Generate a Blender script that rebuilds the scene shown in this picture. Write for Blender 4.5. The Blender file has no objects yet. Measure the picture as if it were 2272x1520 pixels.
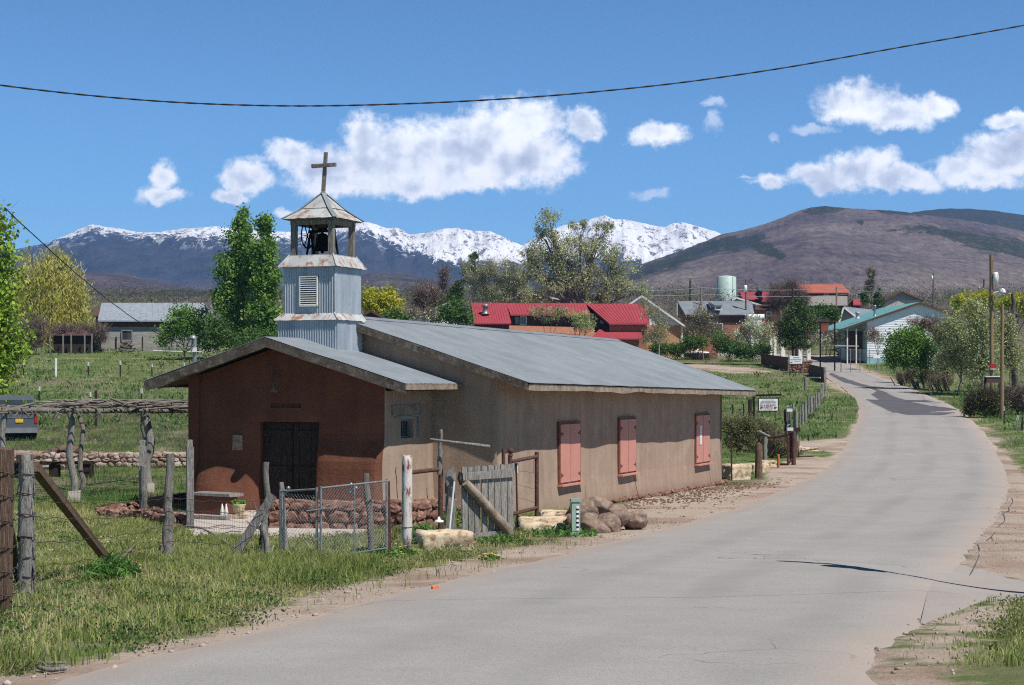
import bpy, math, random
import numpy as np
from mathutils import Vector, noise as mnoise
random.seed(7); RNG=np.random.default_rng(7)
SC=bpy.context.scene; COL=SC.collection
F=3850.0; CX=1136.0; HY=850.0; ZC=3.3      # focal length in photo pixels, principal column, horizon row, eye height
# ---------------------------------------------------------------- terrain
_D=np.array([-60,0,6,11.5,15,20,27,33,41,50,60,70,80,91,112,141,165,190,215,250,300,400,600,1000,3000.])
_HR=np.array([1.5,1.7,1.8,2.0,2.2,2.45,2.8,3.05,3.3,3.42,3.48,3.35,3.05,2.65,1.95,1.0,0,-1.4,-3,-4.8,-8,-14,-27,-50,-120.])
_DL=np.array([-60,0,6,11.5,15,20,27,35,42,50,60,70,80,95,115,140,170,190,200,250,300,400,600,1000,3000.])
_HL=np.array([1.5,1.7,1.8,2.0,2.2,2.45,2.8,3.07,3.2,3.2,3.1,2.75,2.3,1.6,.7,-.5,-2.1,-3.6,-4.0,-5.5,-8,-14,-27,-50,-120.])
def smooth(t):
    t=np.clip(t,0,1); return t*t*(3-2*t)
def T(x,y):
    x=np.asarray(x,float); y=np.asarray(y,float)
    s=smooth((x/np.maximum(y,30)+.13)/.11)
    h=_i(y,_DL,_HL)*(1-s)+_i(y,_D,_HR)*s
    h=h+.30*smooth((x-4.6)/2.6)*smooth((30-y)/4.5)*smooth((y-17)/4)
    return ZC-h+.025*np.sin(x*.9+.3*y)*np.cos(y*.55-x*.2)+.0
def _i(y,a,b):
    return (np.interp(y-2.5,a,b)+np.interp(y,a,b)+np.interp(y+2.5,a,b))/3
def G(u,v):
    d=np.concatenate([np.arange(5,60,.1),np.arange(60,1400,.5)])
    x=(u-CX)/F*d; zr=ZC+(HY-v)/F*d; t=T(x,d)
    k=np.nonzero(zr<=t)[0]
    if len(k)==0: return Vector((x[-1],d[-1],float(t[-1])))
    k=max(k[0],1); a=zr[k-1]-t[k-1]; b=zr[k]-t[k]; f=a/(a-b) if a!=b else 0
    dd=d[k-1]+f*(d[k]-d[k-1]); xx=(u-CX)/F*dd
    return Vector((xx,dd,float(T(xx,dd))))
def at(u,d):
    x=(u-CX)/F*d; return Vector((x,d,float(T(x,d))))
def P(u,v,d): return Vector(((u-CX)*d/F,d,ZC+(HY-v)*d/F))
def up(p,z): return Vector((p[0],p[1],p[2]+z))
# ---------------------------------------------------------------- objects
def tag(o,label=None,cat=None,group=None,kind=None):
    if label: o['label']=label
    if cat: o['category']=cat
    if group: o['group']=group
    if kind: o['kind']=kind
    return o
def thing(name,label,cat,loc,group=None):
    o=bpy.data.objects.new(name,None); COL.objects.link(o); o.location=loc; o.empty_display_size=.3
    ORIG[o.name]=Vector(loc)
    return tag(o,label,cat,group)
ORIG={}
def _org(parent):
    return ORIG.get(parent.name,Vector((0,0,0))) if parent else Vector((0,0,0))
def link(name,me,mat,parent=None,off=None):
    o=bpy.data.objects.new(name,me); COL.objects.link(o)
    if parent: o.parent=parent; ORIG[o.name]=_org(parent)
    mats=mat if isinstance(mat,(list,tuple)) else [mat]
    for m in mats:
        if m: me.materials.append(m)
    return o
def npmesh(name,V,Fc,mat,parent=None,tone=None,smooth_=False,loc=None,vtone=None,cols=None):
    V=np.asarray(V,dtype=np.float32).reshape(-1,3); Fc=np.asarray(Fc,dtype=np.int32)
    k=Fc.shape[1]; me=bpy.data.meshes.new(name)
    o_=_org(parent) if parent else (Vector(loc) if loc is not None else Vector((0,0,0)))
    V=V-np.array(o_,dtype=np.float32)
    me.vertices.add(len(V)); me.vertices.foreach_set('co',V.ravel())
    me.loops.add(Fc.size); me.loops.foreach_set('vertex_index',Fc.ravel())
    me.polygons.add(len(Fc)); me.polygons.foreach_set('loop_start',np.arange(0,Fc.size,k,dtype=np.int32))
    if smooth_: me.polygons.foreach_set('use_smooth',np.ones(len(Fc),dtype=bool))
    me.update(calc_edges=True)
    if tone is not None:
        a=me.attributes.new('tone','FLOAT','FACE'); a.data.foreach_set('value',np.asarray(tone,dtype=np.float32))
    if vtone is not None:
        for nm,arr in vtone.items():
            a=me.attributes.new(nm,'FLOAT','POINT'); a.data.foreach_set('value',np.asarray(arr,dtype=np.float32))
    o=link(name,me,mat,parent)
    if not parent and loc is not None: o.location=loc; ORIG[o.name]=Vector(loc)
    return o
class MB:
    "collects shapes, builds one mesh"
    def __init__(s): s.v=[]; s.f=[]; s.t=[]; s.tone=.5; s.sm=[]
    def add(s,vs,fs,sm=False):
        n=len(s.v); s.v+= [tuple(v) for v in vs]
        for f in fs: s.f.append(tuple(i+n for i in f)); s.t.append(s.tone); s.sm.append(sm)
        return s
    def quad(s,a,b,c,d): return s.add([a,b,c,d],[(0,1,2,3)])
    def hexa(s,p):  # 8 points: bottom 0-3, top 4-7
        return s.add(p,[(3,2,1,0),(4,5,6,7),(0,1,5,4),(1,2,6,5),(2,3,7,6),(3,0,4,7)])
    def box(s,c,sx,sy,sz,rz=0,ax=None,jit=0):
        "box centred at c; axes rotated by rz or explicit ax=(ex,ey,ez)"
        if ax is None:
            ca,sa=math.cos(rz),math.sin(rz); ax=(Vector((ca,sa,0)),Vector((-sa,ca,0)),Vector((0,0,1)))
        ex,ey,ez=[Vector(a) for a in ax]; c=Vector(c); p=[]
        for k in (-.5,.5):
            for i,j in ((-.5,-.5),(.5,-.5),(.5,.5),(-.5,.5)):
                q=c+ex*(i*sx)+ey*(j*sy)+ez*(k*sz)
                if jit: q+=Vector((random.uniform(-jit,jit),random.uniform(-jit,jit),random.uniform(-jit,jit)))
                p.append(q)
        return s.hexa(p)
    def beam(s,a,b,w,h,upv=(0,0,1),jit=0):
        "rectangular bar from a to b, w wide, h deep along upv"
        a=Vector(a); b=Vector(b); e=(b-a).normalized(); r=e.cross(Vector(upv))
        if r.length<1e-4: r=e.cross(Vector((0,1,0)))
        r.normalize(); uu=r.cross(e)
        return s.box((a+b)/2,(b-a).length,w,h,ax=(e,r,uu),jit=jit)
    def tube(s,pts,rads,n=8,cap=True,sm=True,rough=0,twist=0):
        pts=[Vector(p) for p in pts]
        if not hasattr(rads,'__len__'): rads=[rads]*len(pts)
        vs=[]; fs=[]; m=len(pts); r0=None
        ph=[random.uniform(1-rough,1+rough) for _ in range(n)]
        for i,p in enumerate(pts):
            e=(pts[min(i+1,m-1)]-pts[max(i-1,0)]).normalized()
            if r0 is None:
                r0=e.cross(Vector((0,0,1)))
                if r0.length<.2: r0=e.cross(Vector((1,0,0)))
            r=(r0-e*r0.dot(e)).normalized(); r0=r; b=e.cross(r)
            for k in range(n):
                a=2*math.pi*k/n+twist*i; q=rads[i]*ph[k]*(1+random.uniform(-rough,rough)*.4)
                vs.append(p+r*math.cos(a)*q+b*math.sin(a)*q)
        for i in range(m-1):
            for k in range(n):
                k2=(k+1)%n; fs.append((i*n+k,i*n+k2,(i+1)*n+k2,(i+1)*n+k))
        s.add(vs,fs,sm)
        if cap:
            s.add([vs[k] for k in range(n)],[tuple(range(n))[::-1]]); s.add([vs[(m-1)*n+k] for k in range(n)],[tuple(range(n))])
        return s
    def lathe(s,c,prof,n=16,ax=(0,0,1),sm=True):
        "revolve (r,z) profile about ax through c"
        e=Vector(ax).normalized(); r=e.cross(Vector((0,1,0)))
        if r.length<.1: r=e.cross(Vector((1,0,0)))
        r.normalize(); b=e.cross(r); c=Vector(c); vs=[]; fs=[]
        for (q,z) in prof:
            for k in range(n):
                a=2*math.pi*k/n; vs.append(c+e*z+r*math.cos(a)*q+b*math.sin(a)*q)
        for i in range(len(prof)-1):
            for k in range(n):
                k2=(k+1)%n; fs.append((i*n+k,i*n+k2,(i+1)*n+k2,(i+1)*n+k))
        return s.add(vs,fs,sm)
    def rock(s,c,rx,ry,rz,rot=0,amp=.22,seed=0,sub=3,tilt=0,angular=0,flat=False):
        V,Fc=ICO[sub]; rr=random.Random(seed); off=Vector((rr.uniform(-50,50),rr.uniform(-50,50),rr.uniform(-50,50)))
        ca,sa=math.cos(rot),math.sin(rot); ct,st=math.cos(tilt),math.sin(tilt); vs=[]
        for v in V:
            q=Vector(v)
            if angular:
                m=max(abs(q.x),abs(q.y),abs(q.z)); q=q*(1-angular)+q/m*angular*.8
            k=1+amp*mnoise.noise(q*1.3+off)+amp*.45*mnoise.noise(q*3.1+off)+amp*.2*mnoise.noise(q*7+off)
            q=Vector((q.x*rx,q.y*ry,q.z*rz))*k
            q=Vector((q.x*ct+q.z*st,q.y,-q.x*st+q.z*ct))
            vs.append(Vector((q.x*ca-q.y*sa,q.x*sa+q.y*ca,q.z))+Vector(c))
        return s.add(vs,Fc,not flat)
    def build(s,name,mat,parent=None,loc=None):
        o_=_org(parent) if parent else (Vector(loc) if loc is not None else Vector((0,0,0)))
        me=bpy.data.meshes.new(name)
        me.from_pydata([(v[0]-o_[0],v[1]-o_[1],v[2]-o_[2]) for v in s.v],[],s.f)
        a=me.attributes.new('tone','FLOAT','FACE'); a.data.foreach_set('value',s.t)
        me.polygons.foreach_set('use_smooth',s.sm); me.update()
        o=link(name,me,mat,parent)
        if not parent and loc is not None: o.location=loc; ORIG[o.name]=Vector(loc)
        return o
def _ico(sub):
    import bmesh
    bm=bmesh.new(); bmesh.ops.create_icosphere(bm,subdivisions=sub,radius=1)
    bm.verts.ensure_lookup_table()
    V=[tuple(v.co) for v in bm.verts]; Fc=[tuple(v.index for v in f.verts) for f in bm.faces]; bm.free(); return V,Fc
ICO={k:_ico(k) for k in (1,2,3,4)}
def copy_tree(o,parent=None):
    c=o.copy(); COL.objects.link(c)
    if parent: c.parent=parent
    for ch in o.children: copy_tree(ch,c)
    return c
# ---------------------------------------------------------------- materials
def srgb(r,g,b):
    f=lambda c:(c/255/12.92 if c/255<=.04045 else ((c/255+.055)/1.055)**2.4)
    return (f(r),f(g),f(b),1)
LG=1.55
class NT:
    def __init__(s,name,world=False):
        if world: s.m=bpy.data.worlds.new(name)
        else: s.m=bpy.data.materials.new(name)
        s.m.use_nodes=True; s.t=s.m.node_tree; s.t.nodes.clear()
    def n(s,typ,ins=None,**kw):
        nd=s.t.nodes.new(typ)
        for k,v in kw.items(): setattr(nd,k,v)
        for k,v in (ins or {}).items():
            sk=nd.inputs[k]
            if isinstance(v,bpy.types.NodeSocket): s.t.links.new(v,sk)
            elif isinstance(v,bpy.types.Node): s.t.links.new(v.outputs[0],sk)
            else: sk.default_value=v
        return nd
    def math(s,op,a,b=0,c=None,clamp=False):
        i={0:a,1:b}
        if c is not None: i[2]=c
        return s.n('ShaderNodeMath',i,operation=op,use_clamp=clamp).outputs[0]
    def vmath(s,op,a,b=None,out=0,scale=None):
        i={0:a}
        if b is not None: i[1]=b
        if scale is not None: i['Scale']=scale
        return s.n('ShaderNodeVectorMath',i,operation=op).outputs[out]
    def mix(s,f,a,b,blend='MIX'):
        nd=s.n('ShaderNodeMix',{0:f,6:a,7:b},data_type='RGBA',blend_type=blend); return nd.outputs[2]
    def ramp(s,f,stops,interp='LINEAR'):
        nd=s.n('ShaderNodeValToRGB',{0:f}); cr=nd.color_ramp; cr.interpolation=interp
        while len(cr.elements)<len(stops): cr.elements.new(.5)
        for e,(p,c) in zip(cr.elements,stops): e.position=p; e.color=c if hasattr(c,'__len__') else (c,c,c,1)
        return nd.outputs[0]
    def noise(s,vec,scale,detail=4,rough=.55,out=0):
        return s.n('ShaderNodeTexNoise',{'Vector':vec,'Scale':scale,'Detail':detail,'Roughness':rough}).outputs[out]
    def mapr(s,v,a,b,c=0.,d=1.,clamp=True):
        return s.n('ShaderNodeMapRange',{0:v,1:a,2:b,3:c,4:d},clamp=clamp).outputs[0]
    def out(s,sh,disp=None):
        o=s.n('ShaderNodeOutputMaterial',{'Surface':sh}); return s.m
def rgb(*c): return (c[0],c[1],c[2],1)
def pm(name,c1,c2=None,scale=3,rough=.85,bump=.0,bscale=20,stretch=(1,1,1),c3=None,metal=0,spec=.3,tone=None,fine=.25,fscale=60,objco=True,contrast=(.35,.65),streak=0,base=None):
    "general weathered surface: two or three tones mixed by noise, fine grain, bump"
    k=NT(name); tc=k.n('ShaderNodeTexCoord').outputs['Object']
    mp=k.n('ShaderNodeMapping',{'Vector':tc,'Scale':stretch}).outputs[0]
    c2=c2 or tuple(v*.7 for v in c1[:3])
    n1=k.mapr(k.noise(mp,scale,5,.6),contrast[0],contrast[1])
    col=k.mix(n1,rgb(*c1),rgb(*c2))
    if c3:
        n2=k.mapr(k.noise(mp,scale*2.7,6,.65),.5,.62); col=k.mix(n2,col,rgb(*c3))
    if tone:   # per-piece variation
        at_=k.n('ShaderNodeAttribute',attribute_name='tone').outputs['Fac']
        col=k.mix(k.math('MULTIPLY',at_,tone[0]),col,rgb(*tone[1]))
        col=k.mix(1.0,col,k.ramp(at_,[(0,(.72,.72,.72,1)),(1,(1.2,1.2,1.2,1))]),'MULTIPLY')
    if fine:
        nf=k.noise(mp,fscale,3,.7); g=k.mapr(nf,.25,.75,1-fine,1+fine); 
        col=k.mix(1.0,col,k.n('ShaderNodeCombineColor',{0:g,1:g,2:g}).outputs[0],'MULTIPLY')
    if streak:
        sv=k.noise(k.n('ShaderNodeMapping',{'Vector':tc,'Scale':(2.6,2.6,.16)}).outputs[0],1.6,5,.65); g=k.mapr(sv,.32,.68,1-streak,1+streak*.6)
        col=k.mix(1.0,col,k.n('ShaderNodeCombineColor',{0:g,1:g,2:g}).outputs[0],'MULTIPLY')
    if base:
        zz_=k.n('ShaderNodeSeparateXYZ',{0:tc}).outputs[2]; h_=k.math('ADD',zz_,k.math('MULTIPLY',k.math('SUBTRACT',k.noise(tc,1.7,5,.65),.5),.9))
        col=k.mix(k.mapr(h_,base[0],base[1],base[2],0),col,rgb(*base[3]))
    b=k.n('ShaderNodeBsdfPrincipled',{'Base Color':col,'Roughness':rough,'Metallic':metal,'Specular IOR Level':spec})
    if bump:
        hh=k.math('ADD',k.noise(mp,bscale,4,.6),k.math('MULTIPLY',k.noise(mp,bscale*4,2,.6),.3))
        bn=k.n('ShaderNodeBump',{'Strength':bump,'Distance':.02,'Height':hh}); k.t.links.new(bn.outputs[0],b.inputs['Normal'])
    return k.out(b.outputs[0])
def leafmat(name,ca,cb,cc,trans=.35,rough=.6):
    k=NT(name); at_=k.n('ShaderNodeAttribute',attribute_name='tone').outputs['Fac']
    tc=k.n('ShaderNodeTexCoord').outputs['Object']
    n=k.noise(tc,.35,3,.6)
    f=k.math('ADD',k.math('MULTIPLY',at_,.7),k.math('MULTIPLY',n,.5),clamp=True)
    g=LG; col=k.ramp(f,[(.15,rgb(*[min(v*g,.8) for v in ca])),(.55,rgb(*[min(v*g,.8) for v in cb])),(.95,rgb(*[min(v*g,.8) for v in cc]))])
    d=k.n('ShaderNodeBsdfPrincipled',{'Base Color':col,'Roughness':rough,'Specular IOR Level':.25})
    t=k.n('ShaderNodeBsdfTranslucent',{'Color':col})
    return k.out(k.n('ShaderNodeMixShader',{0:trans,1:d.outputs[0],2:t.outputs[0]}).outputs[0])
HAZE=1.05e-4
# ---------------------------------------------------------------- camera, sun, sky
cd=bpy.data.cameras.new('camera'); cam=bpy.data.objects.new('camera',cd); COL.objects.link(cam)
cam.location=(0,0,ZC); cam.rotation_euler=(math.pi/2,0,0)
cd.sensor_width=36; cd.lens=36*F/2272; cd.shift_y=(HY-760)/2272; cd.clip_start=.2; cd.clip_end=60000
SC.camera=cam; SC.cycles.filter_width=1.15; SC.cycles.use_denoising=False
WV=Vector((.926,-.376,0)); SV=Vector((.376,.926,0))           # chapel axes: along the front, along the long wall
SUN=(WV*1.0-SV*.40+Vector((0,0,1.62))).normalized()
EL=math.asin(SUN.z); AZ=math.atan2(SUN.x,SUN.y)
ld=bpy.data.lights.new('sun','SUN'); ld.energy=5.0; ld.angle=math.radians(.5); ld.color=(1,.955,.88)
sun=bpy.data.objects.new('sun',ld); COL.objects.link(sun); sun.rotation_euler=SUN.to_track_quat('Z','Y').to_euler()
sun.location=(20,-20,40)
VS=SC.view_settings; VS.view_transform='Standard'; VS.look='None'; VS.exposure=.27; VS.gamma=1
W=NT('World',world=True); SC.world=W.m
sky=W.n('ShaderNodeTexSky',sky_type='NISHITA',sun_disc=False,sun_elevation=EL,sun_rotation=AZ,altitude=2400,air_density=1.0,dust_density=.25,ozone_density=2.2)
gen=W.n('ShaderNodeTexCoord').outputs['Generated']
sp=W.n('ShaderNodeSeparateXYZ',{0:gen})
yy=W.math('MAXIMUM',sp.outputs[1],.05)
px=W.math('DIVIDE',sp.outputs[0],yy); pz=W.math('DIVIDE',sp.outputs[2],yy)
pv=W.n('ShaderNodeCombineXYZ',{0:px,1:pz,2:0}).outputs[0]
def warp(sc,amp,det=3):
    nz=W.n('ShaderNodeTexNoise',{'Vector':pv,'Scale':sc,'Detail':det,'Roughness':.6}).outputs['Color']
    return W.vmath('SCALE',W.vmath('SUBTRACT',nz,(.5,.5,.5)),scale=amp)
pw=W.vmath('ADD',pv,warp(70,.012,4))
pw=W.vmath('ADD',pw,warp(22,.016,2))
BL=[(650,345,60,32),(715,370,80,42),(818,300,58,52),(880,330,100,58),(1000,325,120,66),(1090,300,100,72),(1165,275,80,55),(1180,345,100,66),(760,402,112,32),(900,408,150,30),(1050,402,130,30),(830,368,170,56),(1020,362,190,56),
(1297,275,50,34),(362,388,34,38),(358,432,58,18),(545,393,60,30),(505,430,38,16),(640,466,26,12),(1462,300,56,26),(1905,230,92,46),(1985,258,90,34),(2075,240,45,26),
(2250,272,62,22),(1718,402,36,20),(1808,392,60,34),(1885,375,72,40),(1945,362,52,32),(2000,395,120,28),(2125,372,60,26),(2210,350,92,50),(2265,330,60,42),(2180,396,100,22)]
m=None
for (u,v,a,b) in BL:
    iv=(F/a,F/b,1); c=((u-CX)/F,(HY-v)/F,0)
    q=W.n('ShaderNodeVectorMath',{0:pw,1:iv,2:(-c[0]*iv[0],-c[1]*iv[1],0)},operation='MULTIPLY_ADD').outputs[0]
    l=W.vmath('LENGTH',q,out=1)
    m=l if m is None else W.n('ShaderNodeMath',{0:m,1:l,2:.22},operation='SMOOTH_MIN').outputs[0]
FA=[(1572,262,26,34),(1575,215,40,14),(1442,425,50,14),(1718,302,20,9),(1810,285,50,14),(560,360,40,12),(1690,405,45,9),(1660,395,25,6)]
mf=None
for (u,v,a,b) in FA:
    iv=(F/a,F/b,1); c=((u-CX)/F,(HY-v)/F,0)
    q=W.n('ShaderNodeVectorMath',{0:pw,1:iv,2:(-c[0]*iv[0],-c[1]*iv[1],0)},operation='MULTIPLY_ADD').outputs[0]
    l=W.vmath('LENGTH',q,out=1); mf=l if mf is None else W.math('MINIMUM',mf,l)
n1=W.noise(pv,150,8,.62); n2=W.noise(W.vmath('ADD',pv,(-.0028,.0042,0)),150,8,.62)
b1=W.noise(pv,34,3,.45); b2=W.noise(W.vmath('ADD',pv,(-.006,.012,0)),34,3,.45)
f0=W.math('ADD',W.math('SUBTRACT',1.0,m),W.math('MULTIPLY',W.math('SUBTRACT',n1,.5),.95))
al=W.n('ShaderNodeMapRange',{0:f0,1:-.28,2:.42},interpolation_type='SMOOTHSTEP').outputs[0]
ff=W.math('ADD',W.math('SUBTRACT',1.0,mf),W.math('MULTIPLY',W.math('SUBTRACT',n1,.5),1.6))
al2=W.math('MULTIPLY',W.n('ShaderNodeMapRange',{0:ff,1:-.05,2:.7},interpolation_type='SMOOTHSTEP').outputs[0],.42)
alpha=W.math('MAXIMUM',al,al2)
rel=W.math('ADD',W.math('MULTIPLY',W.math('SUBTRACT',n1,n2),.45),W.math('MULTIPLY',W.math('SUBTRACT',b1,b2),2.2))
thick=W.mapr(m,.9,.15,0,1)
sh=W.math('ADD',W.math('SUBTRACT',.93,W.math('MULTIPLY',thick,.38)),rel,clamp=True)  # cloud light and shade painted into the colour: noise relief, greyer cores
ccol=W.ramp(sh,[(.12,srgb(176,184,200)),(.50,srgb(206,213,225)),(.74,srgb(234,238,244)),(1,srgb(250,251,253))])
skm=W.ramp(sp.outputs[2],[(0,1.30),(.10,1.30),(.26,1.0),(.40,.34),(1,.16)])  # added dimming of the unseen upper sky, cuts ambient fill to deepen shade
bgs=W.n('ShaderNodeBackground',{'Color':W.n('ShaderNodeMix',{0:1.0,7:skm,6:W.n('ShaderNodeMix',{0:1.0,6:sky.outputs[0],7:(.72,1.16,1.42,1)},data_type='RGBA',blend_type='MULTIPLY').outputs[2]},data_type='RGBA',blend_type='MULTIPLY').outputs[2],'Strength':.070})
bgc=W.n('ShaderNodeBackground',{'Color':ccol,'Strength':1.28})
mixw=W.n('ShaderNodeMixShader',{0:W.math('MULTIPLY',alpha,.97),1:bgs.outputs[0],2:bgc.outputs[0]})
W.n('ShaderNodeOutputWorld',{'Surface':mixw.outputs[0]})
# ---------------------------------------------------------------- materials
M={}
M['galv']=pm('galvanised',(.30,.335,.37),(.24,.27,.30),streak=.10,scale=.8,rough=.5,metal=.35,spec=.4,bump=.12,bscale=8,fine=.10,fscale=40)
M['galvold']=pm('old_tin',(.56,.57,.57),(.40,.41,.41),scale=2.2,rough=.55,metal=.2,c3=(.34,.17,.11),bump=.2,fine=.15,stretch=(1,1,.6))
M['tinside']=pm('tin_siding',(.40,.44,.49),(.29,.33,.38),streak=.14,scale=2.5,rough=.5,metal=.3,stretch=(1,1,.3),bump=.1,fine=.15)
M['oldwood']=pm('weathered_wood',(.25,.23,.20),(.13,.115,.10),scale=3,rough=.9,stretch=(6,6,.7),bump=.8,bscale=12,c3=(.34,.32,.30),tone=(.25,(.12,.10,.09)))
M['greywood']=pm('silver_wood',(.40,.38,.36),(.21,.20,.19),scale=3,rough=.9,stretch=(9,9,.8),bump=.9,bscale=10,c3=(.13,.115,.10),tone=(.15,(.2,.18,.17)))
M['darkwood']=pm('dark_wood',(.035,.024,.02),(.018,.013,.011),scale=4,rough=.85,stretch=(6,6,.7),bump=.6,c3=(.06,.045,.036))
M['redwood']=pm('red_brown_wood',(.165,.098,.068),(.085,.05,.038),scale=3,rough=.9,stretch=(10,10,.6),bump=.9,bscale=10,c3=(.28,.2,.15))
M['fascia']=pm('fascia_board',(.12,.098,.08),(.065,.052,.042),scale=2.5,rough=.9,bump=.5,c3=(.17,.145,.12),bscale=14)
M['roughboard']=pm('rough_sawn_board',(.34,.27,.21),(.17,.13,.10),scale=5,rough=.95,bump=.6)
M['adobe_red']=pm('red_brown_adobe',(.160,.068,.042),(.128,.053,.034),scale=1.2,rough=.97,bump=1.0,bscale=8,fine=.12,fscale=35,spec=.1,streak=.10)
M['adobe_tan']=pm('tan_stucco',(.358,.258,.20),(.312,.224,.172),scale=.7,rough=.97,bump=.35,bscale=14,fine=.07,fscale=60,spec=.1,c3=(.37,.275,.21),streak=.13,base=(-.15,.55,.55,(.27,.185,.14)))
M['pink']=pm('pink_shutter_paint',(.52,.235,.19),(.47,.21,.17),scale=2,rough=.6,bump=.1,fine=.05)
M['rustframe']=pm('red_brown_frame',(.20,.075,.045),(.13,.05,.03),scale=4,rough=.8)
M['iron']=pm('dark_iron',(.02,.018,.018),(.035,.025,.02),scale=8,rough=.6)
M['black']=pm('black_metal',(.010,.010,.011),(.016,.016,.016),rough=.85,spec=.1)
M['rust']=pm('rusty_pipe',(.105,.045,.035),(.06,.03,.027),scale=6,rough=.75,bump=.3,c3=(.15,.07,.05))
M['rustwhite']=pm('chipped_white_paint_on_rust',(.62,.58,.55),(.5,.46,.43),scale=3.5,rough=.7,bump=.3,c3=(.17,.06,.035),stretch=(1,1,.35))
M['chain']=pm('galvanised_wire',(.30,.33,.35),(.20,.22,.24),scale=9,rough=.45,metal=.5)
M['wire']=pm('rusty_wire',(.07,.05,.045),(.04,.03,.03),rough=.7)
M['cable']=pm('black_cable',(.02,.02,.02),rough=.6)
M['limestone']=pm('pale_limestone',(.62,.52,.38),(.46,.36,.25),scale=2.5,rough=.95,bump=1.0,bscale=5,c3=(.27,.18,.11),contrast=(.4,.62))
M['boulder']=pm('brown_boulder',(.25,.175,.13),(.17,.115,.088),scale=3,rough=.9,bump=.5,bscale=8,c3=(.33,.25,.20),tone=(.5,(.21,.155,.125)))
M['redstone']=pm('red_sandstone',(.23,.105,.075),(.13,.062,.048),scale=5,rough=.95,bump=.9,bscale=8,c3=(.36,.22,.17),tone=(.4,(.20,.13,.10)))
M['cobble']=pm('mixed_fieldstone',(.38,.28,.225),(.30,.18,.135),scale=3,rough=.9,bump=.5,tone=(.7,(.40,.37,.35)))
M['mortar']=pm('mortar',(.26,.20,.16),(.2,.15,.12),rough=.95)
M['concrete']=pm('concrete',(.50,.45,.41),(.40,.36,.33),scale=3,rough=.9,bump=.3)
M['white']=pm('white_paint',(.72,.72,.70),(.62,.62,.60),scale=2,rough=.6,fine=.05)
M['sidingw']=pm('white_siding',(.74,.76,.80),(.68,.70,.74),scale=1,rough=.6,fine=.04)
M['green_box']=pm('pale_green_metal',(.30,.42,.36),(.25,.36,.30),scale=3,rough=.5)
M['orange']=pm('orange_paint',(.75,.20,.05),rough=.6)
M['sign_white']=pm('sign_white',(.80,.80,.80),(.76,.76,.76),rough=.5,fine=.02)
M['sign_red']=pm('sign_red',(.42,.02,.02),rough=.5,fine=.02)
M['sign_grey']=pm('sign_lettering',(.16,.16,.18),rough=.5,fine=.02)
M['yellow']=pm('yellow_paint',(.85,.55,.04),rough=.5)
M['redroof']=pm('red_metal_roof',(.35,.060,.078),(.30,.048,.064),scale=.4,rough=.5,fine=.08,fscale=12)
M['orangeroof']=pm('orange_red_roof',(.42,.13,.085),(.36,.105,.07),scale=.4,rough=.6,fine=.12,fscale=9)
M['tealroof']=pm('teal_metal_roof',(.20,.40,.42),(.17,.35,.37),scale=.3,rough=.5,fine=.05)
M['brick']=pm('brick_wall',(.33,.15,.095),(.27,.12,.08),scale=2,rough=.9,fine=.15,fscale=15)
M['tanbrick']=pm('tan_brick_wall',(.50,.29,.16),(.44,.25,.14),scale=1,rough=.9,fine=.1,fscale=15)
M['block']=pm('grey_block_wall',(.33,.315,.30),(.24,.23,.22),scale=.5,stretch=(.3,.3,3),rough=.95,fine=.25,fscale=6,c3=(.38,.365,.35))
M['darkwall']=pm('dark_brown_wall',(.11,.065,.05),(.075,.045,.035),rough=.9)
M['glass']=pm('dark_window_glass',(.03,.04,.05),(.05,.06,.07),rough=.1,spec=.6,fine=0)
M['tank']=pm('pale_tank_steel',(.42,.53,.48),(.38,.49,.45),scale=.3,rough=.5,fine=.04)
M['vanpaint']=pm('grey_van_paint',(.085,.10,.12),(.075,.09,.11),rough=.35,spec=.5,fine=.02)
M['rubber']=pm('black_rubber',(.02,.02,.02),rough=.8)
M['taillight']=pm('red_tail_light',(.5,.02,.02),rough=.3)
M['bark']=pm('tree_bark',(.17,.145,.12),(.08,.065,.055),scale=3,rough=.95,stretch=(3,3,.6),bump=.6,bscale=6)
M['palebark']=pm('pale_bark',(.42,.40,.35),(.27,.25,.21),scale=3,rough=.9,stretch=(2,2,.8),bump=.4)
M['twig']=pm('bare_twigs',(.25,.19,.165),(.16,.115,.105),scale=2,rough=.95)
M['darktwig']=pm('dark_twigs',(.10,.075,.065),(.06,.045,.04),scale=2,rough=.95)
M['palestick']=pm('bleached_sticks',(.34,.31,.28),(.17,.145,.13),scale=3,rough=.95,tone=(.75,(.09,.07,.06)))
L={}
L['fresh']=leafmat('fresh_leaves',(.06,.115,.018),(.15,.24,.03),(.30,.38,.06))
L['poplar']=leafmat('poplar_leaves',(.035,.08,.018),(.085,.165,.032),(.20,.29,.065))
L['willow']=leafmat('willow_leaves',(.15,.16,.04),(.30,.29,.075),(.45,.41,.13))
L['yellow']=leafmat('yellow_green_leaves',(.10,.14,.015),(.26,.27,.03),(.42,.36,.04))
L['sage']=leafmat('grey_green_leaves',(.13,.155,.065),(.25,.285,.125),(.38,.41,.22))
L['elm']=leafmat('olive_leaves',(.11,.12,.055),(.23,.25,.12),(.38,.40,.24))
L['blossom']=leafmat('pale_blossom_leaves',(.16,.19,.10),(.30,.33,.21),(.52,.52,.42))
L['pine']=leafmat('evergreen_needles',(.015,.035,.014),(.035,.065,.02),(.085,.11,.03),trans=.1)
L['bush']=leafmat('dark_green_leaves',(.02,.048,.014),(.048,.098,.024),(.10,.165,.042))
L['shrub']=leafmat('olive_shrub_leaves',(.05,.065,.02),(.10,.115,.035),(.17,.18,.06))
L['far']=leafmat('far_bare_brush',(.03,.024,.022),(.06,.048,.042),(.095,.085,.06),trans=.1)
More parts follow.
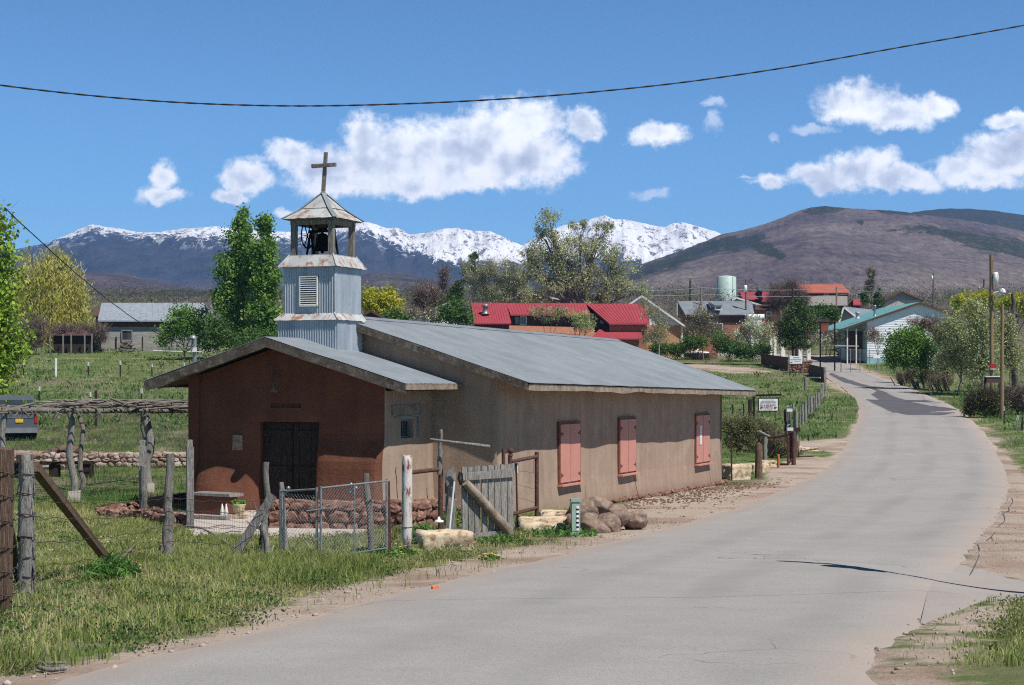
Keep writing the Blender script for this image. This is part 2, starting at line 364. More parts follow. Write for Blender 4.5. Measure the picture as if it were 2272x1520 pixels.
L['brownbud']=leafmat('brown_buds',(.13,.10,.07),(.20,.16,.11),(.27,.22,.14),trans=.1)
L['grass']=leafmat('grass_blades',(.065,.09,.024),(.155,.195,.05),(.37,.34,.165),trans=.35)
L['field']=leafmat('field_grass',(.038,.088,.020),(.075,.142,.034),(.17,.20,.08),trans=.3)
L['weed']=leafmat('weed_leaves',(.025,.065,.015),(.055,.125,.028),(.11,.20,.045),trans=.3)
# ---------------------------------------------------------------- polygons on the ground (roads, dirt)
def gp(pts): return np.array([[*G(u,v)[:2]] for u,v in pts])
def pdist(X,Y,poly,closed=True):
    "signed distance, positive inside"
    n=len(poly); best=np.full(X.shape,1e9); ins=np.zeros(X.shape,bool)
    for i in range(n if closed else n-1):
        x1,y1=poly[i]; x2,y2=poly[(i+1)%n]; dx,dy=x2-x1,y2-y1; l=dx*dx+dy*dy+1e-9
        t=np.clip(((X-x1)*dx+(Y-y1)*dy)/l,0,1)
        best=np.minimum(best,(X-x1-t*dx)**2+(Y-y1-t*dy)**2)
        c=((y1>Y)!=(y2>Y))&(X<(x2-x1)*(Y-y1)/(dy if abs(dy)>1e-9 else 1e-9)+x1); ins^=c
    best=np.sqrt(best); return np.where(ins,best,-best)
RL=np.vstack([[[-4.2,-25],[-3.6,0]],gp([(60,1520),(330,1450),(600,1390),(870,1316),(1090,1262),(1290,1212),(1500,1163),(1640,1120),(1740,1080),(1815,1045),(1855,1010),(1880,970),(1897,935),(1905,905),(1898,885),(1872,862),(1840,842),(1812,822),(1796,808),(1770,800),(1720,795)]),[[15,250],[0,262]]])
RR=np.vstack([[[3.4,-25],[3.0,0]],gp([(1945,1520),(1990,1460),(2035,1410),(2095,1368),(2135,1300),(2160,1250),(2200,1185),(2228,1150),(2245,1110),(2252,1080),(2240,1040),(2215,995),(2175,948),(2140,916),(2100,893),(2040,868),(1985,848),(1935,830),(1900,815),(1868,804),(1835,794),(1790,789),(1720,786)]),[[17,262],[0,276]]])
def resamp(p,n):
    s=np.concatenate([[0],np.cumsum(np.hypot(*np.diff(p,axis=0).T))]); s/=s[-1]
    # smooth
    q=np.linspace(0,1,n); x=np.interp(q,s,p[:,0]); y=np.interp(q,s,p[:,1])
    for _ in range(4):
        x[1:-1]=(x[:-2]+2*x[1:-1]+x[2:])/4; y[1:-1]=(y[:-2]+2*y[1:-1]+y[2:])/4
    return np.stack([x,y],1)
NR=420
EL_,ER_=resamp(RL,NR),resamp(RR,NR)
ROADP=np.vstack([EL_[::3],ER_[::-1][::3]])
SA=np.vstack([gp([(2040,1392),(2085,1372),(2160,1350),(2272,1331)]),[[9.,20.2],[13,18.4]]])
SB=np.vstack([gp([(2080,1240),(2150,1250),(2200,1268),(2272,1288)]),[[10.,23.2],[14,21.3]]])
SIDE=np.vstack([SA,SB[::-1]])
DIRT=[gp([(-200,1600),(-60,1510),(150,1480),(300,1440),(480,1395),(620,1340),(740,1300),(860,1275),(1000,1245),(1130,1215),(1290,1195),(1330,1150),(1400,1110),(1560,1075),(1625,1078),(1680,1072),(1750,1048),(1800,1036),(1860,1000),(1886,960),(1890,940),(2100,940),(2150,1200),(1900,1600)]),
 gp([(2140,905),(2185,945),(2222,985),(2250,1025),(2300,1080),(2420,1140),(2500,1290),(2272,1290),(2150,1262),(2100,1150),(2200,1080),(2120,950)]),
 gp([(2080,1372),(2170,1345),(2272,1322),(2330,1345),(2235,1375),(2160,1410),(2120,1450),(2110,1540),(1900,1540)]),
 gp([(1762,979),(1880,973),(1900,985),(1860,1004),(1770,997)]),gp([(1700,1035),(1790,1012),(1870,1018),(1840,1048),(1700,1062)]),
 gp([(-400,985),(0,996),(120,1000),(230,1004),(413,1002),(700,1000),(700,1024),(413,1024),(250,1013),(100,1013),(0,1016),(-400,1020)]),
 gp([(1250,812),(1530,805),(1570,808),(1640,815),(1720,823),(1700,829),(1600,826),(1540,818),(1250,830)]),
 gp([(1680,797),(1700,786),(1860,786),(1930,822),(2000,845),(1900,880),(1850,862),(1820,845),(1790,815),(1740,803)]),
 gp([(430,1150),(600,1150),(890,1160),(890,1185),(600,1190),(430,1178)])]
DS=[.95,.8,.9,.6,.6,1.1,1.5,1.5,.3]
def dirtf(x,y):
    x=np.asarray(x,float); y=np.asarray(y,float); r=np.zeros(x.shape)
    for p,s in zip(DIRT,DS): r=np.maximum(r,np.clip(.5+pdist(x,y,p)/(2*s),0,1))
    return r
def roadsd(x,y): return np.maximum(pdist(np.asarray(x,float),np.asarray(y,float),ROADP),pdist(np.asarray(x,float),np.asarray(y,float),SIDE))
# ---------------------------------------------------------------- ground
def axis(segs):
    a=[]
    for s,e,st in segs: a+=list(np.arange(s,e,st))
    return np.array(a)
gr=[22.0]
while gr[-1]<3200: gr.append(gr[-1]*1.07+.3)
xs=np.array([-g for g in gr[::-1]]+list(np.arange(-21.6,21.7,.34))+gr)
gy=[112.0]
while gy[-1]<3300: gy.append(gy[-1]*1.035+.3)
ys=np.array(list(np.arange(-60,6,3.))+list(np.arange(6,72,.34))+list(np.arange(72,112,.8))+gy)
X,Y=np.meshgrid(xs,ys); Z=T(X,Y)
near=(Y<330)&(np.abs(X)<90)
rd=np.full(X.shape,-9.); rd[near]=roadsd(X[near],Y[near])
dm=np.zeros(X.shape); dm[near]=dirtf(X[near],Y[near])
bump=np.vectorize(lambda a,b:mnoise.noise(Vector((a*.45,b*.45,0)))*.10+mnoise.noise(Vector((a*1.6,b*1.6,3)))*.05)
nb=(Y<120)&(Y>0)&(np.abs(X)<45)
Z[nb]+=(bump(X[nb],Y[nb])*np.clip(-rd[nb]/1.5,0,1)*(1-.6*dm[nb]))
Z-=np.clip((rd-.25)/.5,0,1)*.16
nx,ny=len(xs),len(ys)
I=np.arange(nx*ny).reshape(ny,nx)
Q=np.stack([I[:-1,:-1],I[:-1,1:],I[1:,1:],I[1:,:-1]],-1).reshape(-1,4)
k=NT('ground'); tc=k.n('ShaderNodeTexCoord').outputs['Object']
dn=k.n('ShaderNodeAttribute',attribute_name='dirt').outputs['Fac']
n_a=k.noise(tc,1.6,6,.65); n_b=k.noise(tc,.12,4,.6); n_c=k.noise(tc,14,5,.7); n_d=k.noise(tc,.5,5,.65)
dmask=k.mapr(k.math('ADD',dn,k.math('MULTIPLY',k.math('SUBTRACT',n_a,.5),.9)),.42,.58)
dirtc=k.mix(k.mapr(n_d,.35,.65),rgb(.44,.365,.31),rgb(.35,.285,.24))
dirtc=k.mix(k.math('MULTIPLY',k.mapr(k.noise(tc,.28,4,.6),.50,.60),.7),dirtc,rgb(.25,.165,.125))
dirtc=k.mix(k.mapr(n_c,.55,.72),dirtc,rgb(.26,.185,.145))
dirtc=k.mix(k.mapr(k.noise(tc,60,2,.8),.66,.74),dirtc,rgb(.50,.42,.37))
grassc=k.mix(k.mapr(n_a,.35,.65),rgb(.085,.125,.038),rgb(.14,.155,.065))
dry=k.mix(k.mapr(n_c,.4,.6),rgb(.34,.30,.21),rgb(.24,.205,.145))
grassc=k.mix(k.math('MULTIPLY',k.mapr(n_d,.50,.62),.75),grassc,dry)
grassc=k.mix(k.math('MULTIPLY',k.mapr(n_b,.48,.62),.45),grassc,rgb(.085,.155,.04))
grassc=k.mix(k.math('MULTIPLY',k.mapr(k.noise(tc,.05,5,.65),.50,.58),.55),grassc,rgb(.20,.155,.13))
gc=k.mix(dmask,grassc,dirtc)
ln_=k.vmath('LENGTH',tc,out=1); farm=k.mapr(ln_,240,420)
gc=k.mix(farm,gc,k.mix(k.mapr(n_b,.4,.6),rgb(.085,.075,.06),rgb(.12,.10,.085)))
fz=k.mapr(n_c,.3,.7,.8,1.15); gc=k.mix(1.0,gc,k.n('ShaderNodeCombineColor',{0:fz,1:fz,2:fz}).outputs[0],'MULTIPLY')
bs=k.n('ShaderNodeBsdfPrincipled',{'Base Color':gc,'Roughness':.97,'Specular IOR Level':.1})
bn=k.n('ShaderNodeBump',{'Strength':.7,'Distance':.05,'Height':k.math('ADD',n_c,k.math('MULTIPLY',k.noise(tc,50,3,.7),.4))}); k.t.links.new(bn.outputs[0],bs.inputs['Normal'])
M['ground']=k.out(bs.outputs[0])
g=npmesh('ground',np.stack([X,Y,Z],-1).reshape(-1,3),Q,M['ground'],smooth_=True,vtone={'dirt':dm.ravel()}); tag(g,kind='structure')
# ---------------------------------------------------------------- road
k=NT('asphalt'); tc=k.n('ShaderNodeTexCoord').outputs['Object']
uvn=k.n('ShaderNodeAttribute',attribute_name='across').outputs['Fac']
s1=k.mix(k.mapr(k.noise(tc,.35,5,.6),.35,.65),rgb(.325,.31,.30),rgb(.295,.28,.272))
grain=k.mapr(k.noise(tc,75,3,.85),.3,.72,.60,1.36); s1=k.mix(1.0,s1,k.n('ShaderNodeCombineColor',{0:grain,1:grain,2:grain}).outputs[0],'MULTIPLY')
s1=k.mix(k.mapr(k.noise(tc,55,2,.6),.68,.74),s1,rgb(.50,.48,.46))
s1=k.mix(k.mapr(k.noise(tc,30,3,.7),.60,.70),s1,rgb(.17,.165,.165))
mot=k.mapr(k.noise(tc,1.1,6,.75),.3,.7,.94,1.06); s1=k.mix(1.0,s1,k.n('ShaderNodeCombineColor',{0:mot,1:mot,2:mot}).outputs[0],'MULTIPLY')
# wheel paths, slightly darker streaks along the lane
wv=k.math('SINE',k.math('MULTIPLY',uvn,25.1)); wp=k.math('MULTIPLY',k.mapr(wv,.1,1),k.mapr(k.noise(tc,.25,3,.5),.35,.6))
s1=k.mix(k.math('MULTIPLY',wp,.36),s1,rgb(.20,.19,.19))
# dust at the edges
ed=k.math('ABSOLUTE',k.math('SUBTRACT',uvn,.5)); edn=k.math('ADD',ed,k.math('MULTIPLY',k.math('SUBTRACT',k.noise(tc,.9,5,.6),.5),.10))
s1=k.mix(k.math('MULTIPLY',k.mapr(edn,.36,.50),.8),s1,rgb(.38,.31,.265))
cr=k.n('ShaderNodeTexVoronoi',{'Vector':k.vmath('ADD',tc,k.vmath('SCALE',k.n('ShaderNodeTexNoise',{'Vector':tc,'Scale':1.2}).outputs['Color'],scale=1.1)),'Scale':.22},feature='DISTANCE_TO_EDGE').outputs[0]
s1=k.mix(k.math('MULTIPLY',k.mapr(cr,.0026,.0010),k.mapr(k.noise(tc,.2,2,.5),.5,.6)),s1,rgb(.12,.11,.11))
bs=k.n('ShaderNodeBsdfPrincipled',{'Base Color':s1,'Roughness':.9,'Specular IOR Level':.2})
bn=k.n('ShaderNodeBump',{'Strength':.35,'Distance':.01,'Height':k.noise(tc,70,3,.7)}); k.t.links.new(bn.outputs[0],bs.inputs['Normal'])
M['asphalt']=k.out(bs.outputs[0])
M['tar']=pm('fresh_dark_asphalt',(.105,.10,.115),(.085,.08,.09),scale=.6,rough=.85,fine=.25,fscale=60)
NA=17; ts=np.linspace(0,1,NA)
en=lambda i,s:.16*mnoise.noise(Vector((i*.21,s,0)))+.10*mnoise.noise(Vector((i*.9,s,5)))
el=EL_.copy(); er=ER_.copy()
dirv=(er-el)/np.linalg.norm(er-el,axis=1)[:,None]
for i in range(NR):
    el[i]+=dirv[i]*en(i,1.3); er[i]+=dirv[i]*en(i,8.1)*1.3
XY=el[:,None,:]*(1-ts)[None,:,None]+er[:,None,:]*ts[None,:,None]
Zr=T(XY[...,0],XY[...,1])+.03; Zr[:,0]-=.05; Zr[:,-1]-=.06
V=np.concatenate([XY,Zr[...,None]],-1).reshape(-1,3)
I=np.arange(NR*NA).reshape(NR,NA); Q=np.stack([I[:-1,:-1],I[:-1,1:],I[1:,1:],I[1:,:-1]],-1).reshape(-1,4)
road=npmesh('road',V,Q,M['asphalt'],smooth_=True,vtone={'across':np.tile(ts,NR)}); tag(road,kind='structure')
def sheet(name,poly,mat,dz,parent=None,step=.4,vt=None,maxn=200):
    "fine grid clipped to a ground polygon, with a ragged edge"
    x0,y0=poly.min(0); x1,y1=poly.max(0); step=max(step,(x1-x0)/maxn,(y1-y0)/maxn)
    gx=np.arange(x0-step,x1+step,step); gy_=np.arange(y0-step,y1+step,step)
    X,Y=np.meshgrid(gx,gy_); sd=pdist(X,Y,poly)
    # snap vertices just outside on to the edge
    I=np.arange(X.size).reshape(X.shape); qs=np.stack([I[:-1,:-1],I[:-1,1:],I[1:,1:],I[1:,:-1]],-1).reshape(-1,4)
    keep=(sd.ravel()[qs]>-.12*step).sum(1)>=4; qs=qs[keep]
    us=np.unique(qs); mp=-np.ones(X.size,int); mp[us]=np.arange(len(us))
    V=np.stack([X.ravel()[us],Y.ravel()[us],T(X.ravel()[us],Y.ravel()[us])+dz],-1)
    o=npmesh(name,V,mp[qs],mat,parent,smooth_=True,vtone={'across':np.full(len(us),.5)}); return o
qa,qb=resamp(SA,60),resamp(SB,60); t9=np.linspace(0,1,10)
XY=qa[:,None,:]*(1-t9)[None,:,None]+qb[:,None,:]*t9[None,:,None]
for i in range(60):
    XY[i,0,1]+=.12*mnoise.noise(Vector((i*.5,2,0))); XY[i,-1,1]+=.12*mnoise.noise(Vector((i*.5,7,0)))
Zr=T(XY[...,0],XY[...,1])+.022; Zr[:,0]-=.03; Zr[:,-1]-=.03
I=np.arange(600).reshape(60,10); Q=np.stack([I[:-1,:-1],I[:-1,1:],I[1:,1:],I[1:,:-1]],-1).reshape(-1,4)
sr=npmesh('side_road',np.concatenate([XY,Zr[...,None]],-1).reshape(-1,3),Q,M['asphalt'],smooth_=True,vtone={'across':np.tile(np.where(t9<.5,.085,.915),60)}); tag(sr,kind='structure')
TAR=[[(1838,832),(1868,848),(1905,858),(1945,868),(1930,876),(1948,888),(1916,886),(1935,896),(1975,915),(2010,922),(2095,923),(2125,916),(2060,916),(2130,910),(2100,905),(2060,900),(2020,893),(2080,893),(2060,889),(2010,888),(1985,880),(1970,872),(1945,862),(1990,862),(1930,857),(1895,846),(1865,836),(1842,826)]]
for t_ in TAR:
    o=sheet('tar_patch',gp(t_),M['tar'],.036,parent=road,step=.15,maxn=330)
m_=MB(); rr=random.Random(3)
for (y0,y1) in ((25.5,33),(33.4,37),(38,52),(13.5,16.6)):
    pts=[(x,y) for x,y in ER_ if y0<y<y1]; pts=pts[::2]; L1=[];L2=[]
    for i,(x,y) in enumerate(pts):
        o_=.10*mnoise.noise(Vector((i*.35,1,0)))+.12*mnoise.noise(Vector((i*1.1,4,0))); w=.008+.03*abs(mnoise.noise(Vector((i*.5,9,0)))); z=float(T(x,y))
        L1.append((x+o_-w,y,z+.014)); L2.append((x+o_+w,y,z+.008))
    n=len(L1)
    if n>2: m_.add(L1+L2,[(i,i+1,n+i+1,n+i) for i in range(n-1)])
m_.build('broken_edge',pm('broken_asphalt_edge',(.13,.12,.115),(.07,.065,.065),scale=5,rough=.95,bump=.5),road)
# ---------------------------------------------------------------- mountains
def pip(u,v,poly): return pdist(u,v,np.array(poly,float))
def fbm(a,b,sc,seed=0,octv=5,ridge=False):
    r=0; am=1; s=0
    for i in range(octv):
        n=mnoise.noise(Vector((a*sc,b*sc,seed+i*7.3)))
        if ridge: n=1-2*abs(n)
        r+=n*am; s+=am; am*=.52; sc*=2.05
    return r/s
def ridge(name,crest,dc,db,zb,du,rows,mat,amp,nsc,attrs=None,pw=1.15,seed=0,kind='structure',crestn=.0):
    cu=np.array([c[0] for c in crest],float); cv=np.array([c[1] for c in crest],float)
    us=np.arange(cu[0],cu[-1]+.1,du); n=len(us); tt=np.concatenate([np.linspace(0,1,rows),[1.04,1.09,1.14]])
    V=np.zeros((len(tt),n,3)); uv=np.zeros((len(tt),n,2))
    cvs=np.interp(us,cu,cv)
    for i,t in enumerate(tt):
        d=db+(dc-db)*t
        for j,u in enumerate(us):
            zc_=ZC+(HY-(cvs[j]+crestn*mnoise.noise(Vector((u*.03,seed,0)))+crestn*.5*mnoise.noise(Vector((u*.11,seed,0)))))/F*dc
            h=zb+(zc_-zb)*(t**pw if t<=1 else 1-(t-1)*1.2)
            e=min(t*3,1)*(1-.92*min(max((t-.75)/.25,0),1)) if t<=1 else .1
            x=(u-CX)/F*d
            w=amp*e*fbm(x+seed*100,d*.6,nsc,seed,5,True)
            V[i,j]=(x,d,h+w)
    el_=(V[...,2]-ZC)/V[...,1]; tg=(HY-cvs-crestn*np.array([mnoise.noise(Vector((u*.03,seed,0)))+.5*mnoise.noise(Vector((u*.11,seed,0))) for u in us])*0)/F
    f_=tg/np.maximum(el_.max(0),1e-4); V[...,2]=ZC+(V[...,2]-ZC)*f_[None]
    V[...,2]+=crestn*dc/F*.8*np.array([mnoise.noise(Vector((u*.05,seed,0)))+.5*mnoise.noise(Vector((u*.17,seed,0))) for u in us])[None]*np.clip(tt,0,1)[:,None]
    uv=np.stack([CX+V[...,0]/V[...,1]*F,HY-(V[...,2]-ZC)/V[...,1]*F],-1)
    I=np.arange(len(tt)*n).reshape(len(tt),n); Q=np.stack([I[:-1,:-1],I[:-1,1:],I[1:,1:],I[1:,:-1]],-1).reshape(-1,4)
    vt={k_:f(uv[...,0].ravel(),uv[...,1].ravel()) for k_,f in (attrs or {}).items()}
    o=npmesh(name,V.reshape(-1,3),Q,mat,smooth_=True,vtone=vt); tag(o,kind=kind); return o
# snowy range
SL=np.array([(-200,560),(0,548),(150,528),(200,506),(240,516),(290,521),(330,528),(400,522),(450,524),(500,528),(560,532),(620,533),(700,530),(760,522),(793,512),(850,528),(900,548),(940,565),(980,583),(1050,587),(1165,582),(1200,560),(1260,572),(1400,575),(1440,582),(1500,560),(1560,545),(1620,535),(1800,540)],float)
def snowf(u,v): return np.clip(.5+(np.interp(u,SL[:,0],SL[:,1])-v)/26.,-1,2)
def lowf(u,v): return np.clip(.5+(v-np.interp(u,[-200,150,400,600,800,950,1200],[610,603,635,625,592,612,640]))/26,0,1)
k=NT('snowy_mountain'); tc=k.n('ShaderNodeTexCoord').outputs['Object']
sn=k.n('ShaderNodeAttribute',attribute_name='snow').outputs['Fac']; lo=k.n('ShaderNodeAttribute',attribute_name='low').outputs['Fac']
mpn=k.n('ShaderNodeMapping',{'Vector':tc,'Scale':(1,.25,1.0),'Rotation':(0,.5,0)}).outputs[0]
na=k.noise(mpn,.011,8,.68); nb_=k.noise(k.n('ShaderNodeMapping',{'Vector':tc,'Scale':(1,.3,.22),'Rotation':(0,.35,0)}).outputs[0],.05,7,.8); nc=k.noise(tc,.0022,4,.5)
rockm=k.math('ADD',k.math('MULTIPLY',k.math('SUBTRACT',na,.5),1.1),k.math('MULTIPLY',k.math('SUBTRACT',nb_,.5),3.0))
s_=k.math('ADD',k.math('MINIMUM',sn,.82),k.math('MULTIPLY',rockm,1.35))
above=k.mapr(sn,.62,1.0)
smask=k.mapr(s_,.54,.66)
rock=k.mix(k.mapr(na,.4,.6),rgb(.20,.185,.20),rgb(.10,.105,.13))
forest=k.mix(k.mapr(k.noise(mpn,.02,6,.7),.35,.65),rgb(.014,.026,.036),rgb(.048,.056,.066))
brown=k.mix(k.mapr(nb_,.4,.6),rgb(.13,.10,.09),rgb(.06,.055,.05))
base=k.mix(k.math('MULTIPLY',lo,k.mapr(nc,.3,.6)),forest,brown)
base=k.mix(above,base,rock)
# scattered snow between the trees lower down
spk=k.math('MULTIPLY',k.mapr(k.noise(k.n('ShaderNodeMapping',{'Vector':tc,'Scale':(1,.3,.35)}).outputs[0],.035,5,.75),.54,.62),k.math('MULTIPLY',k.mapr(nc,.40,.54),k.mapr(sn,-1.0,.2)))
base=k.mix(k.math('MULTIPLY',spk,.85),base,rgb(.75,.77,.8))
cl=k.mix(smask,base,rgb(.80,.82,.86))
bs=k.n('ShaderNodeBsdfPrincipled',{'Base Color':cl,'Roughness':.9,'Specular IOR Level':.1})
bn=k.n('ShaderNodeBump',{'Strength':.9,'Distance':22,'Height':k.noise(mpn,.012,7,.65)}); k.t.links.new(bn.outputs[0],bs.inputs['Normal'])
M['snowmtn']=k.out(bs.outputs[0])
CR=[(-400,600),(-100,570),(40,552),(100,540),(150,521),(178,507),(205,497),(232,503),(262,506),(300,514),(345,516),(390,508),(430,506),(480,502),(540,510),(600,513),(660,514),(700,513),(750,507),(785,498),(812,492),(835,498),(860,507),(880,505),(910,520),(945,517),(980,508),(1015,506),(1050,512),(1085,513),(1110,522),(1135,535),(1158,545),(1180,532),(1210,514),(1250,500),(1290,494),(1318,484),(1345,477),(1362,487),(1390,487),(1425,495),(1450,500),(1475,504),(1492,496),(1515,493),(1540,500),(1570,508),(1600,519),(1650,535),(1750,560),(1900,600)]
ridge('snowy_mountains',CR,6500,3000,60,3,70,M['snowmtn'],130,.0016,{'snow':snowf,'low':lowf},pw=1.05,seed=3,crestn=2.2)
# burnt purple-brown hill
def hillmat(name,ca,cb,pine,streak=True):
    k=NT(name); tc=k.n('ShaderNodeTexCoord').outputs['Object']
    mp=k.n('ShaderNodeMapping',{'Vector':tc,'Scale':(1,.35,.25)}).outputs[0]
    n1=k.noise(mp,.16,4,.8); n2=k.noise(tc,.006,5,.6); n3=k.noise(k.n('ShaderNodeMapping',{'Vector':tc,'Scale':(1,.5,2.5)}).outputs[0],.012,5,.6)
    c=k.mix(k.mapr(n2,.38,.62),rgb(*ca),rgb(*cb))
    c=k.mix(k.math('MULTIPLY',k.mapr(n3,.54,.62),.35),c,rgb(.17,.15,.125))
    g=k.mapr(n1,.30,.70,.55,1.5); c=k.mix(1.0,c,k.n('ShaderNodeCombineColor',{0:g,1:g,2:g}).outputs[0],'MULTIPLY')
    pn=k.n('ShaderNodeAttribute',attribute_name='pine').outputs['Fac']
    pmn=k.math('MULTIPLY',k.mapr(n1,.38,.52,.35,1),1.0); pmn=k.math('MULTIPLY',pmn,k.mapr(k.math('ADD',pn,k.math('MULTIPLY',k.math('SUBTRACT',k.noise(mp,.06,7,.8),.5),2.3)),.46,.70))
    c=k.mix(pmn,c,k.mix(k.mapr(n1,.4,.6),rgb(*pine),rgb(pine[0]*2.2,pine[1]*1.9,pine[2]*1.6)))
    bs=k.n('ShaderNodeBsdfPrincipled',{'Base Color':c,'Roughness':.95,'Specular IOR Level':.05})
    bn=k.n('ShaderNodeBump',{'Strength':.3,'Distance':5,'Height':n1}); k.t.links.new(bn.outputs[0],bs.inputs['Normal'])
    return k.out(bs.outputs[0])
M['hill']=hillmat('bare_aspen_hill',(.150,.125,.120),(.072,.061,.074),(.014,.024,.018))
M['lowhill']=hillmat('bare_low_hill',(.085,.068,.075),(.045,.045,.055),(.014,.024,.020))
PINES=[([(1250,660),(1380,600),(1500,560),(1600,519),(1640,524),(1700,515),(1700,540),(1640,562),(1600,560),(1560,575),(1500,597),(1420,622),(1300,655)],16),
 ([(1655,545),(1705,537),(1745,562),(1735,578),(1690,566)],8),([(1770,466),(1830,450),(1880,462),(1855,476),(1800,478)],7),([(1915,462),(2030,468),(2060,482),(1960,476)],5),
 ([(2050,495),(2272,530),(2400,560),(2272,578),(2180,560),(2100,530),(1990,505)],12),([(1893,488),(1922,486),(1912,502)],5),([(1960,505),(2030,510),(2020,522),(1965,517)],6),([(1290,640),(1420,640),(1560,655),(1300,665)],10)]
def pinef(u,v):
    r=np.full(u.shape,.02)
    for p,s in PINES: r=np.maximum(r,np.clip(.46+pip(u,v,p)/(s*2.0),-.2,1))
    return r
ridge('bare_hill',[(1180,690),(1250,662),(1310,630),(1380,600),(1440,580),(1500,560),(1560,537),(1600,520),(1650,510),(1700,496),(1740,481),(1770,468),(1800,460),(1830,457),(1870,461),(1930,465),(1990,468),(2060,478),(2150,490),(2272,512),(2400,530),(2600,560)],2600,1150,45,4,60,M['hill'],26,.0026,{'pine':pinef},pw=.95,seed=11,crestn=1.6)
ridge('far_pine_hill',[(1900,520),(1970,485),(2030,470),(2090,463),(2150,463),(2200,467),(2272,477),(2400,500),(2600,520)],3300,2300,100,6,24,M['hill'],30,.003,{'pine':lambda u,v:np.full(u.shape,1.6)},pw=.9,seed=5,crestn=1.5)
ridge('bare_low_hill',[(-300,600),(-50,598),(100,600),(200,604),(270,606),(320,618),(400,636),(470,648),(560,648),(650,640),(760,618),(820,606),(880,606),(930,614),(1000,630),(1080,645),(1200,655),(1350,668)],2300,1250,50,6,24,M['lowhill'],14,.004,{'pine':lambda u,v:np.clip(.48+.1*np.sin(v*.25+u*.01),0,1)*.85},pw=.8,seed=21,crestn=2)
ridge('wooded_low_hill',[(120,700),(200,684),(260,662),(300,650),(340,645),(400,642),(450,646),(520,652),(620,658),(760,655),(850,655),(920,660),(1050,672),(1200,680)],1300,900,42,6,16,M['lowhill'],7,.008,{'pine':lambda u,v:np.full(u.shape,.9)},pw=.8,seed=31,crestn=3)
# ---------------------------------------------------------------- haze
hb=MB(); hb.box((200,3350,310),8000,7500,800)
k=NT('haze_air'); pvn=k.n('ShaderNodeVolumePrincipled',{'Color':(.27,.47,1,1),'Density':HAZE,'Anisotropy':.1})
k.n('ShaderNodeOutputMaterial',{'Volume':pvn.outputs[0]})
if HAZE>0:
    hz=hb.build('haze',k.m); tag(hz,kind='stuff')
# ---------------------------------------------------------------- chapel
N0=Vector((-.315,41.76,0))
def C(w,s,z): q=N0+WV*w+SV*s; return Vector((q.x,q.y,z))
UP=Vector((0,0,1))
chapel=thing('chapel','long low adobe chapel with tin roofs, pink shutters and a tin-clad bell tower','chapel',C(-4.3,0,0))
PW0,PW1=-7.125,-1.755; PS=-2.61       # porch left, right, front
def lump(a,b,k,seed): return k*mnoise.noise(Vector((a*.7,b*.7,seed)))
# front wall of the porch as a bulging adobe sheet with door and niche
def smooth_s(x): x=min(max(x,0),1); return x*x*(3-2*x)
def pf(t,z):   # offset of the front face (towards the viewer) at distance t from right corner
    o=-.05*t                                   # left side set slightly back
    o+=.16*math.exp(-((z-.1)/.75)**2)
    o+=.10*math.exp(-((t-4.5)/.8)**2)*math.exp(-((z-.5)/.8)**2)
    o-=.05*math.exp(-(t/.12)**2)+.14*math.exp(-((t-5.37)/.16)**2)
    o+=.26*smooth_s((t+.2)/.4)*smooth_s((1.98-t)/.3)*smooth_s((2.15-z)/.8)+.20*math.exp(-((t-4.5)/.7)**2)*smooth_s((1.5-z)/.9)
    for e in (1.82,3.46):
        if z<2.5: o-=.10*math.exp(-((t-e)/.13)**2)
    return o+lump(t,z,.035,1)
rk=1.077/3.67
def ptop(t): return ZC+1.077-.20-abs(t-2.853)*.30
ts_=[0,.03,.08,.15,.25]+list(np.arange(.4,1.7,.16))+[1.7,1.82,2.05,2.268,2.5,2.75,2.95,3.106,3.3,3.46,3.6,3.75]+list(np.arange(3.9,5.1,.16))+[5.12,5.2,5.27,5.33,5.37]
zs_=list(np.arange(-.6,2.2,.16))+[2.28,2.376,2.5,2.6,2.715,2.82,2.95,3.1]
mb=MB()
def pcorner(z):
    g_=.10*math.exp(-((z-.05)/.65)**2); return C(PW1-.035+g_,PS+.035-g_-.13*smooth_s((2.15-z)/.8),z if z<3.1 else ptop(0))
def pp(t,z): 
    if t==0: return pcorner(z)
    zz=z if z<3.1 else ptop(t); 
    return C(PW1-t,PS-pf(t,min(z,3.0)),zz)
for i in range(len(ts_)-1):
    for j in range(len(zs_)):
        t0,t1=ts_[i],ts_[i+1]; z0=zs_[j]; z1=zs_[j+1] if j+1<len(zs_) else 9
        tm=(t0+t1)/2; zm=(z0+min(z1,3.5))/2
        if 1.82<tm<3.46 and zm<2.376: continue
        if 2.268<tm<3.106 and 2.715<zm<2.82: continue
        mb.add([pp(t0,z0),pp(t1,z0),pp(t1,z1),pp(t0,z1)],[(0,1,2,3)],True)
# reveals
def rev(t0,z0,t1,z1,dep):
    a,b=pp(t0,z0),pp(t1,z1); mb.add([a,b,b+SV*dep,a+SV*dep],[(0,1,2,3)])
zd=[z for z in zs_ if z<=2.376]
for t in (1.82,3.46):
    for z0,z1 in zip(zd[:-1],zd[1:]): rev(t,z0,t,z1,.55)
td=[t for t in ts_ if 1.82<=t<=3.46]
for t0,t1 in zip(td[:-1],td[1:]): rev(t0,2.376,t1,2.376,.55)
for z in (2.715,2.82):
    for t0,t1 in [(a,b) for a,b in zip(ts_[:-1],ts_[1:]) if 2.268<=a and b<=3.106]: rev(t0,z,t1,z,.2)
rev(2.268,2.715,2.268,2.82,.2); rev(3.106,2.715,3.106,2.82,.2)
mb.add([C(PW1-2.2,PS+.2,2.65),C(PW1-3.2,PS+.2,2.65),C(PW1-3.2,PS+.2,2.9),C(PW1-2.2,PS+.2,2.9)],[(0,1,2,3)])
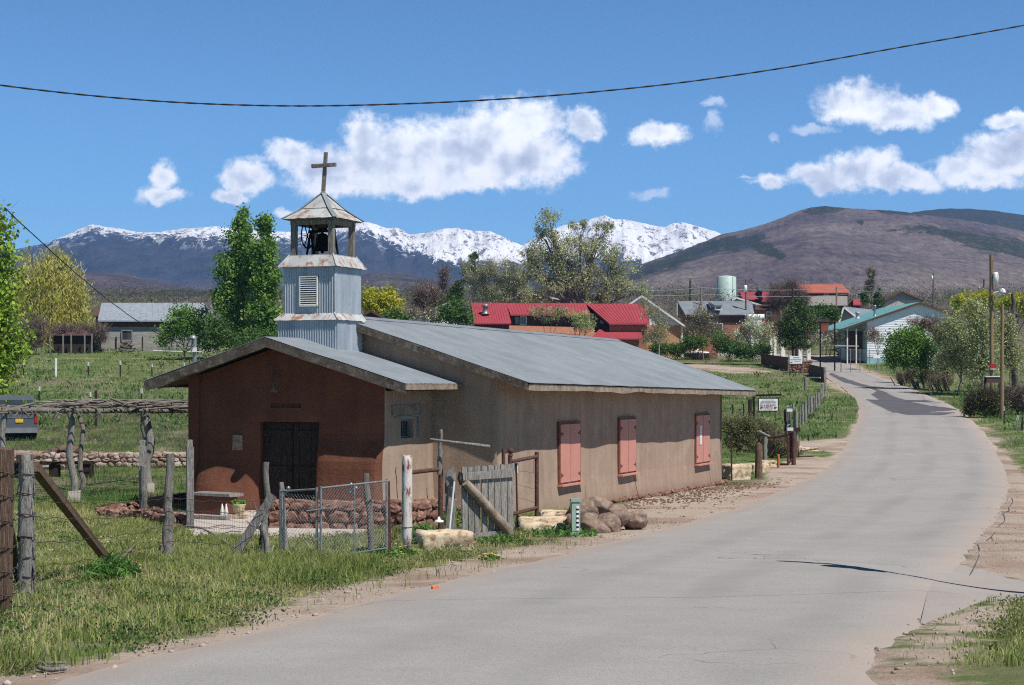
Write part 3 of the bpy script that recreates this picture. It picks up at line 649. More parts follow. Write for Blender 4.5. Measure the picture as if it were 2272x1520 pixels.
# left side of porch
mb.hexa([C(PW0,PS+.1,-.6),C(PW0+.3,PS+.4,-.6),C(PW0+.3,.05,-.6),C(PW0,.05,-.6),C(PW0,PS+.1,ptop(5.37)),C(PW0+.3,PS+.4,ptop(5.2)),C(PW0+.3,.05,ptop(5.2)),C(PW0,.05,ptop(5.37))])
ob=mb.build('porch_front_wall',M['adobe_red'],chapel)
# tan side wall of porch with window hole
mb=MB(); ws=[PS,PS+.06,PS+.14,PS+.22]+list(np.arange(PS+.35,0.1,.2))+[0.1]
def pside(s,z):
    if abs(s-PS)<.002: return pcorner(z)
    o=.10*math.exp(-((z-.05)/.65)**2)-.03*math.exp(-((s-PS)/.08)**2)+lump(s*2,z,.02,4)*min((s-PS)*3,1)
    return C(PW1+o,s,z)
# window: pixels 888-918 x 937-980
def s_on(u,w):  # s on plane w=const seen at pixel column u
    k=(u-CX)/F; q=N0+WV*w; return (k*q.y-q.x)/(SV.x-k*SV.y)
sw0,sw1=s_on(889,PW1),s_on(917,PW1); zw0,zw1=ZC-1.30,ZC-.86
sl=sorted(set([round(x,3) for x in list(ws)+[sw0,sw1]])); zl=sorted(list(np.arange(-.6,3.0,.22))+[zw0,zw1,3.12])
for a,b in zip(sl[:-1],sl[1:]):
    for z0,z1 in zip(zl[:-1],zl[1:]):
        if sw0-.01<=a and b<=sw1+.01 and zw0-.01<=z0 and z1<=zw1+.01: continue
        mb.add([pside(a,z0),pside(b,z0),pside(b,z1),pside(a,z1)],[(0,1,2,3)],True)
for (a,z0,b,z1) in ((sw0,zw0,sw1,zw0),(sw0,zw1,sw1,zw1),(sw0,zw0,sw0,zw1),(sw1,zw0,sw1,zw1)):
    A_,B_=pside(a,z0),pside(b,z1); mb.add([A_,B_,B_-WV*.3,A_-WV*.3],[(0,1,2,3)])
mb.build('porch_side_wall',M['adobe_tan'],chapel)
wf=MB()
sm=(sw0+sw1)/2; zm=(zw0+zw1)/2
for a,b in ((sw0,sw1),):
    wf.beam(C(PW1-.12,sw0,zw0+.02),C(PW1-.12,sw1,zw0+.02),.05,.05); wf.beam(C(PW1-.12,sw0,zw1-.02),C(PW1-.12,sw1,zw1-.02),.05,.05)
    wf.beam(C(PW1-.12,sw0+.02,zw0),C(PW1-.12,sw0+.02,zw1),.05,.05); wf.beam(C(PW1-.12,sw1-.02,zw0),C(PW1-.12,sw1-.02,zw1),.05,.05)
    wf.beam(C(PW1-.12,sm,zw0),C(PW1-.12,sm,zw1),.02,.02)
win=wf.build('window',M['oldwood'],chapel)
MB().quad(C(PW1-.14,sw0,zw0),C(PW1-.14,sw1,zw0),C(PW1-.14,sw1,zw1),C(PW1-.14,sw0,zw1)).build('pane',M['glass'],win)
lt=MB(); lt.box(C(PW1+.0,sm-.05,zw1+.22),.10,1.55,.22,ax=(WV,SV,UP),jit=.015); lt.build('lintel',M['roughboard'],chapel)
tr=MB(); tr.beam(C(PW1+.045,sw0-.35,zw1+.06),C(PW1+.045,sw1+.3,zw1+.09),.03,.03); tr.beam(C(PW1+.045,sw1+.22,zw1+.08),C(PW1+.045,sw1+.2,zw0+.0),.03,.03)
tr.build('window_trim',pm('turquoise_trim',(.16,.30,.30),(.2,.2,.18),rough=.8),chapel)
# stucco cracks on the porch side wall
ck=MB()
for (s0,z0,n,dz,sd) in ((-2.05,1.35,9,-.11,1),(-1.75,1.62,6,-.10,2),(-.4,.75,4,-.06,3)):
    rr=random.Random(sd); p=[(s0,z0)]
    for i in range(n): p.append((p[-1][0]+rr.uniform(-.05,.05),p[-1][1]+dz))
    ck=MB(); ck.tube([pside(a,b)+WV*.004 for a,b in p],[.007+.006*rr.random() for _ in p],5); ck.build('crack',M['darkwood'],chapel)
HW=4.24
def rz(w,s): # top surface of nave roof
    t=(s+.42)/21.92; zr_=ZC+1.675-.11*t; ze=ZC+.01-.27*t
    f=abs(w+HW)/(HW+.965); return zr_*(1-f)+ze*f
mb=MB(); LN=20.35
def ncorner(z):
    g_=.07*math.exp(-(z/.55)**2); return C(-.035+g_,.035-g_,z if z<9 else rz(0,0)-.12)
def nside(s,z):
    if s==0: return ncorner(z)
    if z>=2.95: z=rz(0,s)-.11+.012*s
    return C(0+.07*math.exp(-(z/.5)**2)-.03*math.exp(-(s/.08)**2)-.08*math.exp(-((s-LN)/.15)**2)+lump(s,z,.035,9),s,z-.012*s)
WINS=[(s_on(1237,0),s_on(1284,0),ZC-1.02,ZC-2.67),(s_on(1370,0),s_on(1407.5,0),ZC-.99,ZC-2.64),(s_on(1540,0),s_on(1571.5,0),ZC-1.01,ZC-2.69)]
ss=[0,.05,.12,.22]+list(np.arange(.45,LN-.2,.45))+[LN-.2,LN-.1,LN]
for a,b in zip(ss[:-1],ss[1:]):
    zz=[-1,-.6,-.3,0,.25,.5,.8,1.1,1.4,1.7,2.0,2.3,2.6,2.95]
    for z0,z1 in zip(zz[:-1],zz[1:]): mb.add([nside(a,z0),nside(b,z0),nside(b,z1),nside(a,z1)],[(0,1,2,3)],True)
mb.build('nave_side_wall',M['adobe_tan'],chapel)

mb=MB()
def nfront(w,z):
    if w==0: return ncorner(z)
    return C(w,0-.07*math.exp(-(z/.55)**2)+.03*math.exp(-(w/.08)**2)+lump(w*1.3,z,.03,14)*min(-w*2,1),z)
wl=[-2*HW,-7.1,-6,-5,-HW,-3.6,-3,-2.5,-2.1]+list(np.arange(-1.9,-.3,.2))+[-.25,-.14,-.06,0]
for a,b in zip(wl[:-1],wl[1:]):
    zl=[-.6,0,.3,.6,.9,1.2,1.6,2.0,2.4,2.8,9]
    for z0,z1 in zip(zl[:-1],zl[1:]):
        g_=lambda w,z: nfront(w,z if z<9 or w==0 else rz(w,0)-.12)
        mb.add([g_(a,z0),g_(b,z0),g_(b,z1),g_(a,z1)],[(0,1,2,3)],True)
mb.build('nave_front_wall',M['adobe_tan'],chapel)
mb=MB(); gp_=[]
A_=[C(-2*HW,.05,-1),C(-2*HW,LN,-1),C(-2*HW,LN,2.9),C(-2*HW,.05,2.9)]; mb.add(A_,[(0,1,2,3)])
mb.add([C(-2*HW,LN,-1),C(0,LN,-1),C(0,LN,rz(0,LN)-.12),C(-HW,LN,rz(-HW,LN)-.12),C(-2*HW,LN,rz(-2*HW,LN)-.12)],[(0,1,2,3,4)])
mb.build('nave_rear_wall',M['adobe_tan'],chapel)
for (s0,z0,n,dz,sd) in ((6.1,.55,6,-.1,4),(10.45,.62,7,-.1,5),(18.6,.5,5,-.1,6),(2.3,1.5,5,-.09,7)):
    rr=random.Random(sd); p=[(s0,z0)]
    for i in range(n): p.append((p[-1][0]+rr.uniform(-.04,.04),p[-1][1]+dz))
    ck=MB(); ck.tube([nside(a,b)+WV*.002 for a,b in p],[.006+.004*rr.random() for _ in p],5); ck.build('crack',M['darkwall'],chapel)
# stone footing showing along the side wall
ft=MB(); rr=random.Random(5)
s=6.5
while s<LN:
    c=C(.16+rr.uniform(-.02,.06),s,0); c.z=float(T(c.x,c.y))+.03+rr.uniform(-.02,.05); ft.tone=rr.random()
    ft.rock(c,.10,.13+rr.random()*.07,.07+.03*rr.random(),seed=rr.randint(0,999),sub=1,amp=.4); s+=.2+rr.random()*.14
ft.build('stone_footing',M['redstone'],chapel)
# corrugated roofs
def corr(name,corner,ea,la,eb,lb_fn,zf,mat,pitch=.068,amp=.011,parent=None,na=None,nb=6,per=6):
    "sheet: ribs repeat along ea, run along eb. zf(a,b)->z"
    n=int(la/pitch*per); V=[]; 
    bs_=np.linspace(0,1,nb+1)
    for i in range(n+1):
        a=la*i/n
        for b in bs_:
            bb=lb_fn(a,b); q=corner+ea*a+eb*bb
            V.append((q.x,q.y,zf(a,bb)+amp*math.sin(2*math.pi*a/pitch)+.010*mnoise.noise(Vector((a*1.1,bb*.6,2)))))
    m_=nb+1; I=np.arange((n+1)*m_).reshape(n+1,m_); Q=np.stack([I[:-1,:-1],I[:-1,1:],I[1:,1:],I[1:,:-1]],-1).reshape(-1,4)
    return npmesh(name,V,Q,mat,parent,smooth_=True)
S0=-.42; S1=21.50
nr=thing('nave_roof',None,None,C(-4.3,0,0)); nr.parent=chapel; nr.location=(0,0,0); 
for nm,sg in (('roof_sheet',1),('roof_sheet',-1)):
    corr(nm,C(-HW,S0,0),SV,S1-S0,WV*sg,lambda a,b:b*(HW+.965),lambda a,b,sg=sg:rz(-HW+b,S0+a),M['galv'],parent=nr,nb=8)
mb=MB(); mb.tube([C(-HW,S0-.02+i*(S1-S0+.04)/12,rz(-HW,S0+i*(S1-S0)/12)+.005) for i in range(13)],.035,8)
for sg in (1,-1):
    pts=[]
    for i in range(13):
        s=S0-.02+i*(S1-S0+.04)/12
        pts+= [C(-HW,s,rz(-HW,s)+.03),C(-HW+sg*.2,s,rz(-HW+sg*.2,s)+.02)]
    mb.add(pts,[(2*i,2*i+1,2*i+3,2*i+2) for i in range(12)])
mb.build('ridge_cap',M['galv'],nr)
def fasc(mb,a,b,th,dz0,dz1,n=10,seed=0,zf=None,out=None,wob=.02):
    "board hanging below a roof edge from a to b (w,s pairs)"
    pv=[]
    for i in range(n+1):
        t=i/n; w=a[0]+(b[0]-a[0])*t; s=a[1]+(b[1]-a[1])*t; z=zf(w,s)
        wz=wob*mnoise.noise(Vector((t*n*.35,seed,0)))
        for o in (0,1):
            q=C(w,s,0)+out*th*o; pv.append(Vector((q.x,q.y,z-dz0))); pv.append(Vector((q.x,q.y,z-dz1+wz)))
    f=[]
    for i in range(n):
        k=4*i; f+= [(k,k+1,k+5,k+4),(k+2,k+6,k+7,k+3),(k+1,k+3,k+7,k+5),(k,k+4,k+6,k+2)]
    f+= [(0,2,3,1),(4*n,4*n+1,4*n+3,4*n+2)]
    mb.add(pv,f)
ff=MB(); 
fasc(ff,(.90,S0+.02),(-HW,S0+.02),.035,.015,.20,14,1,rz,-SV); ff.build('barge_board',M['fascia'],nr); ff=MB(); fasc(ff,(-HW,S0+.02),(-2*HW-.90,S0+.02),.035,.015,.20,14,2,rz,-SV); ff.build('barge_board',M['fascia'],nr); ff=MB()
fasc(ff,(.90,S1-.05),(-HW,S1-.05),.035,.015,.17,12,3,rz,SV); fasc(ff,(-HW,S1-.05),(-2*HW-.9,S1-.05),.035,.015,.17,12,4,rz,SV)
ff.build('barge_board',M['fascia'],nr)
ff=MB(); fasc(ff,(.90,S0+.05),(.90,S1-.08),.03,.05,.20,40,6,rz,WV,wob=.05); ff.build('eave_board_or_shade',M['roughboard'],nr)
ff=MB(); 
for (a,b) in (((.88,S0+.03),(.88,S1-.08)),):
    pass
sfv=[]
for i in range(11):
    s=S0+.04+(S1-S0-.14)*i/10
    for w in (.88,0,-HW,-2*HW-.88): sfv.append(C(w,s,rz(w,s)-.13))
ff.add(sfv,[(4*i+j,4*i+j+1,4*i+j+5,4*i+j+4) for i in range(10) for j in range(3)]); ff.build('soffit',M['roughboard'],nr)
# rafter tails
rt=MB()
for i in range(28):
    s=.3+i*.78
    if s<S1: rt.beam(C(-.2,s,rz(-.2,s)-.17),C(.86,s,rz(.86,s)-.16),.05,.09)
rt.build('rafter_tails',M['oldwood'],nr)
# porch roof
def prz(w,s):
    t=(PW1-w)-2.853
    k=1.097/(2.853+.80) if t<0 else 1.04/(5.37-2.853+.826)
    return ZC+1.085-abs(t)*k+.012*mnoise.noise(Vector((w*1.3,s,8)))
PR0=PS-.56
pr=thing('porch_roof',None,None,C(-4.3,0,0)); pr.parent=chapel; pr.location=(0,0,0)
wr=PW1-2.853
corr('roof_sheet',C(wr,PR0,0),SV,-PR0-.02,WV,lambda a,b:b*(2.853+.80),lambda a,b:prz(wr+b,PR0+a),M['galv'],parent=pr,nb=10)
corr('roof_sheet',C(wr,PR0,0),SV,-PR0-.02,-WV,lambda a,b:b*(5.37-2.853+.826),lambda a,b:prz(wr-b,PR0+a),M['galv'],parent=pr,nb=10)
for nm,(w,sg) in (('edge_cap',(wr,1)),('edge_cap',(wr,-1))):
    pass
ff=MB(); fasc(ff,(wr,PR0+.03),(PW1+.78,PR0+.03),.035,.02,.24,12,7,prz,-SV,wob=.05); ff.build('barge_board',M['fascia'],pr); ff=MB(); fasc(ff,(wr,PR0+.03),(PW0-.80,PR0+.03),.035,.02,.25,12,8,prz,-SV,wob=.05)
ff.build('barge_board',M['fascia'],pr)
ff=MB(); fasc(ff,(PW1+.78,PR0+.0),(PW1+.78,-.05),.03,.02,.145,8,9,prz,WV,wob=.02); ff.build('eave_board_or_shade',M['roughboard'],pr); ff=MB(); fasc(ff,(PW0-.80,PR0+.0),(PW0-.80,-.05),.03,.02,.16,8,10,prz,-WV)
ff.build('eave_board_or_shade',M['roughboard'],pr)
ff=MB()
for (wa,wb) in ((PW1+.77,wr),(wr,PW0-.78)):
    ff.add([C(wa,PR0+.04,prz(wa,PR0)-.10),C(wb,PR0+.04,prz(wb,PR0)-.10),C(wb,-.05,prz(wb,0)-.10),C(wa,-.05,prz(wa,0)-.10)],[(0,1,2,3)])
ff.build('soffit',M['roughboard'],pr)
# door
dr=MB(); da,db_=PW1-1.84,PW1-3.44; dm_=(da+db_)/2
rr=random.Random(3)
for (a,b) in ((da,dm_+.01),(dm_-.01,db_)):
    n=5
    for i in range(n):
        w0=a+(b-a)*i/n; w1=a+(b-a)*(i+1)/n; dr.tone=rr.random()
        dr.box(C((w0+w1)/2,PS+.42+rr.uniform(-.006,.006),1.18),abs(w1-w0)-.008,.05,2.36,ax=(WV,SV,UP))
    for z in (.35,1.25,2.1): dr.tone=.2; dr.box(C((a+b)/2,PS+.385,z),abs(b-a)-.06,.03,.14,ax=(WV,SV,UP))
door=dr.build('door',M['darkwood'],chapel)
hd=MB(); hd.tube([C(dm_-.08,PS+.36,1.0),C(dm_-.08,PS+.32,1.05),C(dm_-.08,PS+.32,1.2),C(dm_-.08,PS+.36,1.25)],.012,6); hd.build('handle',M['iron'],door)
# wall lamp over the door
lw=PW1-2.75
lp=MB(); fr=pf(2.75,3.3)
zz=ZC-.22; c0=C(lw,PS-.38,0)
lp.lathe((c0.x,c0.y,zz),[(.155,0),(.15,.015),(.06,.085),(.045,.10),(.045,.19),(.02,.22),(.0,.225)],18)
lamp=lp.build('wall_lamp',M['black'],chapel)
nk=MB(); nk.tube([Vector((c0.x,c0.y,zz+.2)),Vector((c0.x,c0.y,zz+.34)),C(lw,PS-.36,zz+.43),C(lw,PS-.28,zz+.48),C(lw,PS-.18,zz+.44),C(lw,PS+.05,zz+.40)],.007,8); nk.build('gooseneck',M['iron'],lamp)
nt=MB(); nt.box(C(PW1-4.04,PS-pf(4.04,2)-.02,ZC-1.43),.27,.02,.36,ax=(WV,SV,UP),jit=.01)
nt.build('notice_board',pm('faded_notice',(.36,.28,.20),(.19,.13,.09),scale=7,rough=.9,fine=.1),chapel)
# shutters
def window(s0,s1,zt,zb):
    wd=s1-s0; base=.02
    fr=MB()
    for (a,b,z0,z1) in ((s0,s0+.06,zb,zt),(s1-.06,s1,zb,zt),(s0+.06,s1-.06,zt-.05,zt)):
        fr.box(C(base,(a+b)/2,(z0+z1)/2),.075,b-a,z1-z0,ax=(WV,SV,UP))
    w=fr.build('window',M['rustframe'],chapel)
    sm=(s0+s1)/2
    for (a,b,sg) in ((s0+.065,sm-.016,1),(sm+.016,s1-.065,-1)):
        sh=MB(); sh.box(C(base+.035,(a+b)/2,(zb+zt)/2-.01),.035,b-a,zt-zb-.12,ax=(WV,SV,UP))
        sho=sh.build('shutter',M['pink'],w)
        for zz in (zb+.24,zt-.32):
            h=MB(); e=a if sg>0 else b
            h.add([C(base+.058,e,zz+.085),C(base+.058,e,zz-.085),C(base+.058,e+sg*.04,zz-.05),C(base+.058,e+sg*.18,zz-.012),C(base+.058,e+sg*.20,zz),C(base+.058,e+sg*.18,zz+.012),C(base+.058,e+sg*.04,zz+.05)],[(0,1,2,3,4,5,6)])
            h.build('hinge',M['rustframe'],w)
    si=MB(); si.box(C(base+.06,sm,zb-.025),.20,wd+.10,.045,ax=(WV,SV,UP)); si.build('sill',M['pink'],w)
    return w
for q in WINS: W_=window(*q)
s3=WINS[2]; pp_=MB(); sx=s3[0]+.075+(s3[1]-s3[0])*.22
pp_.box(C(.090,sx+.03,(s3[2]+s3[3])/2+.12),.006,.26,.62,ax=(WV,SV,UP)); po=pp_.build('posted_notice',M['sign_white'],chapel)
pq=MB()
for i in range(9): pq.box(C(.0945,sx+.03,(s3[2]+s3[3])/2+.36-i*.062),.002,.19-.03*(i%3),.018,ax=(WV,SV,UP))
pq.build('small_print',M['sign_grey'],po)
# ---------------------------------------------------------------- bell tower
def tbox_panels(name,w0,w1,s0,s1,z0f,z1,mat,parent,faces='FRBL',hole=None,amp=.012):
    "vertical corrugated cladding; z0f(w,s) bottom"
    pitch=.068; per=6; V=[]; Q=[]
    runs={'F':((w0,s0),(w1,s0),-SV),'R':((w1,s0),(w1,s1),WV),'B':((w1,s1),(w0,s1),SV),'L':((w0,s1),(w0,s0),-WV)}
    for f in faces:
        a,b,nrm=runs[f]; ln=math.hypot(b[0]-a[0],b[1]-a[1]); n=int(ln/pitch*per); base=len(V)
        for i in range(n+1):
            t=i/n; w=a[0]+(b[0]-a[0])*t; s=a[1]+(b[1]-a[1])*t
            o=amp*math.sin(2*math.pi*t*ln/pitch)+.012
            for k in (0,1):
                q=C(w,s,0)+nrm*(o+.012*mnoise.noise(Vector((w*3,s*3,k*2.0)))); V.append((q.x,q.y,z1 if k else z0f(w,s)))
        for i in range(n):
            k=base+2*i; Q.append((k,k+2,k+3,k+1))
    return npmesh(name,V,Q,mat,parent,smooth_=True)
TW=-4.44
tw=thing('bell_tower',None,None,C(-4.3,0,0)); tw.parent=chapel; tw.location=(0,0,0)
zs1=ZC+1.56; tbox_panels('tower_base',TW-.81,TW+.81,-1.444,-.12,lambda w,s:min(prz(w,s)-.1,prz(wr,s)-.1) if abs(w-wr)<.9 else prz(w,s)-.1,zs1,M['tinside'],tw)
zm0,zm1=ZC+1.60,ZC+2.90
tbox_panels('tower_body',TW-.68,TW+.68,-1.337,.06,lambda w,s:zm0,zm1,M['tinside'],tw)
tb=MB(); tb.hexa([C(TW-.66,-1.32,ZC+.8),C(TW+.66,-1.32,ZC+.8),C(TW+.66,.04,ZC+.8),C(TW-.66,.04,ZC+.8),C(TW-.66,-1.32,zm1),C(TW+.66,-1.32,zm1),C(TW+.66,.04,zm1),C(TW-.66,.04,zm1)]); tb.build('tower_frame',M['oldwood'],tw)
def skirt(name,wo,so0,so1,zo,wi,si0,si1,zi):
    mb=MB(); O=[(TW-wo,so0),(TW+wo,so0),(TW+wo,so1),(TW-wo,so1)]; I_=[(TW-wi,si0),(TW+wi,si0),(TW+wi,si1),(TW-wi,si1)]
    rr=random.Random(len(name))
    for k in range(4):
        a,b=O[k],O[(k+1)%4]; c,d=I_[k],I_[(k+1)%4]; n=10; V=[]
        for i in range(n+1):
            t=i/n; wv=.004*math.sin(i*2.6)+rr.uniform(-.005,.005)
            V.append(C(a[0]+(b[0]-a[0])*t,a[1]+(b[1]-a[1])*t,zo+wv-.004)); V.append(C(c[0]+(d[0]-c[0])*t,c[1]+(d[1]-c[1])*t,zi))
        mb.tone=k/4; mb.add(V,[(2*i,2*i+2,2*i+3,2*i+1) for i in range(n)])
    for k in range(4):   # hips
        a=O[k]; c=I_[k]; mb.tube([C(a[0],a[1],zo+.004),C(c[0],c[1],zi+.01)],.018,6)
    mb.build(name,M['galvold'],tw)
skirt('lower_skirt_roof',.88,-1.52,-.03,ZC+1.53,.69,-1.35,.07,ZC+1.70)
skirt('upper_skirt_roof',.80,-1.455,.15,ZC+2.83,.60,-1.24,-.03,ZC+3.13)
dk=MB(); dk.hexa([C(TW+a,b,z) for z in (ZC+3.06,ZC+3.125) for a,b in ((-.61,-1.25),(.61,-1.25),(.61,-.02),(-.61,-.02))]); dk.build('belfry_deck',M['oldwood'],tw)
for (a,b) in ((-.52,-1.16),(.52,-1.16),(.52,-.10),(-.52,-.10)):
    p=MB(); p.box(C(TW+a,b,ZC+3.52),.13,.13,.86,ax=(WV,SV,UP),jit=.01); p.build('belfry_post',M['oldwood'],tw)
hb_=MB()
for (a,b) in (((-.6,-1.16),(.6,-1.16)),((.52,-1.2),(.52,-.05)),((.6,-.10),(-.6,-.10)),((-.52,-.05),(-.52,-1.2))):
    hb_.beam(C(TW+a[0],a[1],ZC+3.93),C(TW+b[0],b[1],ZC+3.93),.10,.12)
hb_.build('belfry_beam',M['oldwood'],tw)
# louvre vent
lv=thing('louvre_vent',None,None,C(-4.3,0,0)); lv.parent=chapel; lv.location=(0,0,0)
k0=lambda u:(((u-CX)/F)*(N0.y+SV.y*-1.36)-(N0.x+SV.x*-1.36))/(WV.x-(u-CX)/F*WV.y)
l0,l1=k0(665.5),k0(706.5); z0,z1=ZC+1.86,ZC+2.60
fm=MB(); fm.box(C((l0+l1)/2,-1.365,(z0+z1)/2),l1-l0,.01,z1-z0,ax=(WV,SV,UP)); fm.build('backing',M['black'],lv)
fm=MB()
for (a,b,c,d) in ((l0,l0+.03,z0,z1),(l1-.03,l1,z0,z1),(l0,l1,z0,z0+.03),(l0,l1,z1-.03,z1)): fm.box(C((a+b)/2,-1.39,(c+d)/2),b-a,.05,d-c,ax=(WV,SV,UP))
fm.build('frame',M['white'],lv)
fm=MB(); sl_=(SV*.75+UP*.66).normalized(); 
for i in range(13):
    z=z0+.055+i*(z1-z0-.09)/12.5; fm.box(C((l0+l1)/2,-1.395,z),l1-l0-.05,.045,.008,ax=(WV,sl_,WV.cross(sl_)))
fm.build('slats',M['white'],lv)
# pyramid roof, slightly flared
mb=MB(); ap=C(TW+.0,-.63,ZC+4.72)
E=[(-.74,-1.40),(.74,-1.40),(.74,.13),(-.74,.13)]
md=[(-.40,-1.04),(.40,-1.04),(.40,-.22),(-.40,-.22)]
rr=random.Random(9)
for k in range(4):
    a,b=E[k],E[(k+1)%4]; c,d=md[k],md[(k+1)%4]; n=9; V=[]
    for i in range(n+1):
        t=i/n; V.append(C(TW+a[0]+(b[0]-a[0])*t,a[1]+(b[1]-a[1])*t,ZC+4.01+rr.uniform(-.006,.006))); V.append(C(TW+c[0]+(d[0]-c[0])*t,c[1]+(d[1]-c[1])*t,ZC+4.27))
    mb.add(V,[(2*i,2*i+2,2*i+3,2*i+1) for i in range(n)])
    mb.add([C(TW+c[0]*1.03,c[1],ZC+4.285),C(TW+d[0]*1.03,d[1],ZC+4.285),ap],[(0,1,2)])
mb.build('tower_roof',M['galvold'],tw)
hp=MB()
for k in range(4):
    a=E[k]; c=md[k]
    hp.beam(C(TW+a[0],a[1],ZC+4.02),C(TW+c[0],c[1],ZC+4.29),.11,.012); hp.beam(C(TW+c[0],c[1],ZC+4.29),ap+UP*.01,.11,.012)
hp.build('hip_flashing',M['galv'],tw)
sf=MB(); sf.quad(*[C(TW+a*.97,b,ZC+3.995) for a,b in E]); sf.build('roof_underside',M['oldwood'],tw)
cx=MB(); top=ap+Vector((.07,0,.98)); cx.beam(ap-UP*.06,top,.085,.07,upv=SV,jit=.004)
cm=ap+(top-ap)*.655-SV*.06; cx.beam(cm-WV*.335,cm+WV*.335+UP*.012,.07,.09,upv=UP,jit=.004); cx.build('cross',M['oldwood'],tw)
# bell: hangs in the belfry, its own thing
bc=C(TW-.02,-.63,ZC+3.15)
bell=thing('bell','dark iron church bell with side wheel hanging in the open tower belfry','bell',bc)
b=MB(); b.lathe(bc+UP*.12,[(.235,0),(.225,.03),(.19,.09),(.165,.17),(.155,.30),(.14,.37),(.09,.42),(.03,.44),(0,.44)],22); b.build('bell_body',M['black'],bell)
b=MB(); b.lathe(bc+UP*.04,[(0,0),(.04,.03),(.045,.06),(.02,.1),(.02,.3)],10); b.build('clapper',M['black'],bell)
b=MB(); b.beam(bc-WV*.36+UP*.60,bc+WV*.36+UP*.60,.06,.07); b.tube([bc-WV*.14+UP*.58,bc-WV*.10+UP*.66,bc+WV*.10+UP*.66,bc+WV*.14+UP*.58],.035,8); b.build('yoke',M['black'],bell)
for sg in (-1,1):
    b=MB(); q=bc+WV*.33*sg
    b.beam(q-SV*.2,q+UP*.60,.04,.04); b.beam(q+SV*.2,q+UP*.60,.04,.04); b.beam(q-SV*.12+UP*.22,q+SV*.12+UP*.22,.03,.03); b.build('stand',M['black'],bell)
b=MB(); wc=bc-WV*.42+UP*.50
ring=[wc+(SV*math.cos(a)+UP*math.sin(a))*.31 for a in np.linspace(0,2*math.pi,25)]
b.tube(ring,.018,6,cap=False)
for a in np.linspace(0,math.pi,4)[:-1]: b.beam(wc-(SV*math.cos(a)+UP*math.sin(a))*.31,wc+(SV*math.cos(a)+UP*math.sin(a))*.31,.02,.02,upv=WV)
b.build('wheel',M['black'],bell)
# patio slab, stone planter in front of the porch
def stonewall(mb,a,b,h,th,sz,rr,batter=0,zt=None,base=None):
    a=Vector(a); b=Vector(b); L_=(b-a).length; e=(b-a).normalized(); nrm=Vector((e.y,-e.x,0)).normalized()
    for side in ((-1,1) if th>.15 else (1,)):
        z=0; row=0
        while z<h:
            hh=sz*rr.uniform(.5,.85); x=-sz*.3*rr.random()
            while x<L_:
                l=sz*rr.uniform(.7,1.7); p=a+e*(x+l/2); g_=p.z if base is None else base
                mb.tone=rr.random(); mb.rock(Vector((p.x,p.y,p.z+z+hh/2))+nrm*side*(th/2-.06)*1.0+Vector((0,0,rr.uniform(-.02,.02))),l/2*1.02,sz*rr.uniform(.34,.5),hh/2*1.15,rot=math.atan2(e.y,e.x)+rr.uniform(-.12,.12),seed=rr.randint(0,9999),sub=2,amp=.45,angular=.75,tilt=rr.uniform(-.3,.3),flat=True); x+=l*.95
            z+=hh*.97; row+=1
    k=max(int(L_/.5),1)
    for i in range(k):
        p=a+e*(L_*(i+.5)/k); mb.tone=.4; mb.box(Vector((p.x,p.y,p.z+h/2-.1)),L_/k,max(th-.12,.05),h+.1,rz=math.atan2(e.y,e.x))
def gz(q,dz=0): return Vector((q.x,q.y,float(T(q.x,q.y))+dz))
rr=random.Random(12)
a,b=P(600,1180,36.6),P(884,1176,36.1); a.z=b.z=float(T(a.x,a.y))-.05
mb=MB(); stonewall(mb,a,b,.56,.35,.30,rr); b2=b+SV*1.6; stonewall(mb,b,b2,.62,.35,.30,rr)
o=mb.build('planter_wall',M['redstone'],None,loc=(a+b)/2); tag(o,'waist-high dark red rubble wall before the chapel door behind the chain-link gate','stone wall')
mb=MB(); pa,pb=P(660,1118,36.9),P(800,1115,36.7); zt=(pa.z); 
mb.beam(P(706,1112,36.8),P(808,1117,36.8),.3,.06,jit=.01); o=mb.build('plank_seat',M['roughboard'],None,loc=pa); tag(o,'short rough plank laid on the dark red rubble wall','plank')
mb=MB(); a,b,c,d=[gz(G(u,v)) for u,v in ((228,1152),(330,1154),(398,1172),(520,1182))]; 
stonewall(mb,gz(a,-.05),gz(b,-.05),.19,.4,.24,rr); stonewall(mb,gz(b,-.05),gz(c,-.05),.19,.4,.24,rr); q=gz(G(420,1115),-.05); stonewall(mb,gz(a,-.05),q,.20,.4,.24,rr)
o=mb.build('flower_bed_wall',M['redstone'],None,loc=a); tag(o,'low curved red stone flower bed edge left of the chapel door','stone wall')
mb=MB(); a=gz(G(470,1172)); sl=[gz(G(u,v),.06) for u,v in ((395,1150),(560,1140),(640,1150),(890,1155),(890,1186),(600,1196),(430,1192))]
vs=[Vector((p.x,p.y,float(T(a.x,a.y))+.05)) for p in sl]; n=len(vs); mb.add(vs+[v-UP*.3 for v in vs],[tuple(range(n))[::-1]]+[(i,(i+1)%n,n+(i+1)%n,n+i) for i in range(n)])
o=mb.build('patio',M['concrete'],None,loc=a); tag(o,kind='structure')
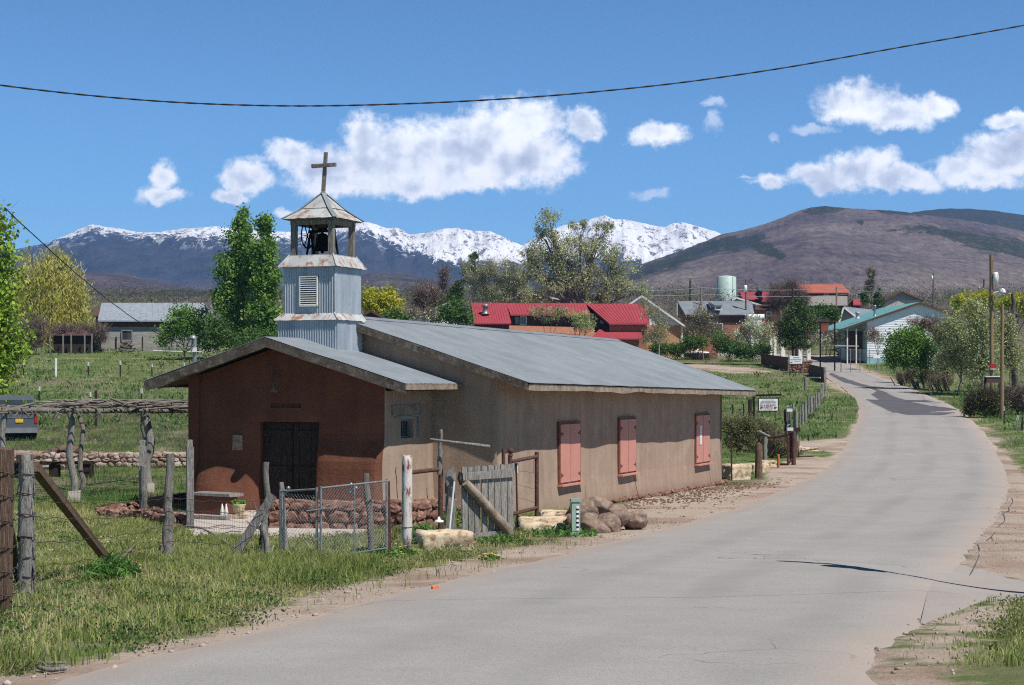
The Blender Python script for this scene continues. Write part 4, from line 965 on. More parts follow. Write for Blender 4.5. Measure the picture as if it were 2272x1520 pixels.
# bench of adobe with plank top, left of door
bz=float(T(a.x,a.y))+.05
bn=thing('adobe_bench','low red adobe bench with a grey plank top against the chapel front','bench',P(470,1160,40.0))
mb=MB(); pl=[P(428,1106,40.4),P(508,1106,39.7)]
b0,b1=P(428,1145,40.3),P(504,1148,39.7)
mb.hexa([Vector((q.x,q.y,z))+SV*s for z in (bz-.05,bz+.42) for q,s in ((b0,0),(b1,0),(b1,.45),(b0,.45))]); mb.build('base',M['adobe_red'],bn)
mb=MB(); mb.beam(Vector((b0.x,b0.y,bz+.46))+SV*.2-WV*.05,Vector((b1.x,b1.y,bz+.46))+SV*.2+WV*.12,.5,.07,jit=.01); mb.build('seat',M['greywood'],bn)
mb=MB(); mb.beam(P(400,1152,38.9),P(506,1156,38.4),.14,.1,jit=.01); o=mb.build('timber',M['greywood'],None,loc=P(450,1154,38.7)); o.location.z=max(o.location.z,bz+.04); tag(o,'grey timber lying on the patio before the adobe bench','timber')
pt=thing('flower_pot','cream fluted pot of green leaves on a pale block by the bench','flower pot',P(530,1154,38.9))
c=pt.location.copy(); c.z=bz
mb=MB(); mb.box(c+UP*.05,.36,.26,.10,rz=-.3,jit=.01); mb.build('block',M['limestone'],pt)
mb=MB(); mb.lathe(c+UP*.10,[(.09,0),(.12,.04),(.135,.14),(.15,.20),(.155,.22),(.13,.22),(.12,.19)],16); mb.build('pot',pm('cream_pot',(.60,.50,.32),(.42,.34,.2),scale=8,stretch=(3,3,.3),rough=.9),pt)
V=[];Q=[]
for i in range(60):
    q=c+Vector((random.gauss(0,.07),random.gauss(0,.07),.30+random.random()*.1)); a1=Vector((random.gauss(0,1),random.gauss(0,1),random.gauss(0,1))).normalized()*.035; a2=a1.orthogonal().normalized()*.03
    n=len(V); V+=[q-a1-a2,q+a1-a2,q+a1+a2,q-a1+a2]; Q.append((n,n+1,n+2,n+3))
npmesh('leaves',[tuple(v) for v in V],Q,L['weed'],pt,tone=RNG.random(60))
for u in (493,502):
    mb=MB(); q=P(u,1137,39.2); q.z=bz+.1; mb.lathe(q,[(.045,-.05),(.05,.0),(.03,.12),(.012,.2),(0,.21)],10); o=mb.build('white_cone',M['white'],None,loc=q); tag(o,'small white cone ornament on the timber by the bench, '+('left one' if u==493 else 'right one'),'ornament','white cones by the bench')
# ---------------------------------------------------------------- near fences
def logp(mb,a,b,r0,r1,n=9,seg=8,rough=.12,wob=.02,seed=0,cap=True):
    rr=random.Random(seed); a=Vector(a); b=Vector(b); L_=(b-a).length; pts=[]; rad=[]
    for i in range(seg+1):
        t=i/seg; w=Vector((rr.uniform(-1,1),rr.uniform(-1,1),0))*wob*(1 if 0<i<seg else 0)
        pts.append(a.lerp(b,t)+w); rad.append((r0+(r1-r0)*t)*rr.uniform(.92,1.08))
    return mb.tube(pts,rad,n,rough=rough)
def wirep(mb,a,b,sag,r=.004,n=14,curl=.012,seed=0):
    rr=random.Random(seed); pts=[]
    for i in range(n+1):
        t=i/n; p=Vector(a).lerp(Vector(b),t); p.z-=sag*4*t*(1-t)+rr.uniform(-curl,curl)*(0<i<n); pts.append(p)
    return mb.tube(pts,r,4,cap=False)
# left barbed-wire fence: three posts, brace and wires
fA=G(15,1372); fB=G(58,1322); fC=G(374,1246); fD=G(588,1240)
fence=thing('wire_fence','rusty barbed and woven wire fence with gnarled posts along the grassy bank','fence',fB)
hgt=lambda p,v: (p.z*0+ZC+(HY-v)/F*p.y)-p.z
m_=MB(); p=fA+Vector((-.02,0,0))
w0=.12; h=hgt(fA,994)
m_.hexa([fA+Vector(q) for q in ((-.10,-.06,-.4),(.03,-.06,-.4),(.03,.06,-.4),(-.10,.06,-.4),(-.12,-.07,h),(.055,-.07,h-.02),(.055,.07,h),(-.12,.07,h+.01))])
o=m_.build('post',M['redwood'],fence); o['label']='split red-brown timber post at the edge'
m_=MB(); logp(m_,fB-UP*.3,fB+UP*hgt(fB,1008)+Vector((-.0,0,0)),.085,.072,n=11,seg=14,rough=.30,wob=.012,seed=4)
rr=random.Random(8)
for i in range(34):   # shredded bark strips
    z=rr.uniform(.1,1.55); a=rr.uniform(0,6.28); q=fB+Vector((math.cos(a)*.082,math.sin(a)*.082,z)); m_.tone=rr.random()
    m_.beam(q,q+Vector((math.cos(a)*rr.uniform(.0,.03),math.sin(a)*.015,-rr.uniform(.12,.35))),.018,.007)
o=m_.build('post',M['greywood'],fence); o['label']='gnarled silver juniper post with shredded bark'
m_=MB(); t0=P(36,1016,fB.y-.05); m_.beam(t0,P(70,1014,fB.y),.06,.06); m_.build('rail_stub',M['darkwood'],fence)
m_=MB(); a=P(77,1036,fB.y+.03); b=G(255,1258); b.z-=.05; m_.beam(a,b,.095,.10,jit=.01); o=m_.build('brace',M['redwood'],fence); o['label']='long dark diagonal brace board'
m_=MB(); m_.beam(P(22,1180,19.2),G(42,1290),.09,.09); m_.build('brace',M['darkwood'],fence)
m_=MB(); logp(m_,fC-UP*.3,fC+UP*hgt(fC,1007)+Vector((.03,0,0)),.085,.062,n=10,seg=12,rough=.2,wob=.03,seed=11)
m_.tube([fC+Vector((-.07,-.03,.12)),fC+Vector((-.12,-.05,.2)),fC+Vector((-.10,-.06,.27))],.025,6); o=m_.build('post',M['oldwood'],fence); o['label']='knotty grey juniper post in the grass'
m_=MB(); logp(m_,fD-UP*.3,fD+UP*hgt(fD,1025)+Vector((.02,0,0)),.05,.045,n=8,seg=12,rough=.2,wob=.03,seed=13)
for (a,b,c) in (((-.02,.62),(-.14,.78),(-.2,.95)),((-.03,.45),(-.18,.52),(-.30,.60))):
    m_.tube([fD+Vector((x,0,z)) for x,z in (a,b,c)],[.022,.015,.008],6)
o=m_.build('post',M['oldwood'],fence); o['label']='thin knobbly post beside the leaning plank'
wr_=MB()
fL=G(-160,1400)
for i,(f0) in enumerate((.15,.38,.62,.88,1.13,1.36)):
    wr_.tone=.5
    wirep(wr_,fL+UP*(f0+.1),fA+UP*(f0+.08)+Vector((0,-.08,0)),.02,.006,seed=i)
    wirep(wr_,fA+UP*(f0+.08)+Vector((0,-.08,0)),fB+UP*(f0+.03)+Vector((0,-.1,0)),.02,.005,seed=i+10)
for i,f0 in enumerate((.35,.62,.9,1.1)):
    wirep(wr_,fB+UP*f0+Vector((0,-.1,0)),fC+UP*(f0*.92)+Vector((0,-.08,0)),.07,.0042,n=26,seed=i+20,curl=.02)
    wirep(wr_,fC+UP*(f0*.92)+Vector((0,-.08,0)),fD+UP*(f0*.85)+Vector((0,-.05,0)),.04,.0042,n=16,seed=i+30,curl=.02)
for q,r_ in ((fA,.095),(fB,.105)):
    for f0 in (.23,.46,.7,.96,1.2,1.43):
        z=q.z+f0*(1 if q is fA else .97); wr_.tube([Vector((q.x+math.cos(a)*r_-.02*(q is fA),q.y+math.sin(a)*r_,z+.01*math.sin(3*a))) for a in np.linspace(0,6.283,13)],.006,4,cap=False)
wr_.build('wires',M['wire'],fence)
# two tall silver posts with notched tops, carrying woven wire
pA=G(317,1145); pB=G(422,1172); pB.y-=.0
for (p,v,w,lab) in ((pA,976,.17,'tall silver gate post with a notched top, standing in the grass by the pergola'),(pB,975,.155,'tall silver gate post with a notched top, before the left corner of the chapel')):
    t=thing('gate_post',lab,'post',p,'tall notched silver posts')
    m_=MB(); h=hgt(p,v); m_.box(p+UP*((h-.16)/2-.15),w,w,h-.16+.3,rz=.2,jit=.008); m_.tone=.7; m_.box(p+UP*(h-.09),w*.66,w*.66,.16,rz=.2,jit=.006)
    if p is pA: 
        m_.tone=.2; logp(m_,p+Vector((.06,-.14,-.2)),p+Vector((.06,-.14,h*.66)),.09,.07,seed=3,rough=.25)
    m_.build('post_body',M['greywood'],t)
mesh_=thing('woven_wire_fence','low woven wire netting running from the grass to the leaning plank','wire netting',G(480,1190))
m_=MB(); pts=[G(110,1130),pA,G(370,1165),pB,G(520,1195),G(600,1205)]
for a,b in zip(pts[:-1],pts[1:]):
    n=max(int((b-a).length/.12),2)
    for i in range(n):
        q=a.lerp(b,i/n); q.z=float(T(q.x,q.y)); m_.tube([q,q+UP*.62],.0022,3,cap=False)
    for z in (.05,.2,.34,.48,.62):
        aa=a.copy(); bb=b.copy(); wirep(m_,aa+UP*z,bb+UP*z,.01,.0026,n=8,curl=.008,seed=int(z*100))
m_.build('netting',M['wire'],mesh_)
# leaning plank
t=thing('leaning_plank','weathered grey plank leaning against the thin fence post','plank',G(512,1238))
m_=MB(); a=G(512,1240); b=P(606,1098,27.4); m_.beam(a-UP*.05,b,.135,.04,upv=(0,-1,.2),jit=.012); m_.build('board',M['greywood'],t)
t=thing('short_post','dark rotten post leaning behind the foot of the grey plank','post',G(580,1225))
m_=MB(); logp(m_,G(577,1225)-UP*.1,P(592,1140,28.3),.055,.05,seed=21,rough=.2); m_.build('post_body',M['darkwood'],t)
t=thing('broken_post','broken splintered post with a white tag, leaning on the chain-link gate','post',G(600,1252))
m_=MB(); logp(m_,G(601,1253)-UP*.1,P(584,1165,26.6),.05,.06,seed=22,rough=.3); m_.build('post_body',M['oldwood'],t)
m_=MB(); m_.beam(P(603,1226,26.4),P(607,1210,26.4),.03,.01); m_.build('tag',M['white'],t)
# bleached dead branches in the grass
for i,(pts,lab) in enumerate(((((412,1180),(450,1186),(480,1203),(505,1222),(530,1236)),'long bleached dead branch lying in the grass before the patio'),(((262,1262),(285,1240),(300,1222)),'short bleached stick beside the diagonal brace'),(((275,1290),(292,1286),(306,1283)),'small dry stick under the leafy clump'),(((82,1477),(110,1480),(145,1479)),'curved dead stick on the dirt at the road edge'),(((85,1490),(112,1497),(147,1492)),'thick dead stick on the dirt at the road edge'))):
    m_=MB(); q=[G(u,v)+UP*(.12 if i<3 else .03) for u,v in pts]; m_.tube(q,[.02 if i<3 else .012 if i==3 else .018]*len(q),6,rough=.2)
    if i==0: m_.tube([q[1],q[1]+Vector((.35,.2,.06)),q[1]+Vector((.6,.35,.02))],.012,5); m_.tube([q[2],q[2]+Vector((.3,-.1,.1)),q[2]+Vector((.5,-.2,.1))],.01,5)
    o=m_.build('dead_branch',M['greywood'],None,loc=q[0]); tag(o,lab,'branch')
# ---------------------------------------------------------------- chain link gates
def chainpanel(mb,a,b,h,sp=.062,r=.002):
    a=Vector(a); b=Vector(b); L_=(b-a).length; e=(b-a).normalized(); n=int((L_+h)/sp)
    for i in range(n):
        x=i*sp
        for sgn in (0,1):
            x0,z0=(x,0) if x<=L_ else (L_,x-L_); x1=x-h; z1=h
            if x1<0: z1=x; x1=0
            if sgn: x0=L_-x0; x1=L_-x1
            if z1-z0<.01: continue
            p0=a+e*x0+UP*z0; p1=a+e*x1+UP*z1; mb.tube([p0,p1],r,3,cap=False)
gate=thing('chain_link_gate','pair of galvanised chain-link gate leaves standing closed before the door','gate',G(700,1255))
q0=P(622,1255,27.3); q1=P(703,1255,26.9); q2=P(712,1255,26.85); q3=P(858,1225,27.9); zb=float(T(q1.x,q1.y))+.03
def leaf(a,b,ha,hb_,za,zb_,mid):
    a=Vector((a.x,a.y,za)); b=Vector((b.x,b.y,zb_))
    f=MB(); f.tube([a,a+UP*ha],.019,8); f.tube([b,b+UP*hb_],.019,8); f.tube([a+UP*(ha-.03),b+UP*(hb_-.03)],.016,8); f.tube([a+UP*.03,b+UP*.03],.014,8)
    for t in mid: c=a.lerp(b,t); f.tube([c,c+UP*(ha+(hb_-ha)*t-.03)],.014,8)
    fo=f.build('gate_frame',M['chain'],gate)
    c=MB(); chainpanel(c,a+Vector((0,-.02,.04)),b+Vector((0,-.02,.04)),min(ha,hb_)-.09); c.build('chain_mesh',M['chain'],gate)
leaf(q0,q1,1.04,1.12,zb+.02,zb,(.1,))
leaf(q2,q3,1.14,1.14,zb,zb+.05,(.5,))
m_=MB(); m_.tube([P(680,1134,26.85),P(730,1128,26.8)],.014,6); m_.build('bar',M['chain'],gate); m_=MB(); m_.tube([P(697,1200,26.8),P(708,1192,26.8),P(706,1180,26.8)],.02,6); m_.build('latch',M['chain'],gate)
m_=MB(); 
for u,v in ((779,1080),(786,1092),(775,1096),(790,1088),(635,1095),(640,1088)):
    m_.lathe(P(u,v,27.4),[(0,0),(.03,.02),(.03,.05),(0,.07)],8)
m_.build('hinge_cap',M['chain'],gate)
def postthing(u,vb,vt,r0,r1,mat,lab,name='fence_post',du=0,seed=1,cat='post',group=None,rough=.15,d=None,n=9,wob=.015):
    b=G(u,vb) if d is None else at(u,d); t=thing(name,lab,cat,b,group); m_=MB()
    top=P(u+du,vt,b.y); logp(m_,b-UP*.25,top,r0,r1,n=n,seg=9,rough=rough,seed=seed,wob=wob); m_.build('post_body',mat,t); return t
postthing(828,1240,1050,.065,.05,M['oldwood'],'leaning grey post with frayed wood behind the chain-link gate',du=-16,seed=31)
postthing(638,1190,1070,.045,.045,M['greywood'],'thin grey post behind the left leaf of the chain-link gate',du=-14,seed=32,d=28.2)
def steel(u,vb,vt,r,mat,lab,name='steel_post',du=0,d=None,tip=None,group=None,cat='post'):
    b=G(u,vb) if d is None else at(u,d); t=thing(name,lab,cat,b,group); m_=MB(); top=P(u+du,vt,b.y)
    m_.beam(b-UP*.2,top,r,r,jit=0); m_.beam(b-UP*.2+Vector((0,-r*.8,0)),top+Vector((0,-r*.8,0)),r*.3,r); m_.build('post_body',mat,t)
    if tip:
        k_=MB(); k_.beam(top-(top-b)*tip,top+UP*.005,r*1.25,r*2.2); k_.build('white_tip',M['white'],t)
    return t
steel(866,1240,1068,.045,M['rust'],'rusty steel fence post holding the chain-link gate',du=-4)
# white pipe bollard
b=G(903,1222); t=thing('pipe_bollard','thick rusty steel pipe with flaking white paint and pointed foot','bollard',b)
m_=MB(); top=hgt(b,1010); m_.lathe(b,[(0,0),(.05,.02),(.06,.12),(.09,.2),(.092,.22)]+[(.092,z) for z in np.linspace(.3,top-.01,9)]+[(.07,top),(.065,top-.02),(0,top-.03)],20); m_.build('pipe',M['rustwhite'],t)
m_=MB(); m_.tube([b+Vector((math.cos(a)*.096,math.sin(a)*.096,.42)) for a in np.linspace(0,6.283,17)],.009,5,cap=False); m_.build('wire_band',M['chain'],t)
# pipe fence with tall post
b=G(975,1208); b=at(977,34.0); pf_=thing('pipe_fence','rusty pipe fence section with tall post and crooked wooden arm','fence',b)
m_=MB(); m_.tube([b-UP*.2,P(978,1040,34.0)],.05,10); m_.build('steel_post',M['rust'],pf_)
m_=MB(); logp(m_,P(974,1052,33.93),P(978,953,33.93),.055,.04,n=8,seg=8,seed=41,rough=.15); 
m_.build('wooden_post_top',M['oldwood'],pf_)
m_=MB(); logp(m_,P(955,975,33.8),P(1087,992,33.6),.022,.035,n=7,seg=8,seed=42,rough=.25,wob=.015); o=m_.build('wooden_arm',M['greywood'],pf_)
for v0,v1 in ((1049,1041),(1188,1176)):
    m_=MB(); m_.tube([P(905,v0,32.6),P(976,v1,34.0)],.042,9); m_.build('rail',M['rust'],pf_)
m_=MB(); m_.lathe(P(974,1158,33.8),[(.09,0),(.08,.03),(.03,.045),(.02,.1),(0,.1)],12); m_.build('white_shade',M['white'],pf_)
# white/grey picket gates
def slab(mb,c4,th): # quad corners bl br tr tl, thickness away
    e=(c4[1]-c4[0]).cross(c4[3]-c4[0]).normalized()*th; mb.hexa([c4[0],c4[1],c4[1]+e,c4[0]+e,c4[3],c4[2],c4[2]+e,c4[3]+e])
wg=thing('picket_gate','wide weathered grey board gate with a round diagonal log brace','gate',G(1030,1205))
A0=P(1026,1190,34.4); A1=P(1136,1190,34.9); zb=A0.z; da_=34.4; 
def gpnt(u,v): 
    t=(u-1022)/(1137-1022); return P(u,v,34.35+.7*t)
m_=MB(); rr=random.Random(6)
tops=[(1023,1036),(1037,1036),(1051,1034),(1067,1033),(1082,1032),(1096,1031),(1110,1030),(1124,1029)]
for i,(u,v) in enumerate(tops):
    m_.tone=rr.random(); w=12.2; vb=1196-(u-1022)*.16+rr.uniform(-2,3)
    slab(m_,[gpnt(u+2,vb),gpnt(u+w+1.5,vb-1),gpnt(u+w,v+rr.uniform(-1.5,2)),gpnt(u,v)],.025)
m_.build('boards',M['greywood'],wg)
for c4 in (((1026,1066),(1138,1058),(1139,1039),(1025,1049)),((1030,1202),(1138,1191),(1137,1173),(1029,1186))):
    m_=MB(); m_.tone=.6; cc=[gpnt(u,v)+Vector((0,-.05,0)) for u,v in c4]; slab(m_,cc,.035); m_.build('cross_board',M['greywood'],wg)
m_=MB(); logp(m_,gpnt(1033,1070)+Vector((0,-.13,0)),gpnt(1128,1177)+Vector((0,-.13,0)),.085,.10,n=10,seg=8,seed=51,rough=.05,wob=.006); o=m_.build('brace',M['roughboard'],wg); 
m_=MB(); m_.tube([gpnt(1021,1048),gpnt(1018,1062),gpnt(1023,1075)],.03,7); m_.build('hinge',M['iron'],wg)
ng=thing('narrow_gate','narrow leaning leaf of grey boards with a white pole across it','gate',G(1000,1205))
m_=MB()
for u,vt,ub,vb in ((986,1047,990,1184),(993,1041,998,1188),(1000,1036,1006,1190)):
    m_.tone=rr.random(); slab(m_,[P(ub,vb,34.1),P(ub+7,vb,34.1),P(u+7,vt,34.1),P(u,vt,34.1)],.025)
m_.build('boards',M['greywood'],ng)
m_=MB(); slab(m_,[P(990,1079,34.0),P(1011,1064,34.05),P(1010,1048,34.05),P(990,1060,34.0)],.03); m_.build('cross_board',M['greywood'],ng)
m_=MB(); m_.tube([P(1008,1068,33.95),P(997,1178,33.9)],.022,7); m_.build('pole',M['white'],ng)
# pipe frame right of the gate
pg=thing('pipe_railing','rusty pipe frame with ball-topped post beside the board gate','fence',at(1135,35.4))
for nm,u,vt,vb,r,d in (('tall_post',1117,995,1160,.038,36.1),('ball_post',1132,1010,1165,.045,35.3),('end_post',1191,1003,1146,.045,37.0)):
    m_=MB(); q=at(u,d); m_.tube([q-UP*.1,P(u,vt,d)],r,9); m_.build(nm,M['rust'],pg)
m_=MB(); c=P(1133,1010,35.3); m_.lathe(c-UP*.02,[(.05,0),(.05,.03),(.03,.05),(.055,.075),(.07,.11),(.055,.15),(0,.165)],12); m_.build('ball_finial',M['rust'],pg)
for v0,v1 in ((1024,1013),(1141,1127)):
    m_=MB(); m_.tube([P(1134,v0,35.3),P(1191,v1,37.0)],.04,9); m_.build('rail',M['rust'],pg)
m_=MB(); 
for v0,v1 in ((1044,1051),(1075,1087),(1103,1117)): wirep(m_,P(1148,v0,35.8),P(1192,v1,36.9),.0,.003,n=6,curl=.01)
m_.build('wires',M['wire'],pg)
steel(1149,1150,1028,.035,M['iron'],'thin steel post with white tip between the pipe frame uprights',du=-4,d=35.8,tip=.13)
# ---------------------------------------------------------------- rocks
def rockt(name,u,v,d,rx,ry,rz_,lab,mat,seed,rot=0,ang=0,amp=.22,tilt=0,group=None,cat='boulder',zoff=None,sub=4,tone=.5):
    c=P(u,v,d); o_=MB(); o_.tone=tone
    if zoff is not None: c.z=float(T(c.x,c.y))+zoff
    o_.rock(c,rx,ry,rz_,rot,amp,seed,sub,tilt,ang)
    o=o_.build(name,mat,None,loc=c); return tag(o,lab,cat,group)
rockt('limestone_block',988,1209,31.2,.58,.34,.30,'pale limestone block in front of the narrow grey gate leaf',M['limestone'],3,.15,.85,.22,group='pale limestone blocks',cat='rock')
rockt('limestone_block',1200,1168,36.0,.60,.42,.24,'long pale limestone block between the board gate and the green pedestal',M['limestone'],8,.1,.85,.25,group='pale limestone blocks',cat='rock')
rockt('limestone_block',1232,1143,38.2,.36,.3,.13,'low pale limestone block against the chapel wall, behind the long one',M['limestone'],12,.1,.8,.25,group='pale limestone blocks',cat='rock')
rockt('limestone_block',1012,1240,30.5,.22,.16,.05,'flat little pale stone in the weeds below the limestone block',M['limestone'],14,.1,.6,.25,cat='rock')
rockt('limestone_block',1632,1052,61.5,.52,.55,.42,'large squared pale rock with a dark hollow at the chapel\'s far corner',M['limestone'],17,.3,.9,.22,cat='rock')
rockt('limestone_block',1676,1045,66,.55,.5,.36,'pale rock behind the thick brown gate post',M['limestone'],19,.6,.85,.22,cat='rock')
rockt('limestone_block',1703,1031,70,.38,.4,.22,'pale rock right of the thick brown gate post, before the iron gate',M['limestone'],23,.2,.8,.22,cat='rock')
rockt('limestone_block',1775,1000,75,.14,.2,.2,'small pale rock at the edge of the gravel turnout',M['limestone'],25,.2,.6,.22,cat='rock')
rockt('limestone_block',1795,997,75,.5,.3,.10,'flat pale stones edging the gravel turnout',M['limestone'],27,.1,.7,.3,cat='rock')
BO=[(1292,1136,38.0,.30,.28,.24,0,'round dark boulder behind the green pedestal',.2),(1328,1125,38.6,.26,.24,.22,.5,'smooth light brown boulder on top of the pile',.9),(1310,1160,37.4,.26,.25,.20,.2,'brown boulder in the middle of the pile, behind the front pair',.5),(1317,1176,36.4,.42,.26,.21,.45,'big reddish front boulder at the foot of the pile',.65),(1350,1170,36.9,.25,.26,.26,.7,'brown boulder with a grey foot at the right of the pile front',.35),(1371,1145,37.7,.27,.25,.22,.5,'reddish brown boulder at the back right of the pile',.6),(1408,1156,37.9,.30,.25,.18,.5,'purple-grey boulder lying alone right of the pile',.75),(1272,1158,37.2,.16,.2,.16,0,'small dark boulder between the pedestal and the limestone block',.25)]
for i,(u,v,d,a,b,c,r,lab,tn) in enumerate(BO):
    o=rockt('boulder',u,v,d,a*1.13,b*1.1,c*1.13,lab,M['boulder'],40+i*3,rot=.3*i,amp=.22,tilt=r,group='brown boulders piled by the chapel wall',tone=tn,ang=.15,sub=4)
b=at(1277,35.4); t=thing('utility_pedestal','pale green utility pedestal with yellow and black marks beside the boulders','utility box',b)
m_=MB(); h=hgt(b,1112); m_.box(b+UP*(h/2-.05),.17,.15,h+.1,rz=.12,jit=.0); m_.build('cabinet',M['green_box'],t)
m_=MB(); m_.box(b+UP*(h+.02),.21,.19,.06,rz=.12); m_.build('lid',M['green_box'],t)
m_=MB(); 
for i in range(6): m_.box(b+Vector((.04,-.079,h-.12-.09*i)),.05,.012,.045,rz=.12)
m_.build('label_strip',M['sign_white'],t)
m_=MB(); 
for i in range(5): m_.box(b+Vector((.04,-.081,h-.165-.09*i)),.05,.012,.02,rz=.12)
m_.build('black_marks',M['black'],t)
# ---------------------------------------------------------------- beyond the chapel's far end
steel(1623,1075,970,.05,M['rust'],'thin rusty post in front of the large squared rock',d=60.8)
postthing(1683,1062,985,.14,.13,M['redwood'],'thick red-brown timber post with a pale top among the rocks',seed=61,rough=.05,name='gate_post')
postthing(1697,1012,968,.10,.085,M['greywood'],'pale grey post holding the left end of the iron gate',seed=62,d=72,name='gate_post',du=1)
t=thing('leaning_log','short bleached log leaning on top of the pale gate post','log',P(1697,966,72)); m_=MB(); logp(m_,P(1685,958,72.2),P(1708,970,71.6),.07,.05,seed=63); m_.build('log_body',M['greywood'],t)
ig=thing('iron_gate','rusty iron gate with a sagging top rail across the grassy opening','gate',at(1735,72))
m_=MB(); m_.tube([P(1703,971,71.6),P(1725,969,71.3),P(1745,966,71),P(1761,959,70.6)],.05,7); m_.build('top_rail',M['rust'],ig)
m_=MB(); m_.tube([P(1730,1030,70.4),P(1748,1030,70),P(1758,1018,70)],.045,7); m_.build('bottom_rail',M['rust'],ig)
for u,vt in ((1748,966),(1754,962),(1759,960)):
    m_=MB(); m_.tube([P(u,vt,70.5),P(u,1027-(u-1748)*1.0,70.5)],.045,7); m_.build('bar',M['rust'],ig)
postthing(1761,1012,958,.09,.09,M['rust'],'dark rusty pipe post carrying the right end of the iron gate',seed=66,d=70.4,rough=0,name='gate_post')
steel(1727,1046,1008,.09,M['orange'],'orange painted survey stake in the grass before the iron gate',name='survey_stake',cat='stake',d=69)
postthing(1766,1002,978,.16,.15,M['redwood'],'short orange-brown stump beside the gravel turnout',seed=67,d=75,name='stump_post')
# hanging sign with bracket
sb=at(1673,101); sg=thing('hanging_sign','white framed sign with red arrow hanging from a black bracket post','sign',sb)
m_=MB(); m_.beam(sb-UP*.2,P(1672,880,101),.12,.12); m_.beam(P(1670,877.5,101),P(1734,876,100.8),.09,.10); m_.build('bracket_post',M['black'],sg)
m_=MB(); c=[P(1682,913,100.8),P(1727.5,913,100.8),P(1727.5,883,100.8),P(1682,883,100.8)]; slab(m_,c,.03); m_.build('frame',M['black'],sg)
bd=MB(); c=[P(1684,911,100.75),P(1725.5,911,100.75),P(1725.5,885,100.75),P(1684,885,100.75)]; slab(bd,c,.02); bo=bd.build('board',M['sign_white'],sg)
m_=MB(); 
for u in (1688,1722): m_.tube([P(u,883,100.8),P(u,878,100.8)],.01,4)
m_.build('hook',M['black'],sg)
def text(s,size,pos,mat,parent,name='lettering',ext=.004,align='CENTER',sx=1):
    cu=bpy.data.curves.new(name,'FONT'); cu.body=s; cu.size=size; cu.align_x=align; cu.align_y='CENTER'; cu.extrude=ext
    o=bpy.data.objects.new(name,cu); COL.objects.link(o); bpy.context.view_layer.update()
    dg=bpy.context.evaluated_depsgraph_get(); me=bpy.data.meshes.new_from_object(o.evaluated_get(dg)); bpy.data.objects.remove(o)
    po_=_org(parent); o=link(name,me,mat,parent); o.location=Vector(pos)-po_; o.rotation_euler=(math.pi/2,0,0); o.scale=(sx,1,1); return o
text('BED & BREAKFAST',.125,P(1705,897.8,100.7),M['sign_grey'],sg,sx=.92)
text('OFFICE',.155,P(1704.5,904.2,100.7),M['sign_red'],sg,sx=1.15)
m_=MB(); y=100.7
m_.add([P(1686,904.2,y),P(1689.5,901.2,y),P(1689.5,902.6,y),P(1692.5,902.6,y),P(1692.5,905.8,y),P(1689.5,905.8,y),P(1689.5,907.2,y)],[(0,1,2,3,4,5,6)]); m_.quad(P(1717.5,902.6,y),P(1723.5,902.6,y),P(1723.5,905.8,y),P(1717.5,905.8,y)); m_.build('arrow',M['sign_red'],sg)
m_=MB(); rr=random.Random(2)
def marks(mb,u0,u1,v,y,h,d_):   # lines of writing too small to read
    u=u0
    while u<u1:
        w=rr.uniform(.8,1.7); mb.quad(P(u,v+h,d_),P(min(u+w,u1),v+h,d_),P(min(u+w,u1),v,d_),P(u,v,d_)); u+=w+.55
marks(m_,1692,1718,886.6,0,1.3,100.7); marks(m_,1688,1722,890.6,0,2.4,100.7); marks(m_,1692.5,1717,899.9,0,.9,100.7); marks(m_,1697,1713,908.3,0,.8,100.7)
m_.build('small_lettering',M['sign_grey'],sg)
steel(1720,962,912,.03,M['iron'],'thin dark stake below the hanging sign',name='stake',cat='stake',d=96)
# post stump left of the sign
postthing(1664,935,886,.11,.12,M['darkwood'],'dark charred post just left of the hanging sign bracket',seed=68,d=102)
# mailboxes
mx=at(1756,82); mbx=thing('mailbox_stand','grey timber stand with white mailboxes where the fence meets the driveway','mailbox',mx)
for i,(u,v0,v1,du) in enumerate(((1743,968,908,0),(1750,965,908,4),(1760,960,894,6),(1766,958,906,3))):
    m_=MB(); d=82-i*.15; logp(m_,Vector((P(u+du,0,d).x,d,float(T(P(u+du,0,d).x,d))-.1)),P(u,v1,d),.07,.06,seed=70+i); m_.build('post',M['greywood' if i else 'iron'],mbx)
for u,v,s_ in ((1751,910,1),(1752.5,952,1.05)):
    m_=MB(); c=P(u,v,81.3); w,h,l=.26*s_,.14*s_,.3
    m_.box(c-UP*.0,w,l,h); m_.lathe(c+UP*(h/2)+Vector((0,-l/2,0)),[(w/2,0),(w/2,l)],16,ax=(0,1,0)); bx=m_.build('mailbox',M['white'],mbx)
m_=MB(); m_.box(P(1765,953,81.5),.36,.6,.18); m_.build('box',M['darkwood'],mbx)
# roadside fence beyond the chapel (posts are parts of the fence)
rf=thing('roadside_fence','long row of uneven grey posts and wire along the left road verge','fence',at(1800,110))
FP=[(1774,952,903),(1781,944,898),(1787,936,891),(1793,930,889),(1794,927,884),(1800,921,880),(1806,915,882),(1811,910,873),(1816,905,871),(1819,897,861),(1823,894,861),(1825,885,852),(1829,878,842),(1832,870,828),(1831,862,815)]
prev=None; wr2=MB()
for i,(u,vb,vt) in enumerate(FP):
    b=G(u,vb); m_=MB(); r=.045+.03*((i*7)%3); logp(m_,b-UP*.2,P(u-((i*5)%3)+1,vt,b.y),r,r*.85,n=7,seg=5,seed=80+i); m_.tone=(i*.37)%1; m_.build('post',M['greywood'] if i%3 else M['oldwood'],rf)
    if prev is not None:
        for f0 in (.4,.8,1.1): wirep(wr2,prev+UP*f0,b+UP*f0,.02,.006,n=5,seed=i)
    prev=b
wr2.build('wires',M['wire'],rf)
postthing(1787,868,838,.12,.10,M['oldwood'],'squat weathered post standing in the field before the stone pillar wall',seed=95,d=150)
